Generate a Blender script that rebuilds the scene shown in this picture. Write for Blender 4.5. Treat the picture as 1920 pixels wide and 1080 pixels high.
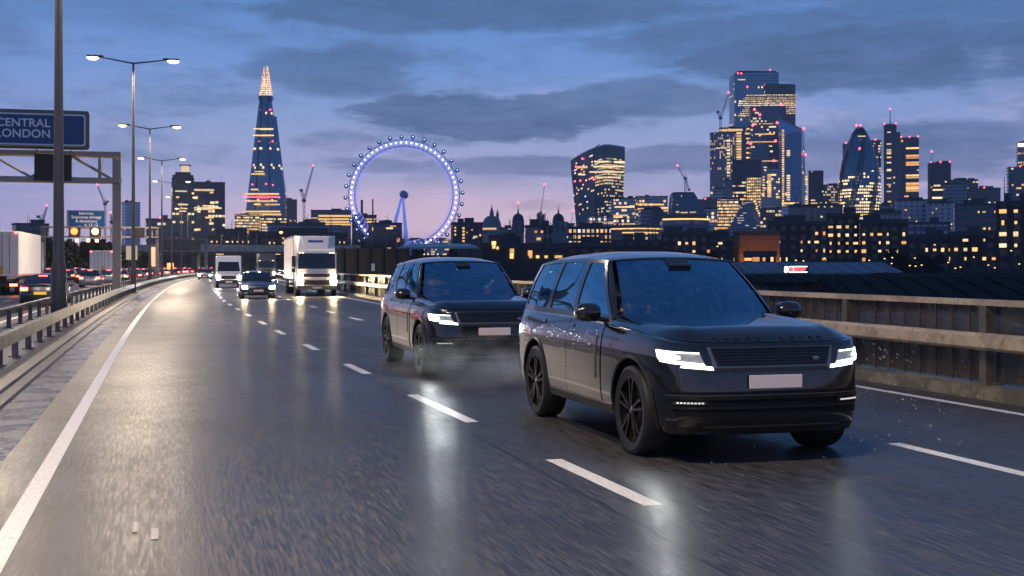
import bpy, math, random
import numpy as np
from mathutils import Vector, Matrix
for o in list(bpy.data.objects): bpy.data.objects.remove(o)
SC = bpy.context.scene
COL = SC.collection
R = math.radians
# ---------------------------------------------------------------- camera
F, HC, HY = 2300.0, 1.70, 500.0            # focal length in photo pixels, eye height, horizon row
cam = bpy.data.cameras.new('camera'); camo = bpy.data.objects.new('camera', cam); COL.objects.link(camo)
camo.location = (0, 0, HC); camo.rotation_euler = (R(90), 0, 0)
cam.sensor_width = 36; cam.lens = 36*F/1920; cam.shift_y = -(540-HY)/1920
cam.clip_end = 20000; cam.clip_start = .1
SC.camera = camo
SC.render.engine = 'CYCLES'
SC.view_settings.view_transform = 'Standard'; SC.view_settings.look = 'None'
SC.view_settings.exposure = 0.12; SC.view_settings.gamma = 1

def at(px, py, Y):                          # where a sight line reaches the distance Y
    return Vector(((px-960)/F*Y, Y, HC-(py-HY)/F*Y))

# ---------------------------------------------------------------- node helpers
class NT:
    def __init__(s, tree):
        s.t = tree; s.n = tree.nodes; s.l = tree.links
    def node(s, kind, **kw):
        n = s.n.new(kind)
        for k, v in kw.items():
            setattr(n, k, v)
        return n
    def put(s, sock, v):
        if isinstance(v, (int, float)): sock.default_value = v
        elif isinstance(v, (tuple, list)):
            sock.default_value = tuple(v) if len(sock.default_value) == len(v) else tuple(v)+(1,)
        else: s.l.new(v, sock)
    def m(s, op, a, b=None, c=None, clamp=False):
        n = s.node('ShaderNodeMath', operation=op, use_clamp=clamp)
        s.put(n.inputs[0], a)
        if b is not None: s.put(n.inputs[1], b)
        if c is not None: s.put(n.inputs[2], c)
        return n.outputs[0]
    def mix(s, f, a, b):
        n = s.node('ShaderNodeMix', data_type='RGBA')
        s.put(n.inputs[0], f)
        for i, v in ((6, a), (7, b)):
            if isinstance(v, (tuple, list)): n.inputs[i].default_value = tuple(v)[:3]+(1,)
            else: s.l.new(v, n.inputs[i])
        return n.outputs[2]
    def xyz(s, x, y, z=0):
        n = s.node('ShaderNodeCombineXYZ'); s.put(n.inputs[0], x); s.put(n.inputs[1], y); s.put(n.inputs[2], z)
        return n.outputs[0]
    def sep(s, v):
        n = s.node('ShaderNodeSeparateXYZ'); s.l.new(v, n.inputs[0]); return n.outputs
    def noise(s, vec, scale, detail=3, rough=.55, out='Fac'):
        n = s.node('ShaderNodeTexNoise'); s.l.new(vec, n.inputs['Vector'])
        n.inputs['Scale'].default_value = scale; n.inputs['Detail'].default_value = detail
        n.inputs['Roughness'].default_value = rough
        return n.outputs[out]
    def white(s, vec):
        n = s.node('ShaderNodeTexWhiteNoise', noise_dimensions='3D'); s.l.new(vec, n.inputs['Vector'])
        return n.outputs['Value']
    def smooth(s, v, a, b, lo=0., hi=1.):
        n = s.node('ShaderNodeMapRange', interpolation_type='SMOOTHSTEP')
        s.put(n.inputs[0], v)
        for i, q in enumerate((a, b, lo, hi)): s.put(n.inputs[i+1], q)
        return n.outputs[0]
    def ramp(s, f, stops, interp='LINEAR'):
        n = s.node('ShaderNodeValToRGB'); s.put(n.inputs[0], f); cr = n.color_ramp; cr.interpolation = interp
        while len(cr.elements) < len(stops): cr.elements.new(.5)
        for e, (p, c) in zip(cr.elements, stops): e.position = p; e.color = tuple(c)+(1,)
        return n.outputs[0]
    def bump(s, h, strength, dist=.01):
        n = s.node('ShaderNodeBump'); s.put(n.inputs['Strength'], strength); s.put(n.inputs['Distance'], dist)
        s.l.new(h, n.inputs['Height']); return n.outputs[0]

# ---------------------------------------------------------------- sky at dusk, with cloud banks
world = bpy.data.worlds.new('World'); SC.world = world; world.use_nodes = True
w = NT(world.node_tree); w.n.clear()
tc = w.node('ShaderNodeTexCoord').outputs['Generated']
x, y, z = w.sep(tc)
az = w.m('ARCTAN2', x, y)                       # bearing, 0 = straight ahead
el = w.m('ARCSINE', z)
base = w.ramp(w.m('MULTIPLY', w.m('ABSOLUTE', el), 1.0), [
    (0.0, (.42, .33, .44)), (.035, (.40, .34, .49)), (.07, (.31, .32, .51)), (.11, (.21, .275, .48)),
    (.16, (.115, .215, .46)), (.22, (.075, .17, .39)), (.45, (.03, .10, .27)), (1., (.015, .06, .18))])
# bluer towards the left, dimmer away from the afterglow
left = w.smooth(az, -.2, -.45)
base = w.mix(w.m('MULTIPLY', left, .55), base, w.ramp(w.m('ABSOLUTE', el), [(0, (.27, .25, .44)), (.06, (.21, .245, .50)), (.2, (.09, .20, .44)), (.6, (.04, .10, .25))]))
right = w.smooth(az, .1, .42)
base = w.mix(w.m('MULTIPLY', right, .45), base, w.ramp(w.m('ABSOLUTE', el), [(0, (.25, .235, .44)), (.08, (.21, .25, .50)), (.2, (.08, .17, .40)), (.6, (.04, .09, .24))]))
pos = w.xyz(w.m('MULTIPLY', az, 1.0), w.m('MULTIPLY', el, 2.6), z)
nz = w.noise(pos, 9, 7, .62); nf = w.noise(w.xyz(w.m('MULTIPLY', az, .6), w.m('MULTIPLY', el, 2.6), z), 26, 6, .65)
wob = w.m('ADD', w.m('MULTIPLY', w.m('SUBTRACT', nz, .5), 3.4), w.m('MULTIPLY', w.m('SUBTRACT', nf, .5), 2.2))
def cloud(px, py, hw, hh, soft=1.0, amt=1.0):
    a = math.atan((px-960)/F); e = math.atan((HY-py)/F); dw = hw/F; dh = hh/F
    dx = w.m('DIVIDE', w.m('SUBTRACT', az, a), dw); dy = w.m('DIVIDE', w.m('SUBTRACT', el, e), dh)
    q = w.m('ADD', w.m('MULTIPLY', dx, dx), w.m('MULTIPLY', dy, dy))
    q = w.m('ADD', q, wob)
    return w.smooth(q, 1.0+.55*soft, 1.0-.55*soft, 0, amt)
cl = [cloud(900, 222, 230, 46, .55, 1), cloud(1030, 205, 110, 36, .5, .9), cloud(650, 135, 150, 46, .9, .8),
      cloud(1010, 312, 380, 20, .7, .75), cloud(1260, 300, 110, 26, .7, .8), cloud(1700, 125, 420, 62, .8, 1),
      cloud(1230, 185, 170, 34, .8, .8), cloud(1790, 290, 190, 48, .8, .85), cloud(1540, 300, 130, 44, 1, .65),
      cloud(930, 20, 460, 40, .9, .85), cloud(1450, 75, 360, 42, .9, .75), cloud(1010, 385, 80, 14, .6, .7), cloud(640, 265, 90, 22, 1, .45),
      cloud(860, 442, 160, 10, .8, .35), cloud(120, 30, 260, 45, 1.4, .3), cloud(1800, 60, 260, 45, 1.1, .7)]
c = cl[0]
for q in cl[1:]: c = w.m('MAXIMUM', c, q)
wide = w.smooth(w.noise(pos, 3.2, 6, .62), .56, .74, 0, .55)
out_of_view = w.smooth(el, .24, .4)
c = w.m('MAXIMUM', c, w.m('MULTIPLY', wide, w.m('MAXIMUM', out_of_view, w.smooth(w.m('ABSOLUTE', az), .45, .7))))
ccol = w.ramp(w.m('ABSOLUTE', el), [(0, (.19, .18, .34)), (.06, (.10, .135, .27)), (.12, (.06, .10, .215)), (.2, (.042, .082, .175)), (.5, (.02, .06, .16))])
skyc = w.mix(w.m('MULTIPLY', c, w.smooth(nf, .2, .7, .6, 1.)), base, ccol)
# thin bright streaks near the horizon
st = w.noise(w.xyz(w.m('MULTIPLY', az, .9), w.m('MULTIPLY', el, 11), 0), 4.5, 5, .6)
streak = w.m('MULTIPLY', w.smooth(st, .52, .75), w.smooth(el, .14, .02))
skyc = w.mix(w.m('MULTIPLY', streak, .55), skyc, (.60, .40, .52))
veil = w.smooth(w.noise(w.xyz(w.m('MULTIPLY', az, 1.0), w.m('MULTIPLY', el, 4.5), 3.), 6, 7, .65), .50, .68, 0, .6)
skyc = w.mix(w.m('MULTIPLY', veil, w.m('MULTIPLY', w.smooth(el, .20, .06), w.m('SUBTRACT', 1, c))), skyc, (.40, .37, .58))
murk = w.smooth(w.noise(w.xyz(w.m('MULTIPLY', az, 1.0), w.m('MULTIPLY', el, 3.2), 9.), 8, 8, .68), .45, .66, 0, .62)
skyc = w.mix(w.m('MULTIPLY', murk, w.smooth(el, .03, .10)), skyc, (.07, .12, .26))
glow = w.smooth(w.m('ADD', w.m('POWER', w.m('DIVIDE', w.m('SUBTRACT', az, -.05), .22), 2), w.m('POWER', w.m('DIVIDE', w.m('SUBTRACT', el, .035), .035), 2)), 1.4, 0, 0, .45)
skyc = w.mix(glow, skyc, (.68, .45, .50))
below = w.smooth(z, 0, -.02)
skyc = w.mix(below, skyc, (.02, .02, .03))
bg = w.node('ShaderNodeBackground'); w.l.new(skyc, bg.inputs[0]); bg.inputs[1].default_value = 1.45
sk = w.node('ShaderNodeTexSky'); sk.sky_type = 'NISHITA'; sk.sun_disc = False; sk.sun_elevation = R(-2); sk.sun_rotation = R(-15)
bg2 = w.node('ShaderNodeBackground'); w.l.new(sk.outputs[0], bg2.inputs[0]); bg2.inputs[1].default_value = .015
ad = w.node('ShaderNodeAddShader'); w.l.new(bg.outputs[0], ad.inputs[0]); w.l.new(bg2.outputs[0], ad.inputs[1])
wo = w.node('ShaderNodeOutputWorld'); w.l.new(ad.outputs[0], wo.inputs[0])

# ---------------------------------------------------------------- materials
MATS = {}
def principled(name, color=(.5,.5,.5), rough=.5, metal=0., emit=None, es=0., coat=0., vary=0., vscale=3., bump=0., bscale=40., spec=.5, alpha=1., sample=True):
    if name in MATS: return MATS[name]
    m = bpy.data.materials.new(name); m.use_nodes = True; t = NT(m.node_tree)
    b = t.n['Principled BSDF']
    b.inputs['Base Color'].default_value = tuple(color)+(1,); b.inputs['Roughness'].default_value = rough
    b.inputs['Metallic'].default_value = metal; b.inputs['Coat Weight'].default_value = coat
    b.inputs['Coat Roughness'].default_value = .06; b.inputs['Specular IOR Level'].default_value = spec
    if emit is not None:
        b.inputs['Emission Color'].default_value = tuple(emit)+(1,); b.inputs['Emission Strength'].default_value = es
        if not sample: m.cycles.emission_sampling = 'NONE'
    if vary or bump:
        co = t.node('ShaderNodeTexCoord').outputs['Object']
        if vary:
            n = t.noise(co, vscale, 6, .65)
            k = t.m('MULTIPLY_ADD', n, 2*vary, 1-vary)
            sc = t.node('ShaderNodeVectorMath', operation='SCALE'); sc.inputs[0].default_value = color; t.l.new(k, sc.inputs['Scale'])
            t.l.new(sc.outputs[0], b.inputs['Base Color'])
            t.l.new(t.m('MULTIPLY_ADD', n, .3*rough, rough*.85), b.inputs['Roughness'])
        if bump:
            t.l.new(t.bump(t.noise(co, bscale, 4), bump, .01), b.inputs['Normal'])
    MATS[name] = m
    return m
# ---------------------------------------------------------------- object helpers
def tag(o, label=None, cat=None, group=None, kind=None):
    if label: o['label'] = label
    if cat: o['category'] = cat
    if group: o['group'] = group
    if kind: o['kind'] = kind
    return o
def empty(name, loc=(0,0,0), rz=0., label=None, cat=None, group=None):
    o = bpy.data.objects.new(name, None); COL.objects.link(o); o.location = loc; o.rotation_euler = (0,0,rz)
    o.empty_display_size = .3
    return tag(o, label, cat, group)
KIDS = {}
def link(o, parent=None):
    COL.objects.link(o)
    if parent is not None:
        o.parent = parent; KIDS.setdefault(parent.name, []).append(o)
    return o
def copy_tree(o, parent=None):
    c = o.copy(); link(c, parent)
    for ch in KIDS.get(o.name, []): copy_tree(ch, c)
    return c
class MB:
    def __init__(s): s.v = []; s.f = []; s.uv = []; s.hasuv = False; s.mi = []; s.cur = 0
    def add(s, vs, fs, uvs=None):
        o = len(s.v); s.v += [tuple(p) for p in vs]
        for i, f in enumerate(fs):
            s.f.append(tuple(o+k for k in f)); s.mi.append(s.cur)
            s.uv.append(uvs[i] if uvs else [(0,0)]*len(f))
        if uvs: s.hasuv = True
        return s
    def box(s, c, d, rz=0., ry=0., rx=0.):
        M = Matrix.Rotation(rz,3,'Z') @ Matrix.Rotation(ry,3,'Y') @ Matrix.Rotation(rx,3,'X'); c = Vector(c)
        vs = [c+M@Vector((sx*d[0]/2, sy*d[1]/2, sz*d[2]/2)) for sx in (-1,1) for sy in (-1,1) for sz in (-1,1)]
        return s.add(vs, [(0,1,3,2),(4,6,7,5),(0,4,5,1),(2,3,7,6),(0,2,6,4),(1,5,7,3)])
    def tube(s, p0, p1, r0, r1=None, n=8, cap=True):
        p0 = Vector(p0); p1 = Vector(p1); r1 = r0 if r1 is None else r1
        d = (p1-p0).normalized(); a = d.orthogonal().normalized(); b = d.cross(a)
        vs = []
        for p, r in ((p0,r0),(p1,r1)):
            for k in range(n):
                t = 2*math.pi*k/n; vs.append(p+a*math.cos(t)*r+b*math.sin(t)*r)
        fs = [(k,(k+1)%n,n+(k+1)%n,n+k) for k in range(n)]
        if cap: fs += [tuple(range(n-1,-1,-1)), tuple(range(n,2*n))]
        return s.add(vs, fs)
    def path(s, pts, r, n=6, closed=False):
        for a, b in zip(pts[:-1], pts[1:]): s.tube(a, b, r, r, n)
        if closed: s.tube(pts[-1], pts[0], r, r, n)
        return s
    def lathe(s, prof, n=24, c=(0,0,0), axis='z', cap=True):
        c = Vector(c); vs = []
        for r, h in prof:
            for k in range(n):
                t = 2*math.pi*k/n; a = math.cos(t)*r; b = math.sin(t)*r
                vs.append(c+(Vector((a,b,h)) if axis=='z' else Vector((a,h,b)) if axis=='y' else Vector((h,a,b))))
        fs = []
        for i in range(len(prof)-1):
            for k in range(n): fs.append((i*n+k, i*n+(k+1)%n, (i+1)*n+(k+1)%n, (i+1)*n+k))
        if cap: fs += [tuple(range(n-1,-1,-1)), tuple((len(prof)-1)*n+k for k in range(n))]
        return s.add(vs, fs)
    def grid(s, P, nu, nv, uv=None):
        """P(i,j) -> point for i in 0..nu, j in 0..nv"""
        vs = [P(i,j) for i in range(nu+1) for j in range(nv+1)]
        fs = [(i*(nv+1)+j, (i+1)*(nv+1)+j, (i+1)*(nv+1)+j+1, i*(nv+1)+j+1) for i in range(nu) for j in range(nv)]
        uvs = None
        if uv: 
            uvs = [[uv(i,j),uv(i+1,j),uv(i+1,j+1),uv(i,j+1)] for i in range(nu) for j in range(nv)]
        return s.add(vs, fs, uvs)
    def prism(s, poly, z0, z1, top=None, u0=0., roof=True):
        """extrude a plan polygon upward with metric UVs; top = other polygon at z1 (may be list of (x,y,z))"""
        n = len(poly); top = top or poly
        b = [Vector((p[0],p[1],z0)) for p in poly]; t = [Vector((p[0],p[1],p[2] if len(p)>2 else z1)) for p in top]
        u = u0
        for k in range(n):
            k2 = (k+1)%n; L = (b[k2]-b[k]).length; Lt = (t[k2]-t[k]).length; mid = u+L/2
            s.add([b[k],b[k2],t[k2],t[k]], [(0,1,2,3)], [[(u,z0),(u+L,z0),(mid+Lt/2,t[k2].z),(mid-Lt/2,t[k].z)]])
            u += L
        if roof: s.add(t, [tuple(range(n))], [[(-9999.,-9999.)]*n])
        return s
    def extrude_y(s, prof, y0, y1):
        """side profile [(x,z)] extruded across y"""
        n = len(prof); vs = [(p[0],y0,p[1]) for p in prof]+[(p[0],y1,p[1]) for p in prof]
        fs = [(k,(k+1)%n,n+(k+1)%n,n+k) for k in range(n)]+[tuple(range(n-1,-1,-1)),tuple(range(n,2*n))]
        return s.add(vs, fs)
    def mesh(s, name, mats, smooth=False):
        me = bpy.data.meshes.new(name); me.from_pydata(s.v, [], s.f)
        if s.hasuv:
            l = me.uv_layers.new(name='UVMap'); flat = [c for f in s.uv for p in f for c in p]
            l.data.foreach_set('uv', flat)
        for m in (mats if isinstance(mats, (list,tuple)) else [mats]): me.materials.append(m)
        me.polygons.foreach_set('material_index', s.mi)
        me.polygons.foreach_set('use_smooth', [smooth]*len(s.f)); me.update(); me.validate()
        return me
    def build(s, name, mats, parent=None, smooth=False, bevel=0., seg=2, sharp=None, loc=None, sub=0, recalc=True):
        me = s.mesh(name, mats, smooth)
        if recalc:
            import bmesh
            bm = bmesh.new(); bm.from_mesh(me); bmesh.ops.remove_doubles(bm, verts=bm.verts, dist=1e-5)
            bmesh.ops.recalc_face_normals(bm, faces=bm.faces); bm.to_mesh(me); bm.free()
        if smooth: 
            try: me.set_sharp_from_angle(angle=R(sharp or 40))
            except Exception: pass
        o = bpy.data.objects.new(name, me); link(o, parent)
        if loc: o.location = loc
        if bevel:
            md = o.modifiers.new('bevel','BEVEL'); md.width = bevel; md.segments = seg; md.limit_method = 'ANGLE'
        if sub:
            md = o.modifiers.new('sub','SUBSURF'); md.levels = sub; md.render_levels = sub
        return o
def text_mesh(name, txt, size, mat, parent, loc, rot, ext=.005, align='CENTER', spacing=1., M=None, bold=0.):
    cu = bpy.data.curves.new(name,'FONT'); cu.body = txt; cu.size = size; cu.extrude = ext; cu.align_x = align; cu.space_character = spacing; cu.offset = bold
    cu.space_line = .95
    t = bpy.data.objects.new(name, cu); COL.objects.link(t)
    bpy.context.view_layer.update()
    me = bpy.data.meshes.new_from_object(t.evaluated_get(bpy.context.evaluated_depsgraph_get()))
    bpy.data.objects.remove(t); me.materials.clear(); me.materials.append(mat)
    o = bpy.data.objects.new(name, me); link(o, parent); o.location = loc; o.rotation_euler = rot
    return o
ORD = ['first','second','third','fourth','fifth','sixth','seventh','eighth','ninth','tenth','eleventh','twelfth','thirteenth','fourteenth','fifteenth','sixteenth','seventeenth','eighteenth','nineteenth','twentieth']
ORD += ['twenty-'+o for o in ORD[:9]]+['thirtieth']+['thirty-'+o for o in ORD[:9]]
def interp(xs, ys): 
    return lambda v: float(np.interp(v, xs, ys))

# ---------------------------------------------------------------- the road's course
_Y = np.arange(-60, 1600, 1.0)
_m = np.interp(_Y, [-60,20,60,118,230,400,700,1600], [-.285,-.283,-.266,-.24,-.18,-.13,-.08,-.02])
_X = np.concatenate([[0], np.cumsum((_m[1:]+_m[:-1])/2)]); _X = _X - np.interp(0,_Y,_X) - .98
def road(Y, o=0., z=0.):
    m = float(np.interp(Y,_Y,_m)); X = float(np.interp(Y,_Y,_X)); k = 1/math.sqrt(1+m*m)
    return Vector((X+o*k, Y-o*m*k, z))
def road_dir(Y):
    m = float(np.interp(Y,_Y,_m)); return math.atan2(1, m)       # angle of travel away from the camera
def across(X, Y):                             # offset of a point from the left white line
    m = float(np.interp(Y,_Y,_m)); return (X-float(np.interp(Y,_Y,_X)))/math.sqrt(1+m*m)
def ys(a, b, near=1.0):
    out = [a]; 
    while out[-1] < b: out.append(out[-1]+max(near, (abs(out[-1])+10)*.03))
    out[-1] = b; return out
def strip(mb, Ys, o0, o1, z0, z1=None, nlat=1):
    f0 = o0 if callable(o0) else (lambda Y: o0); f1 = o1 if callable(o1) else (lambda Y: o1); z1 = z0 if z1 is None else z1
    def P(i, j):
        t = j/nlat; return road(Ys[i], f0(Ys[i])*(1-t)+f1(Ys[i])*t, z0*(1-t)+z1*t)
    def U(i, j):
        t = j/nlat; return (f0(Ys[i])*(1-t)+f1(Ys[i])*t, Ys[i])
    mb.grid(P, len(Ys)-1, nlat, U)
    return mb
def beam(mb, Ys, o0, o1, z0, z1):              # long solid bar following the road
    n = len(Ys)-1
    q = [(o0,z0),(o1,z0),(o1,z1),(o0,z1)]
    vs = [road(Yv, o, z) for Yv in Ys for (o,z) in q]
    fs = [(i*4+k, i*4+(k+1)%4, (i+1)*4+(k+1)%4, (i+1)*4+k) for i in range(n) for k in range(4)]
    fs += [(3,2,1,0), (n*4,n*4+1,n*4+2,n*4+3)]
    uvs = [[(Ys[i],q[k][1]),(Ys[i],q[(k+1)%4][1]),(Ys[i+1],q[(k+1)%4][1]),(Ys[i+1],q[k][1])] for i in range(n) for k in range(4)]+[[(0,0)]*4]*2
    mb.add(vs, fs, uvs); return mb
# ---------------------------------------------------------------- ground, road, markings
ANI = 0.25
def asphalt(name, tint=(.046,.044,.045), wet=.62):
    m = bpy.data.materials.new(name); m.use_nodes = True; t = NT(m.node_tree); b = t.n['Principled BSDF']
    uv = t.node('ShaderNodeUVMap').outputs[0]; u, v, _ = t.sep(uv)
    p = t.xyz(u, t.m('MULTIPLY', v, .06)); pl = t.xyz(u, t.m('MULTIPLY', v, .06)); iso = t.xyz(u, v)
    fine = t.noise(p, 42, 3, .7); mid = t.noise(p, 9, 4, .65); big = t.noise(iso, .45, 5, .6); track = t.noise(pl, 1.3, 3, .5)
    chips = t.smooth(t.noise(p, 38, 2, .5), .58, .72)
    base = t.mix(t.smooth(t.m('ADD', t.m('MULTIPLY', fine, .75), t.m('MULTIPLY', mid, .25)), .38, .63), tuple(c*.55 for c in tint), tuple(c*1.6 for c in tint))
    base = t.mix(t.m('MULTIPLY', chips, .5), base, (.17,.165,.16))
    base = t.mix(t.smooth(big, .45, .7, 0, .45), base, tuple(c*.5 for c in tint))
    # tar seams and patches
    seam = t.smooth(t.m('ABSOLUTE', t.m('ADD', t.m('SUBTRACT', u, 3.95), t.m('MULTIPLY', t.m('SUBTRACT', mid, .5), .05))), .03, .012)
    base = t.mix(t.m('MULTIPLY', seam, .8), base, (.012,.012,.012))
    t.l.new(base, b.inputs['Base Color'])
    dry = t.smooth(t.m('ADD', t.m('MULTIPLY', track, .6), t.m('MULTIPLY', big, .5)), .42, .68)
    rough = t.m('ADD', t.m('MULTIPLY_ADD', dry, .10, .25+.1*(1-wet)), t.m('MULTIPLY', t.smooth(fine, .36, .64), .16))
    b.inputs['Anisotropic'].default_value = .75; tg = t.node('ShaderNodeTangent', direction_type='UV_MAP'); t.l.new(tg.outputs[0], b.inputs['Tangent']); b.inputs['Anisotropic Rotation'].default_value = ANI
    t.l.new(rough, b.inputs['Roughness']); b.inputs['Specular IOR Level'].default_value = 1.0
    h = t.m('ADD', t.m('MULTIPLY', fine, .7), t.m('ADD', t.m('MULTIPLY', mid, .9), t.m('MULTIPLY', t.noise(p, 90, 2), .5)))
    t.l.new(t.bump(h, .6, .0016), b.inputs['Normal'])
    return m
M_ROAD = asphalt('wet_asphalt'); M_ROAD2 = asphalt('far_asphalt', (.036,.034,.036), .4)
def paintmat():
    m = bpy.data.materials.new('road_paint'); m.use_nodes = True; t = NT(m.node_tree); b = t.n['Principled BSDF']
    uv = t.node('ShaderNodeUVMap').outputs[0]; u, v, _ = t.sep(uv); p = t.xyz(u, t.m('MULTIPLY', v, .35))
    n = t.noise(p, 30, 5, .7)
    t.l.new(t.mix(t.smooth(n, .25, .52), (.38,.36,.34), (.76,.73,.69)), b.inputs['Base Color'])
    t.l.new(t.m('MULTIPLY_ADD', n, .3, .22), b.inputs['Roughness']); t.l.new(t.bump(n, .25, .004), b.inputs['Normal'])
    return m
M_PAINT = paintmat()
def concrete(name, c, rough=.6, dirt=.5):
    m = bpy.data.materials.new(name); m.use_nodes = True; t = NT(m.node_tree); b = t.n['Principled BSDF']
    co = t.node('ShaderNodeTexCoord').outputs['Object']
    n = t.noise(co, 1.4, 8, .72); f = t.noise(co, 9, 5, .7)
    col = t.mix(t.smooth(n, .45, .55), tuple(k*(1-dirt) for k in c), c)
    col = t.mix(t.smooth(f, .5, .66, 0, .65), col, tuple(k*.3 for k in c)); t.l.new(col, b.inputs['Base Color'])
    t.l.new(t.m('MULTIPLY_ADD', n, .35, rough-.2), b.inputs['Roughness']); t.l.new(t.bump(f, .35, .01), b.inputs['Normal'])
    return m
M_CONC = concrete('stained_concrete', (.20,.17,.145), .5, .6)
M_DECK = concrete('deck_concrete', (.50,.42,.37), .6, .3)
M_CONCD = concrete('dark_concrete', (.09,.085,.085), .6, .4)
M_GALV = concrete('galvanised_steel', (.27,.235,.20), .45, .45)
M_GALVD = concrete('dull_steel', (.10,.095,.10), .45, .4)
M_TAN = concrete('weathered_rail_steel', (.50,.38,.26), .45, .3)
M_POST = concrete('brown_post_steel', (.11,.085,.07), .5, .3)
M_EARTH = concrete('dark_earth', (.022,.024,.028), .9, .4)

def structure(mb, name, mat, smooth=False):
    o = mb.build(name, mat, None, smooth); tag(o, kind='structure'); return o

YL = ys(-25, 900, .8)
structure(strip(MB(), YL, -.42, 11.0, 0, 0, 8), 'road', M_ROAD)
structure(strip(MB(), YL, -17, -3.3, 0, 0, 4), 'other_carriageway', M_ROAD2)
g = MB(); g.add([(-9000,-3000,-8.5),(9000,-3000,-8.5),(9000,14000,-8.5),(-9000,14000,-8.5)], [(0,1,2,3)])
structure(g, 'ground', M_EARTH)
# embankment to the left of the carriageway, and the viaduct's outer side
structure(strip(strip(MB(), YL, -22, -17, .05, .04, 1), YL, -60, -22, -8.4, .05, 2), 'embankment', M_EARTH)
structure(strip(MB(), YL, 11.62, 11.64, -8.4, .1, 1), 'viaduct_side', M_CONCD)
# median: gutter, channel wall, plinth
gut = strip(MB(), YL, -.93, -.42, .0, .004, 2); structure(gut, 'gutter', concrete('gutter_concrete', (.115,.10,.095), .3, .6))
dr = MB(); beam(dr, YL, -1.10, -.93, -.05, .05)  # solid near-black bar in place of an open drain slot
structure(dr, 'drainage_channel', concrete('channel_dark', (.018,.016,.016), .35, .4))
pl = MB(); beam(pl, YL, -3.3, -1.10, -.1, .10); structure(pl, 'median_kerb', concrete('median_concrete', (.14,.12,.105), .4, .6))
pk = MB(); beam(pk, YL, 11.0, 11.62, -.2, .16); structure(pk, 'verge_kerb', concrete('verge_concrete', (.20,.18,.12), .55, .5))
lk = MB(); beam(lk, YL, -17.3, -17, -.1, .14); structure(lk, 'outer_kerb', M_CONCD)

lane1 = interp([5,8,16,30,60,120,400],[4.35,4.28,4.08,3.8,3.45,3.4,3.4])
lane2 = interp([5,10,16,40,70,400],[7.75,7.68,7.5,6.8,6.75,6.75])
edge2 = interp([5,15,30,70,400],[10.45,10.4,10.25,10.05,10.0])
mk = strip(MB(), ys(-25,700,.8), -.07, .07, .004)
structure(mk, 'left_edge_line', M_PAINT)
mk = strip(MB(), ys(-25,700,.8), lambda Y: edge2(Y)-.075, lambda Y: edge2(Y)+.075, .004)
structure(mk, 'right_edge_line', M_PAINT)
def dashes(starts, off, wd, name):
    mb = MB()
    for a, L in starts:
        k = max(1, int(L/1.0)); Yd = [a+L*i/k for i in range(k+1)]
        strip(mb, Yd, lambda Y: off(Y)-wd, lambda Y: off(Y)+wd, .004)
    structure(mb, name, M_PAINT)
d1 = [(.8,1.6),(7.55,2.1),(12.25,2.9),(18.3,2.0),(23.9,1.9),(29.7,2)]+[(35+6.0*k,2.2) for k in range(36)]
d2 = [(-3,2),(1.6,1.9),(7.2,2.5),(13.1,2),(19,2),(25,2),(31,2.2),(37,2.2),(43,2.2)]+[(49+6.0*k,2.2) for k in range(32)]
dashes(d1, lane1, .075, 'lane_line_left'); dashes(d2, lane2, .075, 'lane_line_right')
for o_, nm in ((-7.0,'far_lane_line'),(-10.4,'far_lane_line'),(-13.8,'far_lane_line')):
    dashes([(2+7.5*k,2.2) for k in range(32)], (lambda Y, o_=o_: o_), .07, nm)
structure(strip(MB(), YL, -4.0, -3.85, .004), 'far_edge_line', M_PAINT)
# road studs and the little pale patch marks in the left lane
for (px, py) in ((290,1003),(254,990)):
    Yp = 3910/(py-500); c = at(px, py, Yp); s_ = MB(); s_.box((c.x, Yp, .006), (.045 if px == 290 else .03,.32,.006), .28)
    o = s_.build('road_stud', principled('stud_pale',(.42,.40,.36),.5), bevel=.002)
    tag(o, 'small pale worn paint dash in the left lane, %s of the two' % ('nearer' if py > 1000 else 'farther'), 'road stud', 'road studs in the left lane')

# ---------------------------------------------------------------- barriers along the median
def w_profile(o, z0, z1, th, side):
    """open-box beam section in (offset, z)"""
    h = z1-z0
    return [(o,z0),(o-side*th,z0+h*.08),(o-side*th,z0+h*.92),(o,z1),(o+side*.02,z1-.01),(o+side*.02,z0+.01)]
def profile_beam(mb, Ys, prof):
    n = len(prof); vs = [road(Yv, o, z) for Yv in Ys for (o,z) in prof]
    fs = [(i*n+k, i*n+(k+1)%n, (i+1)*n+(k+1)%n, (i+1)*n+k) for i in range(len(Ys)-1) for k in range(n)]
    fs += [tuple(range(n-1,-1,-1)), tuple((len(Ys)-1)*n+k for k in range(n))]
    mb.add(vs, fs, [[(Ys[i],prof[k][1]),(Ys[i],prof[(k+1)%n][1]),(Ys[i+1],prof[(k+1)%n][1]),(Ys[i+1],prof[k][1])] for i in range(len(Ys)-1) for k in range(n)]+[[(0,0)]*n]*2)
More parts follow.
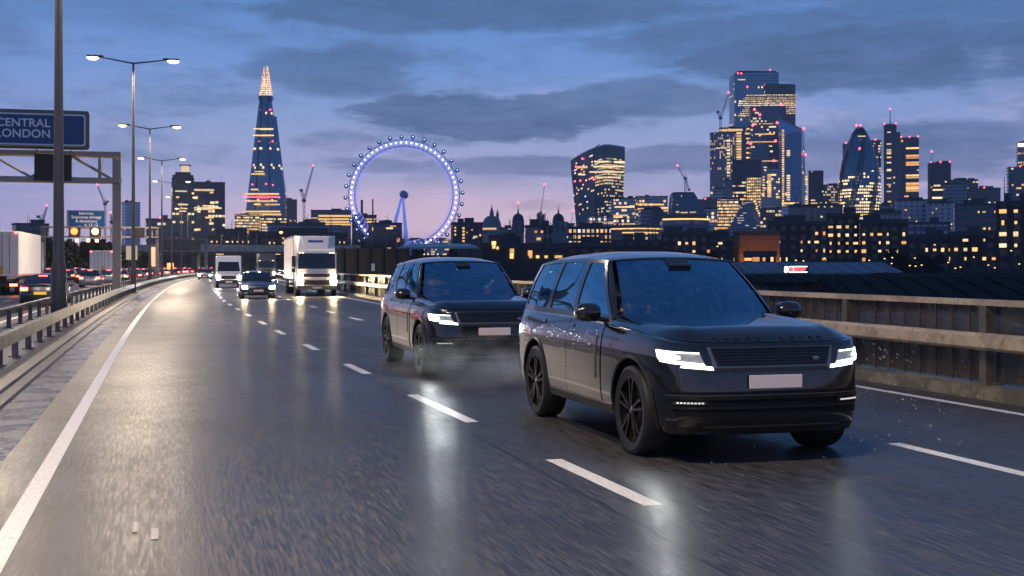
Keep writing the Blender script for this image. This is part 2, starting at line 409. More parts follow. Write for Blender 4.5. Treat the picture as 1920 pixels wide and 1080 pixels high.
def barrier(label, off, z0, z1, th, mat_rail, mat_post, post_w, sp, Y0, Y1, side=1):
    b = empty('crash_barrier', road(Y0, off, 0), 0, label, 'crash barrier'); inv = Vector(road(Y0,off,0))
    def loc(mb): mb.v = [tuple(Vector(v)-inv) for v in mb.v]; return mb
    r = MB(); profile_beam(r, ys(Y0, Y1, 1.2), w_profile(off, z0, z1, th, side)); loc(r).build('rail', mat_rail, b, smooth=False)
    # splice plates where rail sections meet
    k = 0; Yp = Y0+.4; rest = MB()
    while Yp < Y1:
        p = road(Yp, off-side*(th+.07), 0); mb = MB(); rz = road_dir(Yp)
        zt = z1-.05
        mb.box(p+Vector((0,0,(zt+.1)/2)), (.06,post_w,zt-.1), rz); mb.box(p+Vector((0,0,.11)), (.2,.22,.02), rz)
        if k < 88: loc(mb).build('post', mat_post, b)
        else: rest.add(mb.v, mb.f)
        k += 1; Yp += sp
    if rest.v: tag(loc(rest).build('post', mat_post, b), kind='stuff')
    return b
barrier('long galvanised rail on dark posts beside the left white line', -1.45, .43, .66, .10, M_GALV, M_GALVD, .11, 2.1, 3, 250)
barrier('dark lower rail at the edge of the tail-light carriageway, behind the lamp columns', -3.15, .40, .62, .08, M_GALVD, M_GALVD, .11, 2.4, 6, 250, -1)
barrier('dull steel rail on the far left edge of the tail-light carriageway', -17.15, .5, .72, .08, M_GALVD, M_GALVD, .11, 2.8, 20, 250, 1)

# ---------------------------------------------------------------- right parapet
def meshmat():
    m = bpy.data.materials.new('dirty_panel'); m.use_nodes = True; t = NT(m.node_tree); b = t.n['Principled BSDF']; co = t.node('ShaderNodeTexCoord').outputs['Object']
    x_, y_, z_ = t.sep(co); n = t.noise(t.xyz(x_, y_, t.m('MULTIPLY', z_, .25)), 5, 5, .7)
    t.l.new(t.mix(n, (.03,.024,.02), (.10,.075,.055)), b.inputs['Base Color']); b.inputs['Roughness'].default_value = .45
    t.l.new(t.smooth(n, .3, .7, .35, .8), b.inputs['Alpha']); return m
M_MESH = meshmat()
def parapet():
    Y0, Y1 = -8, 260; o0 = 11.3
    b = empty('bridge_parapet', road(Y0,o0,0), 0, 'tan two-rail bridge parapet with dark barred infill on the right', 'parapet'); inv = Vector(road(Y0,o0,0))
    def loc(mb): mb.v = [tuple(Vector(v)-inv) for v in mb.v]; return mb
    Ys = ys(Y0, Y1, 1.0)
    loc(beam(MB(), Ys, o0-.05, o0+.07, 1.19, 1.27)).build('top_rail', M_TAN, b)
    r = MB(); profile_beam(r, Ys, [(o0-.20,.62),(o0-.24,.66),(o0-.24,.80),(o0-.20,.84),(o0-.10,.84),(o0-.10,.62)]); loc(r).build('crash_rail', M_TAN, b)
    Yp = Y0+1.4; k = 0; rp = MB(); ri = MB(); m_bar = principled('dark_bar', (.055,.042,.034), .6, .2)
    while Yp < Y1-3:
        p = road(Yp, o0+.02); rz = road_dir(Yp); mb = MB(); mb.box(p+Vector((0,0,.67)), (.14,.16,1.04), rz); mb.box(road(Yp,o0-.06)+Vector((0,0,.73)), (.09,.12,.14), rz); mb.box(p+Vector((0,0,.17)), (.3,.26,.03), rz)
        inf = MB(); step = .38
        for q in range(1, int(3.4/step)):
            pb = road(Yp+q*step*.96, o0+.03); inf.box(pb+Vector((0,0,.68)), (.02,.02,1.02), rz)
        sh_ = MB(); a_ = road(Yp+.1, o0+.07); b2_ = road(Yp+3.15, o0+.07); c_ = (a_+b2_)/2; sh_.box(c_+Vector((0,0,.69)), ((b2_-a_).length,.008,1.0), rz); loc(sh_); loc(mb); loc(inf)
        if k < 60: mb.build('post', M_POST, b); inf.build('infill_bars', m_bar, sh_.build('infill_panel', M_MESH, b))
        else: rp.add(mb.v, mb.f); ri.add(inf.v, inf.f)
        k += 1; Yp += 3.4*.96
    if rp.v:
        tag(rp.build('post', M_POST, b), kind='stuff'); tag(ri.build('infill_panel', m_bar, b), kind='stuff')
parapet()

# ---------------------------------------------------------------- lamp columns
M_COL = principled('lamp_column_paint', (.05,.05,.055), .4, .4, vary=.2)
M_LAMP = principled('lamp_glow', (1,.9,.7), .4, 0, (1,.74,.40), 6)
def spot(name, parent, loc, energy, color, angle=150, blend=.6, rot=(0,0,0), size=.15):
    l = bpy.data.lights.new(name, 'SPOT'); l.energy = energy; l.color = color; l.spot_size = R(angle); l.spot_blend = blend; l.shadow_soft_size = size
    o = bpy.data.objects.new(name, l); link(o, parent); o.location = loc; o.rotation_euler = rot; return o
def lamp_column(px, Y, H, label, w=.11, lit=True, off=None, energy=12000):
    base = at(px, 500, Y) if px is not None else road(Y, -2.3)
    base.z = .1; c = empty('street_lamp', base, 0, label, 'street lamp', 'twin-arm street lamps along the median')
    m = MB(); m.lathe([(w*2.1,0),(w*2.1,.04),(w*1.65,.05),(w*1.55,1.6),(w*1.15,1.75),(w*.55,H-.15),(w*.5,H)], 14)
    m.build('pole', M_COL, c, True)
    m = MB(); m.box((w*1.55,0,.95),(.02,.16,.5)); m.build('access_door', M_GALVD, c)
    al = .956, .285
    for sgn in (-1, 1):
        a = MB(); e = Vector((al[0]*1.80*sgn, al[1]*1.80*sgn, H+.22)); a.tube((0,0,H-.06), e, .05, .035, 8); a.build('arm', M_COL, c, True)
        h = MB(); rz = math.atan2(al[1], al[0])
        cen = Vector((al[0]*2.2*sgn, al[1]*2.2*sgn, H+.27)); h.box(cen, (.95,.34,.13), rz)
        ho = h.build('lamp_head', M_COL, c, bevel=.05)
        g2 = MB(); g2.lathe([(.02,-.17),(.16,-.14),(.23,-.06),(.23,.0)], 16); g2 = g2
        g2.v = [(Matrix.Rotation(rz,3,'Z')@Vector((p[0]*1.5,p[1],p[2]))+cen+Vector((al[0]*.14*sgn,al[1]*.14*sgn,-.062)))[:] for p in g2.v]
        gl = g2.build('lamp_glass', M_LAMP, ho, True)
        spot('lamp_light', c, cen+Vector((al[0]*.14*sgn,al[1]*.14*sgn,-.25)), energy, (1,.78,.55), 158, .5)
    return c
lamp_column(None, 3.5, 14.3, 'street lamp column just outside the left edge of the view', energy=6500)
lamp_column(110, 38.5, 14.3, 'thick dark lamp column in front of the gantry sign, its head above the picture', .15, energy=8500)
lamp_column(250, 74.5, 14.0, 'tallest twin-arm street lamp seen with both lit heads, right of the gantry leg')
lamp_column(281, 110, 14.0, 'second lit twin-arm street lamp behind the tallest one')
lamp_column(303.5, 143, 14.0, 'third lit twin-arm street lamp, its right head beside the twin tower')
lamp_column(322, 181, 14.0, 'fourth lit twin-arm street lamp, its pole in front of the dark twin tower', energy=12000)
lamp_column(340, 222, 14.0, 'fifth, small far lit twin-arm street lamp', energy=12000)
lamp_column(352, 266, 14.0, 'farthest small lit twin-arm street lamp', energy=12000)

# ---------------------------------------------------------------- gantries
M_GANT = principled('gantry_paint', (.36,.31,.235), .5, .1, vary=.25)
M_BLUE = principled('sign_blue', (.003,.055,.19), .35, .0, vary=.12, vscale=1.2)
M_WHITE = principled('sign_white', (.85,.83,.78), .4)
M_SIGNBACK = principled('sign_edge_grey', (.17,.15,.12), .5, .3)
perp = lambda Y: (math.sin(road_dir(Y)), -math.cos(road_dir(Y)))     # unit vector to the right of travel
def gantry(px_leg, Y, span, zb, zt, label, truss=True):
    leg = at(px_leg, 500, Y); nx, ny = perp(Y); rz = math.atan2(ny, nx)
    g = empty('sign_gantry', (leg.x, leg.y, 0.1), rz, label, 'gantry')
    m = MB(); m.box((0,0,zt/2),(.46,.46,zt)); m.build('leg', M_GANT, g, bevel=.02)
    m = MB(); m.box((-span,0,zt/2),(.46,.46,zt)); m.build('leg', M_GANT, g, bevel=.02)
    for yy in (-.45,.45):
        m = MB(); m.box((-span/2,yy,zt-.14),(span+.5,.22,.28)); m.build('top_chord', M_GANT, g)
        m = MB(); m.box((-span/2,yy,zb+.14),(span+.5,.22,.28)); m.build('bottom_chord', M_GANT, g)
    m = MB(); n = int(span/1.9)
    for yy in (-.45,.45):
        for k in range(n):
            x0 = -k*span/n-.3; x1 = -(k+1)*span/n-.3
            if k%2: x0, x1 = x1, x0
            m.tube((x0,yy,zb+.25),(x1,yy,zt-.25),.075,.075,6)
    m.box((-.9,0,(zb+zt)/2),(.16,1.0,zt-zb-.3)); m.build('lattice', M_GANT, g)
    return g
g1 = gantry(219, 70, 17, 6.35, 8.1, 'brown truss gantry carrying the large blue sign on the left')
m = MB(); m.box((-3.35,-.62,7.15),(1.95,.5,1.5)); m.build('signal_box', principled('dark_box',(.03,.022,.015),.6), g1, bevel=.04)
# sign: a thing of its own, standing on the gantry
nx, ny = perp(70)
s1 = empty('direction_sign', at(219,500,70)+Vector((0,0,0)), math.atan2(ny,nx), 'large blue direction sign reading CENTRAL LONDON above the brown gantry', 'road sign')
s1.location.z = 0.1
def rounded(w, h, r, n=6):
    pts = []
    for cx, cz, a0 in ((w/2-r,h/2-r,0),(-w/2+r,h/2-r,90),(-w/2+r,-h/2+r,180),(w/2-r,-h/2+r,270)):
        for k in range(n+1):
            a = R(a0+90*k/n); pts.append((cx+r*math.cos(a), cz+r*math.sin(a)))
    return pts
def plate(mb, cx, cz, y0, y1, w, h, r):
    p = [(cx+a, cz+b) for a,b in rounded(w,h,r)]; mb.extrude_y(p, y0, y1)
def sign_panels(s, cx, cz, w, h, yf):
    m = MB(); plate(m, cx, cz, yf+.02, yf+.16, w, h, .18); m.build('backing', M_SIGNBACK, s)
    m = MB(); plate(m, cx, cz, yf+.01, yf+.02, w-.42, h-.42, .16); m.build('border', M_WHITE, s)
    m = MB(); plate(m, cx, cz, yf, yf+.01, w-.58, h-.58, .12); m.build('face', M_BLUE, s)
# right edge at px 170, left edge beyond the frame
sc = 70/F
W1 = 8.4; cx1 = -1.42-W1/2; cz1 = 9.24
sign_panels(s1, cx1, cz1, W1, 2.18, -.8)
text_mesh('lettering', 'CENTRAL\nLONDON', .63, M_WHITE, s1, (-4.90, -.805, 9.38), (R(90),0,0), .004, 'CENTER', 1.04, bold=.012)
for xx in (-8.5,-6.4,-4.2,-2.4):
    m = MB(); m.box((xx,-.6,8.2),(.09,.12,.5)); m.build('bracket', M_GANT, s1)
m = MB(); m.box((cx1,-1.0,8.28),(W1-.8,.5,.04)); m.build('catwalk', M_GANT, s1)

# second gantry with lane signals
YG2 = 150
nx, ny = perp(YG2); g2o = empty('sign_gantry', (at(295,500,YG2).x, YG2, .1), math.atan2(ny,nx), 'low grey lane-signal gantry with a red and an amber light, under the small blue sign', 'gantry')
q = YG2/F
m = MB(); m.box((0,0,3.2),(.35,.35,6.4)); m.build('leg', M_GALVD, g2o)
m = MB(); m.box((-13.2,0,3.2),(.5,.5,6.4)); m.build('leg', M_GALVD, g2o)
m = MB(); m.box((-6.6,0,6.35),(13.6,.6,.2)); m.box((-6.6,0,5.2),(13.6,.6,.18)); 
for k in range(11): m.box((-.6-k*1.2,.1,5.75),(.12,.4,1.1))
m.build('frame', M_GALV, g2o)
M_RED = principled('red_signal', (.5,.02,.01), .4, 0, (1,.14,.03), 5); M_AMB = principled('amber_signal', (.5,.3,.05), .4, 0, (1,.62,.20), 6)
for xx, mt, w_ in ((-9.6,M_RED,.42),(-7.2,M_AMB,.4)):
    m = MB(); m.box((xx,-.36,5.78),(1.25,.12,1.05)); hs = m.build('signal_housing', principled('dark_box',(.03,.022,.015),.6), g2o)
    m = MB(); m.lathe([(.02,-.1),(w_*.8,-.06),(w_,0)], 14, (xx,-.44,5.85), 'y'); m.build('signal_light', mt, hs, True)
for xx in (-9.3,-8.0,-7.0):
    m = MB(); m.box((xx,-.4,4.75),(.35,.2,.35)); m.build('warning_light', M_AMB, g2o)
for xx in (-2.1,):
    m = MB(); m.box((xx,-.4,5.75),(1.3,.1,1.15)); m.build('signal_housing', principled('black_panel',(.01,.01,.012),.5), g2o)
s2 = empty('direction_sign', (at(165,500,YG2).x, YG2-.6, .1), math.atan2(ny,nx), 'small blue direction sign with lines of white lettering over the lane signals', 'road sign')
hh = 34*q; ww = 68*q
m = MB(); plate(m, -.05, 7.35, .05, .3, ww, hh, .1); m.build('backing', M_SIGNBACK, s2)
m = MB(); plate(m, .08, 7.35, .0, .05, ww-.35, hh-.12, .08); m.build('face', M_BLUE, s2)
text_mesh('lettering', 'Isernnca\nStapwosa olmegs\n& daoemana\n   ....  A 13 12', .5, M_WHITE, s2, (0, -.01, 7.95), (R(90),0,0), .004)
# third: wide gantry seen from behind, before the overbridge
YG3 = 215; nx, ny = perp(YG3); q = YG3/F
g3 = empty('sign_gantry', (at(386,500,YG3).x, YG3, .1), math.atan2(ny,nx), 'pale portal gantry with slatted grey sign back in front of the concrete overbridge', 'gantry')
m = MB(); m.box((0,0,3.1),(.5,.5,6.2)); m.build('leg', M_GALV, g3)
m = MB(); m.box((-8.0,0,3.1),(.5,.5,6.2)); m.build('leg', M_GALVD, g3)
m = MB(); m.box((-4,0,6.5),(8.4,.5,.25)); m.box((-4,0,4.3),(8.4,.5,.2)); m.build('chord', M_GALV, g3)
m = MB(); m.box((-4.3,.1,5.35),(6.9,.1,1.9)); sb = m.build('sign_back', M_GALVD, g3)
m = MB()
for k in range(5): m.box((-4.3,-.02,4.6+k*.4),(6.9,.08,.07))
for k in range(3): m.box((-6.5+2.2*k,-.06,5.35),(.1,.06,1.9))
m.build('stiffener', M_GALV, sb)

# warm fixed lamps posts / cabinets on the left verge
for px, py, Yp, w_, h_, lab in ((268,502,140,1.0,3.4,'amber-lit cabinet beside the queue, left of the white portal leg'),(287,475,150,1.6,7.5,'tall amber-topped panel on the far verge behind the lamp columns')):
    pass
# ---------------------------------------------------------------- vehicle materials
def car_paint(name, col, metal=.55, rough=.34, drops=True, coat=1.):
    m = bpy.data.materials.new(name); m.use_nodes = True; t = NT(m.node_tree); b = t.n['Principled BSDF']
    co = t.node('ShaderNodeTexCoord').outputs['Object']
    b.inputs['Metallic'].default_value = metal; b.inputs['Roughness'].default_value = rough
    b.inputs['Coat Weight'].default_value = coat; b.inputs['Coat Roughness'].default_value = .05
    _, _, zz = t.sep(co)
    grime = t.m('MULTIPLY', t.smooth(zz, .75, .28), t.smooth(t.noise(co, 3.5, 6, .7), .3, .7))
    t.l.new(t.mix(t.m('MULTIPLY', grime, .6), col, (.03,.025,.022)), b.inputs['Base Color'])
    if drops:
        v = t.node('ShaderNodeTexVoronoi'); t.l.new(co, v.inputs['Vector']); v.inputs['Scale'].default_value = 60
        d = t.smooth(v.outputs['Distance'], .30, .05)
        k = t.m('MULTIPLY', d, t.smooth(t.white(v.outputs['Position']), .80, .86))
        t.l.new(t.bump(k, .5, .003), b.inputs['Coat Normal'])
        t.l.new(t.m('ADD', t.m('MULTIPLY', grime, .12), .04), b.inputs['Coat Roughness'])
    return m
def glassmat(name, refl, tint, rough=.02):
    m = bpy.data.materials.new(name); m.use_nodes = True; t = NT(m.node_tree); t.n.clear()
    tr = t.node('ShaderNodeBsdfTransparent'); tr.inputs[0].default_value = tuple(tint)+(1,)
    g = t.node('ShaderNodeBsdfGlossy'); g.inputs['Roughness'].default_value = rough; g.inputs[0].default_value = (.40,.78,1,1)
    co = t.node('ShaderNodeTexCoord').outputs['Object']
    v = t.node('ShaderNodeTexVoronoi'); t.l.new(co, v.inputs['Vector']); v.inputs['Scale'].default_value = 45
    k = t.m('MULTIPLY', t.smooth(v.outputs['Distance'], .25, .05), t.smooth(t.white(v.outputs['Position']), .7, .75))
    t.l.new(t.bump(k, .3, .003), g.inputs['Normal'])
    lw = t.node('ShaderNodeLayerWeight'); lw.inputs[0].default_value = .25
    mx = t.node('ShaderNodeMixShader'); t.l.new(t.m('MULTIPLY_ADD', lw.outputs['Facing'], 1-refl, refl, clamp=True), mx.inputs[0])
    t.l.new(tr.outputs[0], mx.inputs[1]); t.l.new(g.outputs[0], mx.inputs[2])
    o = t.node('ShaderNodeOutputMaterial'); t.l.new(mx.outputs[0], o.inputs[0]); return m
M_SUV = car_paint('charcoal_paint', (.037,.034,.034), .85, .17)
M_BLACK = principled('gloss_black', (.008,.008,.009), .18, 0, coat=.6)
M_TRIM = principled('satin_black', (.013,.013,.014), .42)
M_RUBBER = principled('wet_rubber', (.014,.014,.014), .55, bump=.3, bscale=60)
M_RIM = principled('black_rim', (.02,.02,.022), .28, .7)
M_CHROME = principled('dark_chrome', (.30,.30,.31), .22, .9)
M_FRAME = principled('grille_frame', (.16,.17,.17), .35, .7)
M_WIND = glassmat('windscreen_glass', .20, (.52,.58,.60)); M_SIDEG = glassmat('side_glass', .13, (.16,.18,.20)); M_PRIV = glassmat('privacy_glass', .09, (.03,.03,.035))
M_HEAD = principled('headlamp_white', (1,1,1), .3, 0, (.93,.98,.96), 380)
M_DRL = principled('running_light', (1,1,1), .3, 0, (.95,1,.97), 5)
M_HDIM = principled('headlamp_matrix', (.25,.27,.28), .25, .5, (.8,.9,1), .10, bump=.8, bscale=120)
M_PLATE = principled('blank_plate', (.66,.60,.58), .45)
M_SEAT = principled('dark_cabin', (.05,.048,.05), .7)
M_TAIL = principled('tail_red', (.4,.01,.01), .3, 0, (1,.03,.02), 12)
M_SKIN = principled('skin', (.42,.24,.17), .55); M_CLOTH = principled('dark_jacket', (.03,.035,.05), .8); M_HAIR = principled('hair', (.03,.02,.015), .7)

def resample(pts, ds):
    P = [Vector((p[0],p[1],0)) for p in pts]; out = []
    n = len(P)
    for i in range(n-1):
        p0 = P[max(i-1,0)]; p1 = P[i]; p2 = P[i+1]; p3 = P[min(i+2,n-1)]
        if i == 0: p0 = Vector((P[1].x,-P[1].y,0))
        if i == n-2: p3 = Vector((P[-2].x,-P[-2].y,0))
        for k in range(10):
            t = k/10; out.append(.5*((2*p1)+(-p0+p2)*t+(2*p0-5*p1+4*p2-p3)*t*t+(-p0+3*p1-3*p2+p3)*t**3))
    out.append(P[-1]); L = [0]
    for a, b in zip(out[:-1], out[1:]): L.append(L[-1]+(b-a).length)
    return np.array(L), np.array([(p.x,p.y) for p in out])
class Body:
    """a car's lower shell: plan outline x vertical profile, with wheel arches cut out"""
    def __init__(s, outline, fs, ff, ztop, axles, ra, zax, sill):
        s.L, s.P = resample(outline, .03); s.T = s.L[-1]
        s.fs = interp(*fs); s.ff = interp(*ff); s.ztop = ztop; s.ax = axles; s.ra = ra; s.zax = zax; s.sill = sill
    def out2(s, a):
        sg = 1 if a >= 0 else -1; a = min(abs(a), s.T)
        x = float(np.interp(a,s.L,s.P[:,0])); y = float(np.interp(a,s.L,s.P[:,1]))
        a0 = max(a-.02,0); a1 = min(a+.02,s.T)
        d = Vector((float(np.interp(a1,s.L,s.P[:,0])-np.interp(a0,s.L,s.P[:,0])), float(np.interp(a1,s.L,s.P[:,1])-np.interp(a0,s.L,s.P[:,1])), 0)).normalized()
        n = Vector((d.y,-d.x,0)); n = n if n.dot(Vector((x,y,0)))>0 else -n
        if a < 1e-4: n = Vector((1,0,0))
        if a > s.T-1e-4: n = Vector((-1,0,0))
        return x, y*sg, Vector((n.x, n.y*sg, 0))
    def G(s, a, z, out=0.):
        x, y, n = s.out2(a); fx = s.ff(z); fy = s.fs(z)
        return Vector((x - (n.x*abs(n.x)*fx) + n.x*out, y - n.y*abs(n.y)*fy + n.y*out, z))
    def zlow(s, a):
        x, y, n = s.out2(a); z = s.sill(x)
        if abs(n.y) > .55 or abs(y) > s.P[:,1].max()*.9:
            for xa in s.ax:
                d = abs(x-xa)
                if d < s.ra: z = max(z, s.zax+math.sqrt(max(0,s.ra**2-d*d)))
        return z
    def a_of_x(s, x):                         # arc position of a station on the side
        xs = s.P[:,0]; return float(np.interp(-x, -xs, s.L))
    def shell(s, name, mat, parent, rows=16, flange=.05):
        A = list(np.arange(-s.T, s.T, .035))
        for sg in (-1,1):
            for xa in s.ax:
                for d in (-s.ra-.002,-s.ra+.002,-s.ra+.012,s.ra-.012,s.ra-.002,s.ra+.002): A.append(sg*s.a_of_x(xa+d))
        A = sorted(A); mb = MB(); n = len(A); vs = []
        for a in A:
            zl = s.zlow(a); zt = s.ztop(*s.out2(a)[:2]); 
            col = [s.G(a, zl+(zt-zl)*k/rows) for k in range(rows+1)]
            x, y, nn = s.out2(a); top = col[-1]
            col.append(top - nn*flange*.5 + Vector((0,0,.008))); col.append(top - nn*flange*1.6 - Vector((0,0,.01)))
            lo = col[0]; col.insert(0, lo - nn*.06)
            vs += col
        m = rows+4
        fs = [(i*m+k, ((i+1)%n)*m+k, ((i+1)%n)*m+k+1, i*m+k+1) for i in range(n) for k in range(m-1)]
        mb.add(vs, fs); return mb.build(name, mat, parent, True, sharp=50)
    def patch(s, name, mat, parent, corners, out=.006, depth=.02, nu=12, nv=6, smooth=True, func=None, glue=True):
        """solid skin over the shell; corners (a,z): outer-low, inner-low, inner-top, outer-top"""
        c = [Vector((p[0],p[1],0)) for p in corners]; mb = MB()
        def q(i,j):
            u = i/nu; v = j/nv; p = (c[0]*(1-u)+c[1]*u)*(1-v)+(c[3]*(1-u)+c[2]*u)*v
            a, z = p.x, p.y
            if func: a, z = func(a, z, u, v)
            return a, z
        mb.grid(lambda i,j: s.G(*q(i,j), out), nu, nv)
        edge = [(i,0) for i in range(nu)]+[(nu,j) for j in range(nv)]+[(i,nv) for i in range(nu,0,-1)]+[(0,j) for j in range(nv,0,-1)]
        E = [s.G(*q(i,j), out) for i,j in edge]; I = [s.G(*q(i,j), out-depth) for i,j in edge]; n = len(E)
        mb.add(E+I, [(k,(k+1)%n,n+(k+1)%n,n+k) for k in range(n)])
        return mb.build(name, mat, parent, smooth, sharp=35)
def solid_patch(name, mat, parent, P, nu, nv, th, smooth=True):
    """P(u,v)->point; closed slab th thick along its own normal"""
    mb = MB(); g = [[Vector(P(i/nu,j/nv)) for j in range(nv+1)] for i in range(nu+1)]
    def nrm(i,j):
        a = g[min(i+1,nu)][j]-g[max(i-1,0)][j]; b = g[i][min(j+1,nv)]-g[i][max(j-1,0)]; return a.cross(b).normalized()
    N = [[nrm(i,j) for j in range(nv+1)] for i in range(nu+1)]
    mb.grid(lambda i,j: g[i][j], nu, nv)
    edge = [(i,0) for i in range(nu)]+[(nu,j) for j in range(nv)]+[(i,nv) for i in range(nu,0,-1)]+[(0,j) for j in range(nv,0,-1)]
    n = len(edge); mb.add([g[i][j] for i,j in edge]+[g[i][j]-N[i][j]*th for i,j in edge], [(k,(k+1)%n,n+(k+1)%n,n+k) for k in range(n)])
    if th: mb.grid(lambda i,j: g[i][j]-N[i][j]*th, nu, nv)
    return mb.build(name, mat, parent, smooth, sharp=40)
def wheel(parent, x, y, r, w, style='five', steer=0., rimk=.72, sg=1):
    """wheel > tyre, rim; axis along y; sg = +1 when the outer face points to +y"""
    wh = MB(); wh.lathe([(r*.30,-w*.45),(r*.9,-w*.5),(r*.97,-w*.44),(r,-w*.3),(r,w*.3),(r*.97,w*.44),(r*.9,w*.5),(r*rimk,w*.46),(r*rimk*.97,w*.40),(r*rimk*.94,w*.1),(r*.30,w*.05)], 48, axis='y')
    if sg < 0: wh.v = [(p[0],-p[1],p[2]) for p in wh.v]
    e = wh.build('wheel', M_RUBBER, parent, True, loc=(x,y,r)); e.rotation_euler = (0,0,steer)
    rm = MB(); R0 = r*rimk
    rm.lathe([(R0*.99,w*.30),(R0*.99,w*.455),(R0*.95,w*.46),(R0*.93,w*.32)], 40, axis='y', cap=False)
    rm.lathe([(R0*.94,w*.12),(R0*.3,w*.16)], 32, axis='y', cap=True)
    ns = 5
    for k in range(ns):
        a = 2*math.pi*k/ns+.3
        for da in (-.17,.17):
            p0 = Vector((math.cos(a+da*1.3)*R0*.18, w*.36, math.sin(a+da*1.3)*R0*.18)); p1 = Vector((math.cos(a+da)*R0*.95, w*.42, math.sin(a+da)*R0*.95))
            d = (p1-p0); c = (p0+p1)/2; ang = math.atan2(d.z, d.x)
            rm.box(c, (d.length,.035,R0*.085), 0, -ang)
    rm.lathe([(R0*.20,w*.25),(R0*.20,w*.40),(R0*.12,w*.43)], 20, axis='y')
    if sg < 0: rm.v = [(p[0],-p[1],p[2]) for p in rm.v]
    rim = rm.build('rim', M_RIM, e, False)
    hb = MB(); hb.lathe([(R0*.10,w*.43),(R0*.09,w*.45),(.01,w*.455)], 16, axis='y')
    if sg < 0: hb.v = [(p[0],-p[1],p[2]) for p in hb.v]
    hb.build('centre_cap', M_CHROME, e, True)
    return e
def skin_obj(name, chains, mat, parent, sub=1):
    """chains: list of [(point, radius), ...]; a chain whose first item is an int starts at that vertex of the first chain"""
    vs = []; rs = []; es = []
    for ch in chains:
        prev = None
        for it in ch:
            if isinstance(it, int): prev = it; continue
            vs.append(it[0]); rs.append(it[1]); k = len(vs)-1
            if prev is not None: es.append((prev,k))
            prev = k
    me = bpy.data.meshes.new(name); me.from_pydata(vs, es, []); me.materials.append(mat)
    o = bpy.data.objects.new(name, me); link(o, parent); o.modifiers.new('skin','SKIN')
    if not me.skin_vertices: 
        bpy.context.view_layer.objects.active = o; bpy.ops.mesh.customdata_skin_add()
    for sv, r in zip(me.skin_vertices[0].data, rs): sv.radius = (r,r)
    me.skin_vertices[0].data[0].use_root = True
    sb = o.modifiers.new('sub','SUBSURF'); sb.levels = sub; sb.render_levels = sub
    dg = bpy.context.evaluated_depsgraph_get(); bpy.context.view_layer.update()
    m2 = bpy.data.meshes.new_from_object(o.evaluated_get(dg)); o.modifiers.clear(); o.data = m2
    m2.materials.clear(); m2.materials.append(mat)
    m2.polygons.foreach_set('use_smooth', [True]*len(m2.polygons)); return o
def driver(loc, rz, label):
    p = empty('person', loc, rz, label, 'person')
    V = Vector
    body = [[(V((0,0,.10)),.17),(V((-.02,0,.28)),.16),(V((-.05,0,.46)),.19),(V((-.05,0,.58)),.13),(V((-.03,0,.66)),.062),(V((-.02,0,.71)),.06),(V((0,0,.80)),.098),(V((0,0,.88)),.085)],
            [0,(V((.25,.1,.10)),.10),(V((.48,.11,.14)),.075),(V((.62,.11,-.12)),.055),(V((.70,.11,-.26)),.04)], [0,(V((.25,-.1,.10)),.10),(V((.48,-.11,.14)),.075),(V((.62,-.11,-.12)),.055),(V((.70,-.11,-.26)),.04)],
            [3,(V((-.04,.19,.53)),.065),(V((.06,.26,.30)),.048),(V((.30,.17,.36)),.034),(V((.37,.15,.40)),.026)], [3,(V((-.04,-.19,.53)),.065),(V((.06,-.26,.30)),.048),(V((.30,-.17,.36)),.034),(V((.37,-.15,.40)),.026)]]
    b = skin_obj('body', body, M_SKIN, p, 2)
    jk = [[(V((0,0,.13)),.185),(V((-.02,0,.28)),.175),(V((-.05,0,.46)),.205),(V((-.05,0,.585)),.145)],[3,(V((-.04,.20,.53)),.075),(V((.06,.26,.30)),.058),(V((.29,.175,.358)),.042)],[3,(V((-.04,-.20,.53)),.075),(V((.06,-.26,.30)),.058),(V((.29,-.175,.358)),.042)]]
    skin_obj('jacket', jk, M_CLOTH, p, 2)
    for sy in (-1,1):
        fg = []
        for k in range(4): fg.append([(V((.38,sy*(.15-.004*k),.42-.02*k)),.010),(V((.425-.004*k,sy*.13,.435-.02*k)),.009),(V((.44,sy*.10,.43-.02*k)),.008),(V((.415,sy*.085,.425-.02*k)),.007)])
        fg.append([(V((.375,sy*.14,.43)),.011),(V((.39,sy*.11,.455)),.009),(V((.41,sy*.09,.45)),.008)])
        for f in fg: skin_obj('finger', [f], M_SKIN, b, 1)
    hd = MB(); hd.lathe([(.02,.205-.02),(.075,.165),(.10,.10),(.105,.04),(.09,-.02)], 20, (-.022,0,.78)); hd.build('hair', M_HAIR, p, True)
    f = MB(); f.lathe([(.004,-.02),(.014,0),(.004,.02)],8,(.098,0,.80)); 
    f.build('nose', M_SKIN, p, True)
    e = MB()
    for sy in (-1,1): e.lathe([(.002,-.012),(.012,0),(.002,.012)],8,(.084,sy*.034,.828))
    e.build('eyes', M_HAIR, p, True)
    return p

